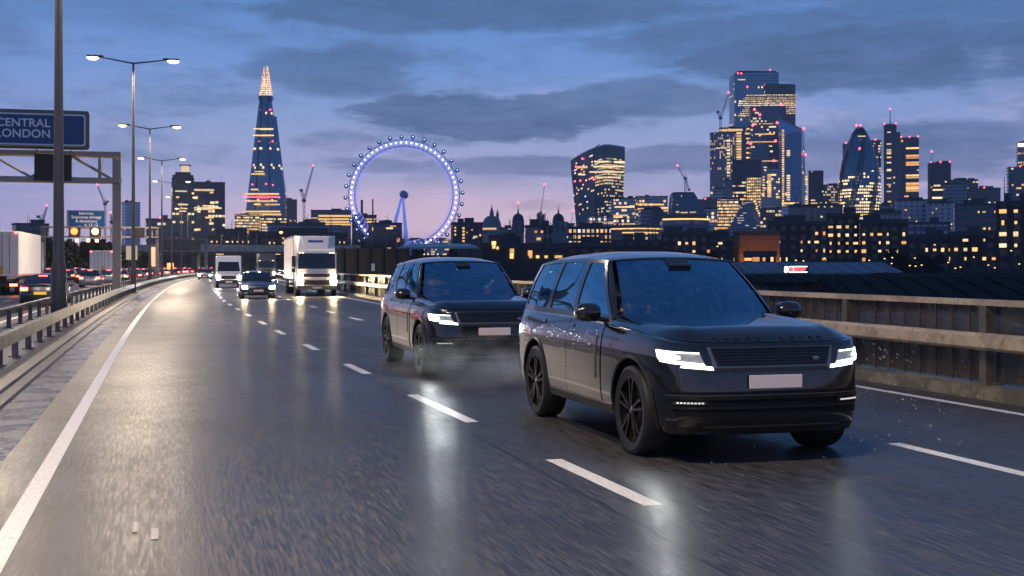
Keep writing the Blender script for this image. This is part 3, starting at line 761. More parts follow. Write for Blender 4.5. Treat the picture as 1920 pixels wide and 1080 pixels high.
# ---------------------------------------------------------------- the two big SUVs
def suv(loc, rz, label, drv_label, seedlight=1.):
    root = empty('suv', loc, rz, label, 'SUV')
    OUT = [(2.52,0),(2.515,.3),(2.495,.55),(2.445,.74),(2.35,.875),(2.18,.95),(1.9,.98),(1.3,1.0),(0,1.0),(-1.2,1.0),(-1.9,.985),(-2.25,.94),(-2.43,.84),(-2.51,.68),(-2.53,.4),(-2.53,0)]
    zt = lambda x, y: float(np.interp(x, [-2.6,-2.0,.2,.95,1.6,2.15,2.45,2.6], [1.17,1.185,1.175,1.155,1.12,1.075,1.045,1.04]))
    B = Body(OUT, ([.2,.28,.36,.5,.62,.8,.92,1.0,1.06,1.12,1.19],[.13,.07,.03,.005,.0,.0,.004,.014,.028,.05,.085]),
                  ([.2,.27,.33,.40,.62,.80,.90,1.0,1.05,1.1,1.19],[.16,.09,.03,.0,.0,.022,.04,.062,.085,.10,.15]),
                  zt, (1.65,-1.35), .475, .405, lambda x: float(np.interp(x,[-2.6,-2.3,-1.6,1.6,2.2,2.6],[.36,.33,.30,.30,.27,.25])))
    B.shell('body_shell', M_SUV, root, 18)
    # underbody and wheel wells
    m = MB(); m.box((.15,0,.40),(2.45,1.80,.24)); m.box((2.25,0,.42),(.35,1.35,.3)); m.box((-2.1,0,.42),(.6,1.5,.3)); m.box((0,0,.72),(4.6,1.08,.45)); m.build('underbody', M_TRIM, root)
    for xa in (1.65,-1.35):
        for sg in (1,-1):
            m = MB(); n = 20
            m.grid(lambda i,j: (xa+.478*math.cos(math.pi*i/n), sg*(.955-.42*j), .405+.478*math.sin(math.pi*i/n)), n, 1)
            m.add([(xa,sg*.56,.3)]+[(xa+.478*math.cos(math.pi*i/n), sg*.56, .405+.478*math.sin(math.pi*i/n)) for i in range(n+1)], [(0,i+1,i+2) for i in range(n)])
            m.build('wheel_well', M_TRIM, root, recalc=False)
            lip = MB(); pts = []
            for i in range(25):
                t = R(-14+208*i/24); X = xa+.478*math.cos(t); Z = .405+.478*math.sin(t); a = sg*B.a_of_x(X); q = B.G(a, Z, .004)
                pts.append(Vector((X, q.y, Z)))
            lip.path(pts, .016, 6); lip.build('arch_lip', M_TRIM, root, True)
            wheel(root, xa, sg*.865, .405, .285, sg=sg, rimk=.74)
    # bonnet
    xc = .93
    def xf(y): return float(np.interp(abs(y), [0,.3,.55,.72,.82,.89,.93], [2.44,2.435,2.41,2.355,2.28,2.17,2.06]))
    def hood(u, v):
        yb = .925 if True else 0; y = (2*v-1)*yb; s_ = abs(2*v-1); front = xf(y)
        xcw = xc+.11*(1-s_**2); X = xcw+(front-xcw)*u
        a = (1-s_)*yb; b = (front-X)
        ze = zt(X, y)+.003
        gs = 1-(1-min(a/.26,1))**2.4; gf = 1-(1-min(b/.30,1))**2.2
        crown = float(np.interp(X,[.9,1.6,2.2,2.45],[.075,.075,.075,.06]))+.028*(1-s_**2)
        z = ze + crown*gs*gf
        z += .010*math.exp(-((abs(y)-.60-.06*u)/.045)**2)*gf*gs
        X -= .0
        return (X, y*(1.0-.0*u), z)
    solid_patch('bonnet', M_SUV, root, hood, 40, 48, .02)
    # clamshell shut line
    for sg in (1,-1):
        m = MB(); pts = []
        for i in range(22):
            X = 2.18-(2.18-.95)*i/21; a = sg*B.a_of_x(X); pts.append(B.G(a, zt(X,0)-.018, .0015))
        m.path(pts, .005, 5); m.build('shut_line', M_BLACK, root)
    # bonnet lettering on the leading edge
    L_ = MB()
    import bmesh
    word = 'RANGE  ROVER'
    tm = text_mesh('bonnet_lettering', word, .072, principled('letter_black',(.012,.012,.013),.25,.3), root, (0,0,0), (0,0,0), .003, 'CENTER', 2.35)
    for v in tm.data.vertices:                       # text runs along +y as seen from the front
        yy, zz = v.co.x, v.co.y; ang = .75
        h = hood(.985, (yy/.925+1)/2); u2 = zz/.072
        p = Vector(hood(.988-.042*u2, (yy/.925+1)/2)); v.co = p+Vector((.35,0,.9))*(.004 if v.co.z > 0 else 0.)
    # greenhouse
    zb = lambda x: float(np.interp(x,[-2.4,-1.5,.5,.95],[1.225,1.215,1.205,1.19]))
    ze = lambda x: float(np.interp(x,[-2.3,-1.6,-.6,.0,.27],[1.715,1.765,1.785,1.775,1.752]))
    yb_ = lambda x: float(np.interp(x,[-2.45,-2.2,-1.7,.2,.95],[.78,.85,.885,.90,.865]))
    yt_ = lambda x: float(np.interp(x,[-2.3,-2.0,-1.3,-.4,.27],[.62,.67,.70,.705,.672]))
    def S(xb, xt, t, sg, out=0.):
        x = xb*(1-t)+xt*t; y = yb_(xb)*(1-t)+yt_(xt)*t+.022*math.sin(math.pi*t)+out; z = zb(xb)*(1-t)+ze(xt)*t
        return (x, sg*y, z)
    def side(name, mat, xb0, xb1, xt0, xt1, t0, t1, sg, out, par, th=.012, nu=10, nv=8):
        return solid_patch(name, mat, par, lambda u,v: S(xb0*(1-u)+xb1*u, xt0*(1-u)+xt1*u, t0+(t1-t0)*v, sg, out), nu, nv, th*sg*-1 if True else 0)
    wbase = lambda s_: Vector((1.02-.12*s_*s_, .835*s_, 1.20-.012*s_*s_))
    wtop = lambda s_: Vector((.31-.07*s_*s_, .655*s_, 1.792-.03*s_*s_))
    def W(u, v, out=0.):
        s_ = 2*v-1; p = wbase(s_)*(1-u)+wtop(s_)*u; n = Vector((.62,0,.76)); return p+n*(.03*math.sin(math.pi*u)+out)
    solid_patch('windscreen', M_WIND, root, lambda u,v: W(.045+.935*u, .03+.94*v, .004), 14, 18, 0)
    solid_patch('windscreen_border', M_BLACK, root, lambda u,v: W(.0+.05*u, v, .0), 2, 18, .01)
    solid_patch('windscreen_border', M_BLACK, root, lambda u,v: W(.965+.035*u, v, .0), 2, 18, .01)
    m = MB(); m.box((.40,0,1.735),(.16,.24,.05),0,.6); m.box((.47,-.0,1.70),(.04,.24,.06),0,.3); m.build('mirror_and_sensor', M_BLACK, root, bevel=.012)
    for sg in (1,-1):
        # A pillar: body-coloured outer with black inner
        def A(u, v, sg=sg):
            wv = 1 if sg > 0 else 0
            p = W(v, wv, .0); q = Vector(S(.86,.20,v,sg,.0)); e = p*(1-u)+q*u; return e+Vector((.0,sg*.008*math.sin(math.pi*u),.006*math.sin(math.pi*u)))
        solid_patch('a_pillar', M_BLACK, root, A, 4, 10, .0)
        # doors carry their glass
        al = lambda x, sg=sg: sg*B.a_of_x(x)
        fd = B.patch('door', M_SUV, root, [(al(.86),.40),(al(-.20),.40),(al(-.20),1.165),(al(.86),1.142)], .007, .02, 26, 14)
        rd = B.patch('door', M_SUV, root, [(al(-.212),.40),(al(-1.02),.40),(al(-1.28),1.172),(al(-.212),1.165)], .007, .02, 22, 14,
                     func=lambda a,z,u,v,sg=sg: (sg*B.a_of_x(max(B.out2(a)[0], -1.35+math.sqrt(max(.52**2-(z-.405)**2, .0)) if z < .925 else -9)), z))
        side('window_glass', M_SIDEG, .80,-.17, .16,-.20, .045,.945, sg, .004, fd, 0, 12, 8)
        side('window_glass', M_PRIV, -.25,-1.10, -.28,-1.06, .045,.945, sg, .004, rd, 0, 12, 8)
        side('quarter_glass', M_PRIV, -1.20,-2.16, -1.16,-2.02, .045,.93, sg, .004, root, 0, 12, 8)
        for (a_,b_,c_,d_) in ((.87,.79,.21,.15),(-.16,-.26,-.19,-.29),(-1.09,-1.21,-1.05,-1.17)):
            side('pillar', M_BLACK, a_,b_,c_,d_, .0,1., sg, .0015, root, .012, 3, 8)
        side('d_pillar', M_SUV, -2.15,-2.40,-2.01,-2.25, .0,1., sg, .0, root, .012, 5, 8)
        side('waist_moulding', M_BLACK, .90,-2.2, .86,-2.16, -.09,.05, sg, .001, root, .012, 30, 2)
        side('roof_rail', M_BLACK, .30,-2.1, .24,-2.06, .935,1.0, sg, .0015, root, .012, 30, 2)
        for x_, zz in ((-.02,1.075),(-1.02,1.085)):
            B.patch('door_handle', M_SUV, fd if x_ > -.5 else rd, [(al(x_),zz),(al(x_-.21),zz),(al(x_-.21),zz+.032),(al(x_),zz+.032)], .016, .012, 6, 2)
        B.patch('side_vent', M_TRIM, fd, [(al(.76),.62),(al(.72),.62),(al(.72),1.02),(al(.76),1.02)], .011, .006, 2, 8)
        B.patch('sill_trim', M_TRIM, root, [(al(1.14),.30),(al(-.84),.30),(al(-.84),.385),(al(1.14),.385)], .014, .03, 20, 3)
        B.patch('sill_brightwork', M_CHROME, root, [(al(1.12),.388),(al(-.83),.388),(al(-.83),.398),(al(1.12),.398)], .012, .012, 20, 1)
        # mirror
        mi = MB(); n1 = 14
        prof = [(.005,-.125),(.06,-.118),(.088,-.07),(.095,0),(.088,.07),(.06,.112),(.005,.122)]
        mi.lathe(prof, 20)
        mi.v = [(p[0]*1.02-(.02 if p[0]<0 else 0), p[2]*1.0, p[1]*.98) for p in mi.v]
        mo = mi.build('door_mirror', M_BLACK, root, True, loc=(.74, sg*1.085, 1.255))
        ar = MB(); ar.tube((0,-sg*.05,-.06),(.02,-sg*.19,-.075),.028,.022,8); ar.build('mirror_arm', M_BLACK, mo, True)
        mg = MB(); mg.box((-.098,0,0),(.006,.19,.15)); mg.build('mirror_glass', M_CHROME, mo, bevel=.003)
        # headlamp: smoked housing, matrix, projector, running light bars
        hl = B.patch('headlight', M_HDIM, root, [(sg*1.06,.905),(sg*.63,.868),(sg*.67,.968),(sg*1.12,.985)], .004, .02, 14, 4)
        def lp(nm, mt, cs, o_): B.patch(nm, mt, hl, [(sg*p[0],p[1]) for p in cs], o_, .01, 10, 3)
        lp('projector', M_HEAD, [(1.03,.915),(.90,.908),(.91,.946),(1.05,.953)], .009)
        lp('running_light', M_DRL, [(1.06,.885),(.62,.845),(.635,.872),(1.065,.908)], .011)
        lp('running_light', M_DRL, [(.84,.84),(.555,.818),(.565,.846),(.82,.872)], .011)
        lp('running_light', M_DRL, [(1.085,.905),(1.055,.905),(1.10,.982),(1.13,.982)], .011)
        lp('running_light', M_DRL, [(1.12,.972),(.67,.956),(.672,.965),(1.125,.983)], .010)
        lp('projector', M_DRL, [(.88,.912),(.84,.910),(.845,.935),(.885,.938)], .009)
    # roof
    rc = lambda x: float(np.interp(x,[-2.42,-2.2,-1.7,-.9,-.3,.1,.31],[1.765,1.80,1.845,1.87,1.862,1.83,1.795]))
    def roof(u, v):
        s_ = 2*v-1; xfr = .31-.07*s_*s_; xre = -2.42+.14*s_*s_; X = xfr+(xre-xfr)*u
        yy = (yt_(X)+.004)*s_; zed = ze(X)-.004
        if X > .2: zed = min(zed, wtop(1).z)
        g = 1-abs(s_)**3.2; z = zed+(rc(X)-zed)*g
        return (X, yy, z)
    solid_patch('roof', M_SUV, root, roof, 30, 28, .0)
    m = MB()
    m.grid(lambda i,j: tuple(Vector(roof(1, j/16))+Vector((-.02*i,0,-.035*i))), 1, 16); m.build('spoiler_edge', M_BLACK, root)
    fin = MB(); fin.add([(-1.95,-.02,1.825),(-1.95,.02,1.825),(-2.14,.02,1.82),(-2.14,-.02,1.82),(-2.12,0,1.885)], [(0,1,4),(1,2,4),(2,3,4),(3,0,4),(3,2,1,0)]); fin.build('aerial_fin', M_SUV, root)
    # tail
    def T_(u, v, o=0.):
        s_ = 2*v-1; b = Vector((-2.47+.12*s_*s_, .80*s_, 1.20)); t = Vector((-2.36+.12*s_*s_, .63*s_, 1.735)); return b*(1-u)+t*u+Vector((-o,0,0))
    solid_patch('rear_screen', M_PRIV, root, lambda u,v: T_(u, v), 8, 12, 0)
    for sg in (1,-1):
        B.patch('tail_light', M_TAIL, root, [(sg*(B.T-.66),.80),(sg*(B.T-.60),.80),(sg*(B.T-.60),1.14),(sg*(B.T-.66),1.14)], .006, .01, 2, 6)
    # nose
    B.patch('grille_surround', M_FRAME, root, [(.555,.835),(-.555,.835),(-.60,1.012),(.60,1.012)], .003, .02, 30, 4)
    gr = B.patch('grille', M_BLACK, root, [(.52,.852),(-.52,.852),(-.575,1.010),(.575,1.010)], .006, .02, 30, 4)
    for k in range(6):
        z0 = .862+.025*k; w_ = .51+.05*(z0-.855)/.155
        B.patch('grille_bar', principled('matt_black',(.006,.006,.007),.5,spec=.2), gr, [(w_,z0),(-w_,z0),(-w_,z0+.010),(w_,z0+.010)], .016, .012, 30, 1)
    bd = MB(); bd.lathe([(.001,-.004),(.036,0),(.034,.006),(.001,.008)], 20, axis='x'); bd.v = [(p[0],p[1],p[2]*.55) for p in bd.v]
    q = B.G(.40,.905,.024); bo = bd.build('badge', M_CHROME, gr, True, loc=q)
    B.patch('bumper_step', M_TRIM, root, [(.66,.800),(-.66,.800),(-.60,.836),(.60,.836)], .002, .02, 30, 2)
    p_ = B.G(0,.715,.022); m = MB(); m.box((0,0,0),(.012,.50,.115)); po = m.build('number_plate', M_PLATE, root, bevel=.004, loc=p_)
    lo = B.patch('lower_intake', principled('matt_black',(.006,.006,.007),.5,spec=.2), root, [(.90,.425),(-.90,.425),(-.99,.635),(.99,.635)], .003, .02, 40, 6)
    for z0, h_, w_, mt in ((.568,.026,.97,M_SUV),(.488,.020,.93,M_BLACK),(.600,.005,.98,M_FRAME)):
        B.patch('intake_blade', mt, lo, [(w_,z0),(-w_,z0),(-w_-.01,z0+h_),(w_+.01,z0+h_)], .016, .016, 40, 2)
    for sg in (1,-1):
        f = B.patch('fog_light', M_TRIM, lo, [(sg*.92,.522),(sg*.62,.522),(sg*.62,.556),(sg*.93,.556)], .010, .01, 8, 2)
        mm = MB()
        for k in range(8): 
            c = B.G(sg*(.66+.03*k), .540, .013); mm.box(c,(.006,.020,.012), math.atan2(B.out2(sg*(.66+.03*k))[2].y, B.out2(sg*(.66+.03*k))[2].x))
        mm.build('lamp_strip', principled('dim_lamp',(.8,.8,.8),.3,0,(1,.95,.85),.5,sample=False), f)
    B.patch('lower_lip', M_TRIM, root, [(1.05,.262),(-1.05,.262),(-1.05,.325),(1.05,.325)], .010, .03, 40, 3)
    B.patch('skid_plate', M_CHROME if False else M_FRAME, root, [(.62,.327),(-.62,.327),(-.66,.337),(.66,.337)], .013, .01, 24, 1)
    for sx, dy in ((.95,.22),(.97,-.40)):
        m = MB(); pts = [(sx+.03-.04*abs(t)-.0, dy+t, 1.225+.02*math.sin(t*3)) for t in (0,.18,.36,.5)]; m.path([Vector(p) for p in pts], .008, 5); m.build('wiper', M_TRIM, root)
    # cabin
    m = MB(); m.box((.72,0,1.06),(.42,1.5,.22)); m.box((-.1,0,.72),(2.2,1.5,.1)); m.build('dashboard', M_SEAT, root, bevel=.03)
    for x_, y_ in ((-.32,.38),(-.32,-.38),(-1.3,.38),(-1.3,-.38)):
        st = MB(); st.box((x_,y_,.86),(.5,.5,.16)); st.box((x_-.28,y_,1.2),(.14,.5,.62),0,-.2); st.box((x_-.36,y_,1.6),(.10,.26,.18),0,-.1); st.build('seat', M_SEAT, root, bevel=.04)
    sw = MB(); pts = [Vector((.36-.08*math.sin(t), -.38+.18*math.cos(t), 1.13+.17*math.sin(t))) for t in [2*math.pi*k/20 for k in range(20)]]
    sw.path(pts, .015, 6, True); sw.tube(pts[0], pts[10], .02, .02, 6); sw.tube((.36,-.38,1.13),(.55,-.38,1.06),.03,.03,8); sw.build('steering_wheel', M_SEAT, root, True)
    M4 = Matrix.Translation(Vector(loc)) @ Matrix.Rotation(rz,4,'Z')
    driver(M4 @ Vector((-.12,-.38,.86)), rz, drv_label)
    for sg in (1,-1):
        M_ = M4 @ Vector((2.50, sg*.82, .93))
        spot('headlamp_beam', root, (2.56, sg*.80, .93), 55*seedlight, (.92,.97,1.), 46, .9, (0, R(-87), 0), .14)
    return root
RZ1 = math.atan2(-.963, .268)
def place(cx, cy, rz):                          # origin (car centre) from the middle of the front axle
    h = Vector((math.cos(rz), math.sin(rz), 0)); return Vector((cx, cy, 0)) - h*1.65
suv1 = suv(place(2.03, 11.38, RZ1), RZ1, 'large dark charcoal SUV nearest the camera with both white headlights on', 'person in a dark jacket driving the nearest SUV')
suv2 = copy_tree(suv1); suv2.location = place(-.50, 19.5, RZ1+.0); suv2.rotation_euler.z = RZ1
suv2['label'] = 'dark charcoal SUV following behind the nearest one, half hidden by it'
M_HEAD2 = principled('headlamp_white_bright', (1,1,1), .3, 0, (.93,.98,.96), 650)
for ch in KIDS.get(suv2.name, []):
    for g_ in KIDS.get(ch.name, []):
        if g_.name.startswith('projector') and g_.data.materials[0].name == 'headlamp_white':
            g_.data = g_.data.copy(); g_.data.materials[0] = M_HEAD2
driver(Matrix.Translation(suv2.location) @ Matrix.Rotation(RZ1+.015,4,'Z') @ Vector((-.12,-.38,.86)), RZ1+.015, 'person driving the second SUV, seen faintly behind its windscreen')

M_HEADW = principled('headlamp_warm', (1,1,1), .3, 0, (1,.76,.42), 700); M_HEADC = principled('headlamp_cool', (1,1,1), .3, 0, (.9,.96,1), 550)
M_TAILB = principled('tail_bright', (.4,.01,.01), .3, 0, (1,.05,.025), 26); M_TAILD = principled('tail_dim', (.25,.01,.01), .3, 0, (1,.03,.02), 5)
M_YPLATE = principled('yellow_plate', (.65,.38,.03), .5, 0, (1,.55,.05), .5, sample=False)
M_DGLASS = principled('dark_glass', (.01,.014,.02), .06, 0, coat=.5)
M_BRAKE = principled('brake_lamp', (.4,.01,.01), .3, 0, (1,.06,.04), 16)
def small_car(loc, rz, label, cat, paint, L=4.3, W_=1.8, H=1.47, kind='hatch', front=None, rear=None, group=None, plate=M_PLATE, name='car', detail=True):
    root = empty(name, loc, rz, label, cat, group); a = L/2; w = W_/2
    OUT = [(a,0),(a-.02,w*.35),(a-.06,w*.6),(a-.16,w*.8),(a-.33,w*.93),(a-.6,w*.985),(a-1.1,w),(0,w),(-a+1.0,w),(-a+.5,w*.97),(-a+.2,w*.88),(-a+.06,w*.7),(-a,w*.4),(-a,0)]
    hb = H*.60
    zt = lambda x, y: float(np.interp(x, [-a,-a+.4,-.3,.75,a-.6,a-.05], [hb*1.04,hb*1.06,hb*1.0,hb*.97,hb*.86,hb*.74]))
    B = Body(OUT, ([.15,.3,.5,.75,1.0],[.09,.01,.0,.02,.08]), ([.15,.3,.5,.65,.8,1.0],[.10,.01,.0,.02,.08,.17]), zt, (a-.82,-a+.85), .345, .315, lambda x: .20)
    B.shell('body_shell', paint, root, 10)
    m = MB(); m.box((0,0,.45),(L-.7,W_-.62,.5)); m.box((0,0,.3),(L-2.6,W_-.2,.16)); m.build('underbody', M_TRIM, root)
    xs = {'hatch':(.95,.15,-1.35,-a+.12),'sedan':(.95,.20,-1.0,-1.75)}[kind]      # windscreen foot, roof front, roof rear, rear screen foot
    ztp = H-.03
    foot = lambda s_: Vector((xs[0]-.12*s_*s_, (w-.12)*s_, zt(xs[0],0)+.01)); rf = lambda s_: Vector((xs[1]-.06*s_*s_, (w-.27)*s_, ztp-.05-.03*s_*s_))
    rr = lambda s_: Vector((xs[2]+.05*s_*s_, (w-.28)*s_, ztp-.06-.03*s_*s_)); rb = lambda s_: Vector((xs[3]+.10*s_*s_, (w-.14)*s_, zt(xs[3],0)+.01))
    L2 = lambda p, q, u: p*(1-u)+q*u
    # bonnet and boot
    def lid(x0, x1, bul):
        def f(u, v):
            s_ = 2*v-1; X = x0+(x1-x0)*u; e = u if abs(x1) > abs(x0) else 1-u
            yy = float(np.interp(abs(X),[0,a-1.1,a-.6,a-.33,a-.16,a-.06],[w-.06,w-.06,w-.09,w-.14,w*.72,w*.5]))
            return (X, yy*s_, zt(X,0)-.005+bul*(1-abs(s_)**2.5)*(1-max(0,(e-.8)/.2)**2))
        return f
    solid_patch('bonnet', paint, root, lid(xs[0]-.12, a-.10, .09), 12, 12, .01)
    if kind == 'sedan': solid_patch('boot_lid', paint, root, lid(xs[3]+.1, -a+.10, .05), 8, 12, .01)
    solid_patch('windscreen', M_DGLASS, root, lambda u,v: L2(foot(2*v-1), rf(2*v-1), .04+.93*u)+Vector((.02*math.sin(math.pi*u),0,.02*math.sin(math.pi*u))), 6, 8, .01)
    solid_patch('rear_screen', M_DGLASS, root, lambda u,v: L2(rb(2*v-1), rr(2*v-1), .04+.90*u)+Vector((-.02*math.sin(math.pi*u),0,.015*math.sin(math.pi*u))), 6, 8, .01)
    solid_patch('roof', paint, root, lambda u,v: L2(rf(2*v-1), rr(2*v-1), u)+Vector((0,0,.055*math.sin(math.pi*min(1,max(0,.1+.8*u)))*(1-abs(2*v-1)**3))), 10, 10, .01)
    for sg in (1,-1):
        def side(u, v, sg=sg, o=0., k0=0., k1=1.):
            b = L2(foot(sg), rb(sg), u); t = L2(rf(sg), rr(sg), u); p = L2(b, t, k0+(k1-k0)*v); return p+Vector((0, sg*(.015*math.sin(math.pi*v)+o), 0))
        solid_patch('pillar_frame', M_BLACK if detail else paint, root, lambda u,v: side(u,v), 8, 4, .01)
        solid_patch('side_glass', M_DGLASS, root, lambda u,v: side(.10+.36*u, v, sg, .006, .08, .92), 4, 4, 0)
        solid_patch('side_glass', M_DGLASS, root, lambda u,v: side(.50+.38*u, v, sg, .006, .08, .92), 4, 4, 0)
        for xa in (a-.82,-a+.85): wheel(root, xa, sg*(w-.12), .315, .21, sg=sg)
        mm = MB(); mm.box((xs[0]-.15, sg*(w+.07), zt(xs[0],0)+.08),(.10,.20,.13)); mm.build('door_mirror', paint, root, bevel=.03)
        B.patch('headlight', front or M_HDIM, root, [(sg*w*.98,.56),(sg*w*.62,.55),(sg*w*.66,.68),(sg*w*1.04,.69)], .012, .02, 6, 3)
        z0 = .70 if kind=='hatch' else .66
        B.patch('tail_light', rear or M_TAILD, root, [(sg*(B.T-w*.98),z0),(sg*(B.T-w*.55),z0+.01),(sg*(B.T-w*.55),z0+.15),(sg*(B.T-w*1.05),z0+.16)], .012, .02, 6, 3)
        if detail: B.patch('fog_light', M_HDIM, root, [(sg*w*.85,.30),(sg*w*.62,.30),(sg*w*.62,.37),(sg*w*.85,.37)], .008, .02, 4, 2)
    B.patch('grille', M_TRIM, root, [(.42,.40),(-.42,.40),(-.48,.62),(.48,.62)], .006, .02, 12, 3)
    B.patch('lower_intake', M_TRIM, root, [(.55,.22),(-.55,.22),(-.60,.34),(.60,.34)], .006, .02, 12, 2)
    mm = MB(); mm.box((a+.01,0,.45),(.012,.5,.11)); mm.build('number_plate', M_PLATE, root)
    mm = MB(); mm.box((-a-.012,0,.56 if kind=='sedan' else .62),(.012,.52,.12)); mm.build('number_plate', plate, root)
    B.patch('bumper_strip', M_TRIM, root, [((B.T-.75),.22),((B.T+.75),.22),((B.T+.75),.36),((B.T-.75),.36)], .006, .02, 12, 2) if False else None
    if rear is not None:
        mm = MB(); c = L2(rb(0), rr(0), .93); mm.box(c+Vector((-.03,0,.0)),(.02,.35,.025)); mm.build('high_brake_light', M_BRAKE, root)
    return root
P_GREY = car_paint('bluish_grey_paint', (.10,.13,.18), .8, .28, False); P_DARK = car_paint('dark_car_paint', (.04,.042,.05), .8, .28, False); P_SILV = car_paint('silver_paint', (.30,.29,.30), .6, .35, False)
P_WHITE = principled('van_white', (.74,.73,.72), .35, coat=.4, vary=.08); P_BOX = principled('box_panel_white', (.74,.70,.66), .45, vary=.22, vscale=.9)
P_RED = car_paint('red_paint', (.16,.02,.02), .3, .35, False)

def oncoming(px, Y): 
    p = at(px, 500, Y); p.z = 0; return p, road_dir(Y)+math.pi
p, rz = oncoming(481, 66); small_car(p, rz, 'small bluish grey hatchback with warm headlights, in front of the white van', 'car', P_GREY, 4.0, 1.82, 1.50, 'hatch', M_HEADW)

def prof_body(name, mat, parent, prof, w, bevel=.05): return MB().extrude_y(prof, -w/2, w/2).build(name, mat, parent, bevel=bevel, seg=3)
def quad(name, mat, parent, pts, th=.012, bevel=.0):
    m = MB(); P_ = [Vector(p) for p in pts]; n = (P_[1]-P_[0]).cross(P_[2]-P_[0]).normalized()
    k = len(P_); m.add(P_+[p-n*th for p in P_], [tuple(range(k)), tuple(range(2*k-1,k-1,-1))]+[(i,(i+1)%k,k+(i+1)%k,k+i) for i in range(k)]); return m.build(name, mat, parent, bevel=bevel)
def van(loc, rz, label, lamp, roofm=P_WHITE):
    r = empty('van', loc, rz, label, 'van')
    prof = [(-2.9,.42),(-2.95,.9),(-2.92,2.35),(-2.8,2.52),(.9,2.58),(1.25,2.50),(1.55,2.15),(2.15,1.28),(2.75,1.12),(2.92,.95),(2.96,.42)]
    prof_body('body_shell', roofm, r, prof, 1.98, .09)
    d = Vector((2.15-1.55,0,1.28-2.15)).normalized(); n = Vector((-d.z,0,d.x)); n = n if n.x > 0 else -n
    o = n*.012; A = Vector((1.60,0,2.08)); B_ = Vector((2.12,0,1.33))
    quad('windscreen', M_DGLASS, r, [B_+o+Vector((0,-.86,0)), B_+o+Vector((0,.86,0)), A+o+Vector((0,.78,0)), A+o+Vector((0,-.78,0))], .01, .0)
    quad('bonnet_panel', P_WHITE, r, [(2.74,-.80,1.135),(2.74,.80,1.135),(2.18,.84,1.29),(2.18,-.84,1.29)], .01)
    m = MB(); m.box((2.96,0,.86),(.05,1.15,.26)); g_ = m.build('grille', M_TRIM, r, bevel=.02)
    m = MB(); m.box((2.965,0,.52),(.10,1.96,.30)); m.build('bumper', M_TRIM, r, bevel=.05)
    m = MB(); m.box((3.022,0,.50),(.01,.5,.11)); m.build('number_plate', M_PLATE, r)
    for sg in (1,-1):
        m = MB(); m.box((2.93,sg*.78,.88),(.10,.34,.26)); h_ = m.build('headlight', M_HDIM, r, bevel=.03)
        m = MB(); m.lathe([(.001,.05),(.13,.03),(.15,0),(.15,-.04)], 16, (2.965,sg*.80,.86), 'x'); m.build('headlamp_lens', lamp, h_, True)
        quad('side_glass', M_DGLASS, r, [(1.95,sg*.995,1.38),(.75,sg*.995,1.38),(.75,sg*.995,2.0),(1.50,sg*.995,2.0)], .004)
        m = MB(); m.box((1.95,sg*1.17,1.5),(.12,.20,.34)); m.build('door_mirror', M_TRIM, r, bevel=.04)
        for xa in (2.1,-1.75): wheel(r, xa, sg*.86, .35, .24, sg=sg)
        m = MB(); m.box((.2,sg*.995,.75),(4.8,.02,.12)); m.build('side_moulding', M_TRIM, r)
    m = MB(); m.box((-2.95,0,1.5),(.01,.02,1.8)); m.build('rear_door_gap', M_TRIM, r)
    return r
p, rz = oncoming(428, 99); van(p, rz, 'white high-roof van with cool headlights, left of the box truck', M_HEADC)

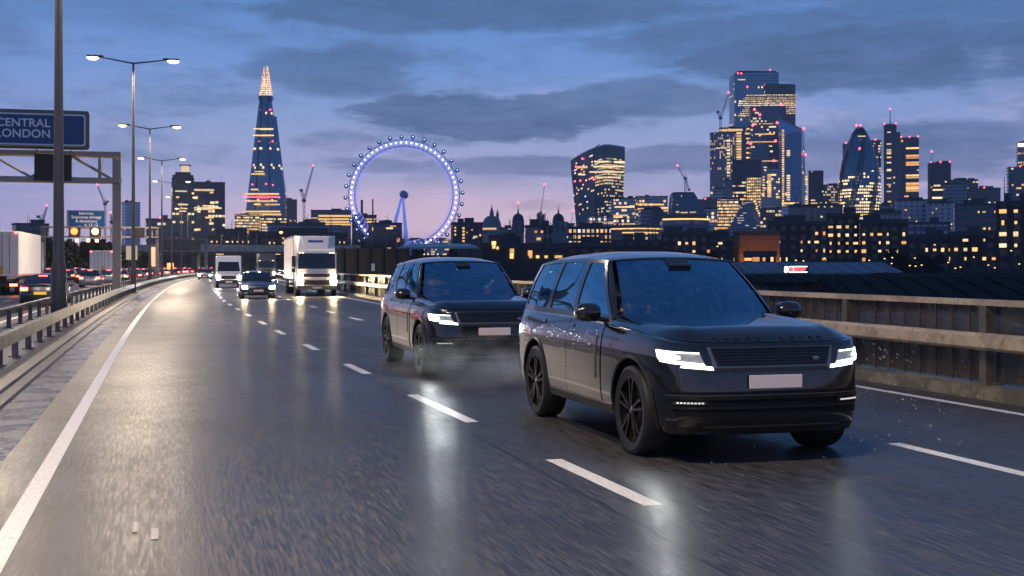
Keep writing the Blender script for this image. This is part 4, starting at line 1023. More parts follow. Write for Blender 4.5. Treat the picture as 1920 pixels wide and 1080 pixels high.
def truck(loc, rz, label, name='truck', H=3.5, Lb=7.5, lamp=M_HEADW, blue=True, cabm=P_BOX):
    r = empty(name, loc, rz, label, 'truck'); W_ = 2.44
    m = MB(); m.box((-Lb/2+1.05,0,(H+.98)/2),(Lb,W_,H-.98)); m.build('cargo_box', P_BOX, r, bevel=.03)
    m = MB()
    for z_ in (1.0,H-.03):
        for sg in (1,-1): m.box((-Lb/2+1.05,sg*(W_/2+.006),z_),(Lb,.03,.07))
    for x_ in np.arange(-Lb+1.4,1.0,1.2):
        for sg in (1,-1): m.box((x_,sg*(W_/2+.005),(H+.98)/2),(.03,.012,H-1.1))
    m.build('box_frame', principled('trim_alu',(.4,.39,.38),.4,.6), r)
    cab = [(1.18,.55),(1.18,2.55),(2.72,2.55),(2.86,1.55),(2.92,.95),(2.94,.42),(2.2,.42),(2.2,.55)]
    MB().extrude_y(cab, -1.15, 1.15).build('cab', cabm, r, bevel=.07, seg=3)
    # wind deflector
    m = MB(); m.add([(1.2,-1.2,2.55),(1.2,1.2,2.55),(2.65,1.1,2.56),(2.65,-1.1,2.56),(1.2,-1.2,H),(1.2,1.2,H),(1.75,.85,H-.02),(1.75,-.85,H-.02),(2.45,.62,2.72),(2.45,-.62,2.72)],
        [(0,1,5,4),(4,5,6,7),(7,6,8,9),(9,8,2,3),(1,2,8,6,5),(0,4,7,9,3),(0,3,2,1)]); df = m.build('wind_deflector', cabm, r, bevel=.04)
    if blue:
        quad('name_panel', principled('faded_blue',(.05,.13,.32),.4), df, [(2.13,-.42,3.06),(2.13,.42,3.06),(2.00,.42,3.24),(2.00,-.42,3.24)], .01)
    quad('windscreen', M_DGLASS, r, [(2.87,-1.06,1.58),(2.87,1.06,1.58),(2.755,1.02,2.46),(2.755,-1.02,2.46)], .02, .0)
    m = MB(); m.box((2.94,0,1.20),(.04,1.5,.20)); m.box((2.95,0,.78),(.06,1.45,.30)); m.build('grille', M_TRIM, r, bevel=.02)
    m = MB(); m.box((2.98,0,.52),(.12,2.3,.28)); m.build('bumper', principled('grey_bumper',(.12,.115,.11),.5), r, bevel=.04)
    m = MB(); m.box((3.045,0,.50),(.01,.5,.11)); m.build('number_plate', M_PLATE, r)
    for sg in (1,-1):
        m = MB(); m.box((2.95,sg*.93,.86),(.08,.38,.30)); h_ = m.build('headlight', M_HDIM, r, bevel=.03)
        m = MB(); m.lathe([(.001,.05),(.15,.03),(.165,0),(.165,-.04)], 16, (2.985,sg*.95,.86), 'x'); m.build('headlamp_lens', lamp, h_, True)
        for y_ in (.95,.78):
            m = MB(); m.lathe([(.001,.03),(.035,.01),(.035,-.03)], 10, (2.76,sg*y_,2.50), 'x'); m.build('marker_light', principled('marker_amber',(1,.5,.2),.4,0,(1,.55,.25),8,sample=False), r)
        m = MB(); m.box((2.70,sg*1.30,2.0),(.12,.20,.62)); m.box((2.70,sg*1.30,1.5),(.12,.2,.24)); m.tube((2.6,sg*1.12,2.28),(2.70,sg*1.30,2.28),.02); m.build('door_mirror', M_TRIM, r, bevel=.02)
        quad('side_glass', M_DGLASS, r, [(2.6,sg*1.16,1.62),(1.5,sg*1.16,1.62),(1.5,sg*1.16,2.35),(2.52,sg*1.16,2.35)], .006)
        wheel(r, 2.0, sg*1.02, .46, .30, sg=sg, rimk=.6); wheel(r, -Lb+3.0, sg*.98, .46, .5, sg=sg, rimk=.6)
        m = MB()
        for z_ in (.55,.82): m.box((-1.1,sg*1.17,z_),(3.6,.04,.09))
        for x_ in (-2.8,-1.2,.4): m.box((x_,sg*1.15,.72),(.06,.04,.5))
        m.build('side_guard', M_GALV, r)
    m = MB(); m.box((-Lb/2+1.4,0,.80),(Lb-.6,.9,.25)); m.build('chassis', M_TRIM, r)
    return r
p, rz = oncoming(586, 73); truck(p, rz-.01, 'large white box truck with warm headlights and a blue name panel on its wind deflector', blue=True, Lb=8.5)
p, rz = oncoming(499, 165); truck(p, rz, 'small distant lorry with pale deflector, between the white van and the big box truck', H=3.45, Lb=8, lamp=M_HEADC, blue=False, cabm=principled('dark_cab',(.07,.075,.08),.4))

# ---- the other carriageway: vehicles driving away
def away(px, Y):
    p = at(px, 500, Y); p.z = 0; return p, road_dir(Y)
def trailer(loc, rz, label, H=4.1, L=12., redtop=True, cat='lorry', pan=P_BOX):
    r = empty('lorry', loc, rz, label, cat); W_ = 2.5
    m = MB(); m.box((L/2,0,(H+1.15)/2),(L,W_,H-1.15)); m.build('cargo_box', pan, r, bevel=.03)
    m = MB(); m.box((-.02,0,(H+1.15)/2),(.03,.04,H-1.3)); 
    for y_ in (-.75,-.35,.35,.75): m.box((-.03,y_,(H+1.15)/2),(.03,.04,H-1.4))
    m.build('rear_door_bars', M_GALV, r)
    m = MB(); m.box((L/2+.3,0,.95),(L-.8,1.0,.3)); m.box((0.05,0,.62),(.1,2.4,.22)); m.build('chassis', M_TRIM, r)
    m = MB(); m.box((L+1.3,0,1.9),(2.2,2.4,2.9)); m.build('cab', principled('dark_cab',(.07,.075,.08),.4), r, bevel=.08)
    for sg in (1,-1):
        m = MB(); m.box((-.03,sg*.98,.62),(.05,.42,.14)); m.build('tail_light', M_TAILB, r)
        m = MB(); m.box((-.02,sg*1.12,H-.10),(.04,.14,.08)); m.build('marker_light', M_BRAKE, r)
        for x_ in (1.6,2.9,4.2,L-.4,L+1.2): wheel(r, x_, sg*1.05, .5, .35, sg=sg, rimk=.55)
        m = MB()
        for z_ in (.6,.9): m.box((L*.55,sg*1.22,z_),(L*.4,.04,.1))
        m.build('side_guard', M_GALV, r)
        m = MB(); m.box((L*.5,sg*(W_/2+.004),1.22),(L*.98,.01,.08)); m.build('reflective_tape', principled('red_tape',(.5,.03,.02),.4), r)
    m = MB(); m.box((-.04,-.2,1.5),(.01,.35,.5)); m.build('hazard_panel', principled('yellow_panel',(.65,.35,.03),.5), r)
    return r
p, rz = away(-8, 72); trailer(p, rz, 'large white lorry cut off by the left edge of the picture, seen from behind', H=3.8, L=11)
p, rz = away(190, 138); trailer(p, rz, 'smaller pale lorry with closed rear doors, behind the gantry leg', H=3.5, L=8)
p, rz = away(86, 55); small_car(p, rz, 'dark saloon with red tail lights and a yellow plate, left of the thick lamp column', 'car', P_DARK, 4.6, 1.84, 1.42, 'sedan', None, M_TAILB, plate=M_YPLATE)
p, rz = away(172, 101); small_car(p, rz, 'silver hatchback with red tail lights, in front of the smaller lorry', 'car', P_SILV, 4.1, 1.78, 1.52, 'hatch', None, M_TAILB)
proto = {}
jam_lab = 'one of the many distant cars queueing with red tail lights along the far carriageway'
rnd = random.Random(4); kinds = [(P_DARK,4.5,1.82,1.45,'sedan'),(P_SILV,4.1,1.78,1.5,'hatch'),(P_RED,4.0,1.75,1.5,'hatch'),(P_GREY,4.6,1.85,1.62,'hatch')]
def jam(Y, off, k, glow=M_TAILB, front=None, lab=None):
    jam_lab = lab
    lab = jam_lab if front is None else lab
    grp = 'distant queue of cars with red tail lights' if front is None else 'distant oncoming cars with headlights on'
    key = (k, front is None); p = road(Y, off); rz = road_dir(Y)+(0 if front is None else math.pi)
    if key not in proto:
        c_ = kinds[k]; proto[key] = small_car(p, rz, lab, 'car', *c_[:4], c_[4], front, glow if front is None else None, group=grp, detail=False)
    else:
        c = copy_tree(proto[key]); c['label'] = lab; c.location = p; c.rotation_euler.z = rz
for lane, off in enumerate((-5.6,-9.0,-12.2,-15.3)):
    Y = [112,128,122,150][lane]; cnt = 0; ln = ['median lane','second lane','third lane','far left lane'][lane]
    while Y < 420:
        kk_ = rnd.randrange(4); jam(Y+rnd.uniform(-1.5,1.5), off+rnd.uniform(-.2,.2), kk_, lab='%s %s back in the red tail-light queue, %s' % (ORD[cnt], ['dark saloon','silver hatchback','red hatchback','grey tall car'][kk_], ln)); cnt += 1; Y += rnd.uniform(8.5,15)*(1+Y/500)
jam(158, 1.9, 1, None, M_HEADC, 'nearest of the small distant oncoming cars, just left of the white van')
for nq, (Y, o_) in enumerate(((185,5.2),(210,8.5),(230,1.8),(238,5.2),(262,8.6),(285,1.9),(300,5.2),(335,8.5),(360,1.9))): jam(Y, o_, rnd.randrange(4), None, [M_HEADW, M_HEADC][rnd.randrange(2)], '%s of the tiny oncoming cars with headlights on, counted away behind the white van' % ORD[nq+1])
# ---------------------------------------------------------------- facade materials
def facade(name, wall, glass, cw, ch, lit, warm=(1,.66,.27), es=1.6, fx=.14, fy=.30, run=6, metal=.0, low=0., seed=0., grow=.55, refl=.5, rz_wall=.6, top=None):
    """window grid from metric UVs: cw x ch cells, 'lit' share of them on; 'low' raises that share towards the ground"""
    if name in MATS: return MATS[name]
    m = bpy.data.materials.new(name); m.use_nodes = True; t = NT(m.node_tree); b = t.n['Principled BSDF']
    uv = t.node('ShaderNodeUVMap').outputs[0]; u, v, _ = t.sep(uv)
    cu = t.m('DIVIDE', u, cw); cv = t.m('DIVIDE', v, ch); iu = t.m('FLOOR', cu); iv = t.m('FLOOR', cv); fu = t.m('FRACT', cu); fv = t.m('FRACT', cv)
    win = t.m('MULTIPLY', t.m('MULTIPLY', t.m('GREATER_THAN', fu, fx/2), t.m('LESS_THAN', fu, 1-fx/2)), t.m('MULTIPLY', t.m('GREATER_THAN', fv, fy*.6), t.m('LESS_THAN', fv, 1-fy*.4)))
    onwall = t.m('GREATER_THAN', v, -900); win = t.m('MULTIPLY', win, onwall)
    r1 = t.white(t.xyz(iu, iv, seed+.5)); r2 = t.white(t.xyz(t.m('FLOOR', t.m('DIVIDE', cu, run)), iv, seed+7.3)); r4 = t.white(t.xyz(0, iv, seed+3.3)); r3 = t.noise(t.xyz(cu, cv, seed*3.1), .09, 2)
    sc = t.m('ADD', t.m('ADD', t.m('MULTIPLY', r1, .34), t.m('MULTIPLY', r2, .30)), t.m('ADD', t.m('MULTIPLY', r4, .16), t.m('MULTIPLY', r3, .45)))
    thr = .99-.75*lit
    if low: thr = t.m('SUBTRACT', thr, t.smooth(v, low, -5, 0, .30))
    on = t.m('GREATER_THAN', sc, thr)
    lum = t.m('ADD', t.m('MULTIPLY', r1, .9), .25); on = t.m('MULTIPLY', on, win)
    if top is not None: on = t.m('MULTIPLY', on, t.m('LESS_THAN', v, top))
    t.l.new(t.mix(win, wall, glass), b.inputs['Base Color'])
    wv = t.white(t.xyz(iu, iv, seed+2.))
    t.l.new(t.m('ADD', t.m('MULTIPLY', win, .12-rz_wall), rz_wall), b.inputs['Roughness'])
    t.l.new(t.m('MULTIPLY', win, refl), b.inputs['Metallic'])
    t.l.new(t.ramp(wv, [(0,tuple(c*k for c,k in zip(warm,(1,.88,.75)))),(.35,(1,.64,.26)),(.72,(1,.80,.52)),(.93,(.82,.92,1))], 'CONSTANT'), b.inputs['Emission Color']); t.l.new(t.m('MULTIPLY', on, t.m('MULTIPLY', lum, es*.66)), b.inputs['Emission Strength'])
    m.cycles.emission_sampling = 'NONE'; MATS[name] = m; return m
def litmat(name, col, es, vary=.7):
    m = bpy.data.materials.new(name); m.use_nodes = True; t = NT(m.node_tree); b = t.n['Principled BSDF']
    b.inputs['Base Color'].default_value = (.2,.15,.1,1); b.inputs['Emission Color'].default_value = tuple(col)+(1,)
    co = t.node('ShaderNodeTexCoord').outputs['Object']; oi = t.node('ShaderNodeObjectInfo').outputs['Random']
    n = t.white(t.m('FLOOR', t.m('MULTIPLY', t.sep(co)[0], 3)) if False else co)
    k = t.m('MULTIPLY', t.m('MULTIPLY_ADD', oi, 1.2*vary, 1-.6*vary), t.m('MULTIPLY_ADD', t.noise(co, 2.3, 3, .7), 1.4, .25))
    t.l.new(t.m('MULTIPLY', k, es), b.inputs['Emission Strength']); m.cycles.emission_sampling = 'NONE'; return m
M_WIN = litmat('lit_window_warm', (1,.58,.20), 1.25); M_WINO = litmat('lit_window_orange', (1,.42,.12), 1.1); M_WINW = litmat('lit_window_pale', (1,.74,.42), 1.1)
M_BEACON = principled('red_beacon', (.5,.02,.02), .4, 0, (1,.05,.08), 9, sample=False)
M_LED = principled('city_lamp', (1,.8,.5), .4, 0, (1,.52,.16), 3.2, sample=False)
BLUEG = (.13,.24,.34); DARKW = (.06,.09,.13)
UNIT = None
def unit_box(mat, key):
    k = 'unit_'+key
    if k not in MATS:
        m = MB(); m.box((0,0,0),(1,1,1)); MATS[k] = m.mesh('window_pane', mat)
    return MATS[k]
def pane(parent, name, c, d, mat, rz=0.):
    o = bpy.data.objects.new(name, unit_box(mat, mat.name)); link(o, parent); o.location = c; o.scale = d; o.rotation_euler = (0,0,rz); return o
def beacon(parent, c, r=1.0):
    if 'beacon_mesh' not in MATS:
        m = MB(); m.lathe([(.15,-1),(.8,-.6),(1,0),(.8,.6),(.15,1)], 8); MATS['beacon_mesh'] = m.mesh('beacon', M_BEACON, True)
    o = bpy.data.objects.new('beacon', MATS['beacon_mesh']); link(o, parent); o.location = c; o.scale = (r,r,r); return o
ZG = -8.5
BR = random.Random(11)
def block(px0, px1, pyt, Y, label, mat, rot=.0, dr=.7, name='building', roofbits=1, cat='building', lits=0, litm=None, beacons=0, cell=None, step=None, pyb=None, parapet=True, group=None, plant=None):
    """building whose outline fills photo columns px0..px1 and reaches row pyt, at distance Y. Origin at its base; local -y faces the camera"""
    c = at((px0+px1)/2, 500, Y); face = math.atan2(c.x, Y)        # bearing
    W = (px1-px0)/F*Y*math.cos(face)*1.0; s = abs(math.sin(rot)); co = math.cos(rot)
    w = W/(co+dr*s); d = w*dr; H = (HY-pyt)/F*Y+HC-ZG
    ctr = Vector((c.x, Y, ZG)) + Vector((math.sin(face), math.cos(face), 0))*(d/2)
    e = empty(name, ctr, rot-face, label, cat, group)
    m = MB(); poly = [(-w/2,-d/2),(w/2,-d/2),(w/2,d/2),(-w/2,d/2)]
    m.prism(poly, 0, H); m.build('facade', mat, e, recalc=False)
    if parapet:
        m = MB(); t_ = max(.3, w*.012)
        m.box((0,-d/2,H+.4),(w+.4,t_,1.2)); m.box((0,d/2,H+.4),(w+.4,t_,1.2)); m.box((-w/2,0,H+.4),(t_,d-t_-.1,1.2)); m.box((w/2,0,H+.4),(t_,d-t_-.1,1.2)); m.build('parapet', M_DRK, e)
    if roofbits:
        m = MB()
        for k in range(BR.randint(1,3)*roofbits):
            bw = w*BR.uniform(.12,.4); m.box((BR.uniform(-.3,.3)*w, BR.uniform(-.2,.2)*d, H+BR.uniform(1,2.)*.8),(bw,d*.4,BR.uniform(2.2,4.5)))
        for k in range(3): 
            q = Vector((BR.uniform(-.4,.4)*w, BR.uniform(-.2,.2)*d, H)); m.tube(q, q+Vector((0,0,BR.uniform(3,8))), .15, .08, 5)
        m.build('roof_plant', M_DRK, e)
    if lits:
        cw, ch, fx, fy = cell; nx = max(1,int(w/cw)); nz = max(1,int((H)/ch)); cells = [(i,j) for i in range(nx) for j in range(nz) if (j+.5)*ch > (0 if pyb is None else (HY-pyb)/F*Y+HC-ZG)]
        BR.shuffle(cells)
        for (i,j) in cells[:lits]:
            pane(e, 'lit_window', (-w/2+(i+.5)*w/nx, -d/2-.04, (j+.5)*ch), (w/nx*fx*BR.choice((.55,.8,1.,1.5)), .12, ch*fy*BR.choice((.7,.9,1.1))), litm[BR.randrange(len(litm))])
    for k in range(beacons): beacon(e, (-w/2*.9+w*.9*k/max(1,beacons-1) if beacons > 1 else 0, -d/2, H+1.5), Y/1500.)
    e['_'] = 0; del e['_']
    return e, w, d, H
M_DRK = principled('roof_dark', (.035,.042,.055), .6, vary=.2)
F_OFF = facade('office_glass', DARKW, BLUEG, 3., 3.9, .34, low=60)
F_GREY = facade('grey_office', (.10,.105,.12), (.03,.05,.07), 3.4, 3.6, .22, es=1.3, fx=.3, fy=.5, refl=.3)
F_DARKAP = facade('dark_brick_flats', (.018,.017,.020), (.02,.025,.035), 3.2, 3.0, .10, (1,.50,.16), 1.2, .5, .5, 2, refl=.3, seed=4)
F_GOLD = facade('golden_floors', (.03,.035,.04), (.05,.07,.09), 2.6, 3.8, .80, es=1.9, fx=.12, fy=.42, run=9, seed=2)
F_BLUE = facade('blue_curtain_wall', (.08,.12,.17), (.16,.27,.40), 3., 3.9, .14, es=1.4, fx=.10, fy=.16, refl=.75, seed=5)
F_WHITE = facade('pale_flats', (.36,.38,.44), (.04,.06,.10), 4.2, 3.3, .10, es=1.5, fx=.55, fy=.45, refl=.4, seed=8, run=3)
F_RIB = facade('silver_ribs', (.22,.25,.30), (.05,.075,.11), 2.6, 3.8, .30, (1,.74,.42), 1.1, .45, .25, 4, refl=.6, seed=9)
F_SLATE = facade('slate_tower', (.09,.11,.16), (.08,.12,.18), 3., 3.9, .10, es=1.3, fx=.25, fy=.45, refl=.5, seed=12)

# ---------------------------------------------------------------- tall glass spire on the left
YS = 1750.; k = YS/F
sp = empty('skyscraper', (at(497,500,YS).x, YS, ZG), 0, 'tapering glass spire with a glowing white tip, left of the big wheel', 'skyscraper')
hz = lambda py: (HY-py)*k+HC-ZG
F_SP = facade('spire_glass', (.06,.11,.15), (.13,.25,.36), 3.2, 3.9, .10, (1,.70,.35), 2.2, .08, .18, 9, refl=.7, seed=21, low=hz(345), top=hz(185))
sh = lambda px: (px-497)*k
def spire_face(name, b, t, y0, mat=F_SP, py0=455, py1=186):
    m = MB(); H0 = hz(py0); H1 = hz(py1)
    m.add([(sh(b[0]),y0[0],H0),(sh(b[1]),y0[1],H0),(sh(t[1]),y0[3],H1),(sh(t[0]),y0[2],H1)], [(0,1,2,3)], [[(sh(b[0]),H0),(sh(b[1]),H0),(sh(t[1]),H1),(sh(t[0]),H1)]])
    return m
# faceted shards: left, centre, right, each its own slab
def shard(name, bx, tx, y0, y1, ty0, ty1, py1, mat):
    m = MB(); H0 = 0; H1 = hz(py1)
    b = [(sh(bx[0]),y0),(sh(bx[1]),y1),(sh(bx[1])*.9,45),(sh(bx[0])*.9,45)]; t = [(sh(tx[0]),ty0,H1),(sh(tx[1]),ty1,H1),(sh(tx[1])*.9,8,H1),(sh(tx[0])*.9,8,H1)]
    m.prism(b, H0, H1, t); return m.build(name, mat, sp, recalc=False)
shard('glass_shard', (452,480), (487.5,493), -18, -34, -5, -7, 188, F_SP)
shard('glass_shard', (481,520), (493.4,502.8), -36, -38, -7.3, -7.3, 184, F_SP)
shard('glass_shard', (521,547), (503.2,509.5), -36, -12, -7, -3, 188, F_SP)
shard('glass_shard', (528,551), (514,518.5), -10, 2, -2, 0, 218, F_SP)
for bx_, tx_ in (((480.4),(493.2)),((520.4),(503.0))):
    m = MB(); m.tube((sh(bx_),-37.5,0),(sh(tx_),-8.2,hz(186)),1.1,.7,6); m.build('corner_fin', principled('fin_dark',(.02,.03,.04),.4), sp)
M_TIP = litmat('spire_tip_glow', (1,.62,.38), 3.2, .2)
mt_ = facade('spire_tip', (.5,.3,.2), (.3,.25,.25), 1.3, 3.2, 1.4, (1,.50,.32), 3.6, .25, .28, 3, seed=31)
for (b0,b1,t0,t1,pt) in ((487.3,496.2,494.0,496.0,125),(497.6,510.3,499.2,502.6,124),(491,506,496.2,499,146)):
    m = MB(); H0 = hz(180); H1 = hz(pt)
    m.prism([(sh(b0),-5),(sh(b1),-6),(sh(b1),4),(sh(b0),4)], H0, H1, [(sh(t0),-.8,H1),(sh(t1),-.8,H1),(sh(t1),.8,H1),(sh(t0),.8,H1)]); m.build('glowing_tip', mt_, sp, recalc=False)
m = MB(); m.prism([(sh(486.5),-7),(sh(510.8),-7),(sh(510.8),6),(sh(486.5),6)], hz(188), hz(180)); m.build('gallery_band', principled('band_slate',(.06,.08,.14),.3,.4), sp)
for (a0,a1,py,mt2,hh) in ((479,515,243.5,M_WIN,1.2),(479,517,256,M_WIN,1.6),(491,516,244.5,M_WINW,1.),(478,502,328.5,M_WIN,1.4),(484,500,324,M_WIN,1.2),(478,491,357.5,M_WIN,1.6),(467,530,366,M_WIN,2.4),(468,529,371.5,M_BEACON,.8),(485,496,385,M_WIN,2),(466,527,379,M_WIN,1.6),(505,532,385.5,M_WIN,1.8),(465,533,398.5,M_WIN,2.),(464,535,404,M_WIN,2.6)):
    yy = -38.5+ (455-py)/270.*31+2.0; pane(sp, 'lit_floor', (sh((a0+a1)/2), yy-1.6, hz(py)), (sh(a1)-sh(a0), 3.0, hh), mt2)
for (px,py) in ((492,207),(509,207),(490,267),(515,267),(480,348),(505,347),(518,349),(465,371),(530,372)): beacon(sp, (sh(px), -36+(455-py)/270.*30, hz(py)), 1.1)

# ---------------------------------------------------------------- observation wheel
YE = 1250.; k = YE/F; C = at(757.5, 366, YE); RW = 104*k
ew = empty('observation_wheel', (C.x, YE, ZG), 0, 'huge observation wheel lit blue-white with round pods on its rim', 'observation wheel')
cz = C.z-ZG
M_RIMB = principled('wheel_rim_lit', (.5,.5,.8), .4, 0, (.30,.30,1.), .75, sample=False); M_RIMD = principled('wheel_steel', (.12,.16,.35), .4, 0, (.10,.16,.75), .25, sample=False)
M_LAMPB = principled('rim_lamp', (1,1,1), .4, 0, (.62,.70,1.), 7, sample=False); M_POD = principled('pod_glass', (.02,.07,.16), .12, .6, (.05,.22,.6), .16, sample=False)
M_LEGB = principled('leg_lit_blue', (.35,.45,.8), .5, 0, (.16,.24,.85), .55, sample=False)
def ring(r, yo, th, n=96): 
    m = MB(); pts = [Vector((r*math.cos(2*math.pi*i/n), yo, cz+r*math.sin(2*math.pi*i/n))) for i in range(n)]; m.path(pts, th, 5, True); return m
ring(RW, 0, .55).build('outer_ring', M_RIMD, ew, True)
for yo in (-4,4): ring(RW-4.2-2.2, yo, .35).build('inner_ring', M_RIMD, ew, True)
ring(RW-9, 0, .3).build('inner_chord', M_RIMB, ew, True)
m = MB(); n = 64
for i in range(n):
    a0 = 2*math.pi*i/n; a1 = 2*math.pi*(i+.5)/n; a2 = 2*math.pi*(i+1)/n
    P_ = lambda r, y, a: Vector((r*math.cos(a), y, cz+r*math.sin(a)))
    for yo in (-4,4):
        m.tube(P_(RW,0,a0), P_(RW-6.4,yo,a1), .24, n=4); m.tube(P_(RW-6.4,yo,a1), P_(RW,0,a2), .24, n=4)
        m.tube(P_(RW-6.4,yo,a1), P_(RW-9,0,a0), .2, n=4)
    m.tube(P_(RW-6.4,-4,a1), P_(RW-6.4,4,a1), .2, n=4)
m.build('rim_truss', M_RIMB, ew)
m = MB(); m.lathe([(.2,-.9),(.9,0),(.2,.9)], 8); lm = m.mesh('rim_lamp', M_LAMPB, True)
for i in range(64):
    a = 2*math.pi*(i+.5)/64; o = bpy.data.objects.new('rim_lamp', lm); link(o, ew); r_ = RW-3.0; o.location = (r_*math.cos(a), -3.4, cz+r_*math.sin(a)); q = 1.0 if math.sin(a) > -.95 else .7; o.scale = (q*.95,)*3
m = MB(); m.lathe([(.1,-2.3),(1.3,-2.0),(2.0,-1.1),(2.2,0),(2.0,1.1),(1.3,2.0),(.1,2.3)], 12, axis='y'); pm = m.mesh('pod', M_POD, True)
m = MB(); m.box((0,0,0),(.5,.6,4.4)); am = m.mesh('pod_mount', M_RIMD)
for i in range(32):
    a = 2*math.pi*(i+.22)/32; r_ = RW+3.1; o = bpy.data.objects.new('pod', pm); link(o, ew); o.location = (r_*math.cos(a), 0, cz+r_*math.sin(a))
    if i < 32:
        q = bpy.data.objects.new('pod_lamp', lm); link(q, o); q.location = (.3,-2.4,.3); q.scale = (.45,)*3
        u = bpy.data.objects.new('pod_mount', am); link(u, o); u.location = (-1.6*math.cos(a),0,-1.6*math.sin(a)); u.rotation_euler = (0, math.pi/2-a, 0)
m = MB()
for i in range(40):
    a = 2*math.pi*i/40; yo = 5 if i%2 else -5; m.tube((2.*math.cos(a), yo, cz+2.*math.sin(a)), ((RW-9)*math.cos(a+.05), 0, cz+(RW-9)*math.sin(a+.05)), .045, n=3)
m.build('spokes', principled('spoke_cable', (.25,.25,.36), .5), ew)
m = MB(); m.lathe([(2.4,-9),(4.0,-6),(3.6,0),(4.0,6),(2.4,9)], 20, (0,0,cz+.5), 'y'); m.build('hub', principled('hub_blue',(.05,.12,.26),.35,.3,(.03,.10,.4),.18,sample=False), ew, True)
for bx, sgn in ((718,-1),(769,1)):
    m = MB(); p0 = Vector(((bx-757.5)*k, -16+4*sgn, 0)); p1 = Vector(((755.5+1.3*sgn-757.5)*k, -7, cz-3)); mid = p0*.5+p1*.5
    m.tube(p0, mid, 1.7, 2.2, 12); m.tube(mid, p1, 2.2, 1.1, 12); m.build('support_leg', M_LEGB, ew, True)

# ---------------------------------------------------------------- left cluster
def strip_lits(e, w, d, H, Y, rows, mats, th=.3, n=1):
    """lit floors: rows of (px0,px1,py,height m) given against the block's front face"""
def lits_at(e, ctrpx, Y, w, d, items, mats, yo=None):
    """lit strips on a block's front; items (px0,px1,py,h) in photo terms"""
    kk = Y/F
    for (a0,a1,py,h) in items:
        pane(e, 'lit_window', (((a0+a1)/2-ctrpx)*kk, (-d/2 if yo is None else yo)-.15, (HY-py)*kk+HC-ZG), ((a1-a0)*kk, .5, h), mats[BR.randrange(len(mats))])
e,w,d,H = block(22,92,421.5,700,'low teal-roofed block far left behind the white lorry', facade('teal_shed',(.02,.10,.12),(.02,.05,.06),9,6,.03,seed=3), .2, .6)
e,w,d,H = block(228,263,380,1500,'pale blue glass block behind the lamp columns, left of the dark twin tower', F_BLUE, .3, .8)
e,w,d,H = block(273,324,412,900,'low dark office block at the foot of the twin tower', F_GREY, .1, .6, beacons=1)
e,w,d,H = block(322,364,336,1100,'dark slim half of the twin tower with a lit lantern on its roof', facade('twin_dark',(.035,.055,.075),(.03,.05,.07),3.4,3.7,.13,es=1.6,fx=.2,fy=.5,refl=.35,seed=41), .0, .9, roofbits=0)
kk = 1100/F
m = MB(); m.box((0,0,H+1.5),(w*.94,d*.9,5)); m.box((0,0,H+5.0),(w*.7,d*.6,3.5)); m.build('roof_storey', principled('tower_slate',(.03,.045,.065),.5), e)
m = MB(); m.box((4*kk,0,H+9),(7,7,7)); m.build('roof_lantern', litmat('lantern_glow',(1,.72,.42),.8,.1), e); m = MB(); m.box((4*kk,0,H+13),(10,10,.9)); m.build('lantern_cap', M_DRK, e)
lits_at(e, 343, 1100, w, d, [(329,350,358.5,1.2),(334,352,383.5,1.2),(333,351,391,1),(336,349,396,.8)], [M_WIN,M_WINW])
e,w,d,H = block(363,422,343,1130,'broad dark half of the twin tower with lit office floors', facade('twin_wide',(.055,.065,.085),(.03,.045,.06),3.2,4.2,.22,es=1.7,fx=.16,fy=.5,refl=.3,seed=43), .0, .8)
lits_at(e, 392.5, 1130, w, d, [(365,401,356.5,1.8),(393,400,361,1.5),(394,402,380,2),(363,372,371,2.5),(364,402,391,2.5),(403,415,390,1.2),(380,402,386,1),(365,378,393,2.5),(385,400,408,1.5),(392,400,419,2),(365,372,431,2)], [M_WIN,M_WINW])
e,w,d,H = block(440,487,403,1600,'bright lit low office at the left foot of the glass spire', F_GOLD, .0, .8)
e,w,d,H = block(484,537,408,1650,'lit offices directly below the glass spire', F_GOLD, .0, .6)
e,w,d,H = block(533,557,375,1700,'small blue-grey stepped tower right of the glass spire', F_GREY, .3, .9)
e,w,d,H = block(500,566,420,1200,'dark block with flat roof below the glass spire', F_SLATE, .1, .5)
e,w,d,H = block(583,658,395,1450,'long office with golden lit floors between the crane and the wheel', facade('long_office',(.12,.12,.13),(.06,.07,.08),3,4.4,.15,es=1.2,fy=.5,seed=47), .0, .5)
lits_at(e, 620.5, 1450, w, d, [(597,657,405,2.2),(597,657,411,2.2),(600,655,416.5,2.2),(599,657,421,1.8),(584,596,409,1.2)], [M_WIN])
e,w,d,H = block(660,706,404,1480,'lit office wing seen behind the left of the wheel rim', F_GREY, .0, .6)
lits_at(e, 683, 1480, w, d, [(686,704,411,1.8),(688,702,416,1.8)], [M_WIN])
for px, pt, lab in ((678.5,375,'thick dark chimney left of the wheel hub'),(699,373,'thin dark chimney nearer the wheel hub')):
    b_ = at(px,500,1440); b_.z = ZG; e = empty('chimney', b_, 0, lab, 'chimney'); m = MB(); h_ = (HY-pt)/F*1440+HC-ZG; m.lathe([(2.0,0),(1.3,h_-3),(1.5,h_-2.5),(1.4,h_)], 12) if px < 690 else m.lathe([(1.2,0),(.8,h_)], 12); m.build('stack', principled('stack_grey',(.05,.06,.08),.5), e, True)
e,w,d,H = block(690,754,420,800,'grey slab block in front of the wheel legs', facade('slab_grey',(.07,.08,.10),(.04,.05,.07),3,3.3,.10,seed=51,es=1.3), .25, .7)
lits_at(e, 722, 800, w, d, [(719,732,428,.9),(740,746,450,2.5),(726,738,424,.7)], [M_WIN,M_WINW])
e,w,d,H = block(560,640,424,950,'dark low block behind the box truck', F_SLATE, .0, .5)
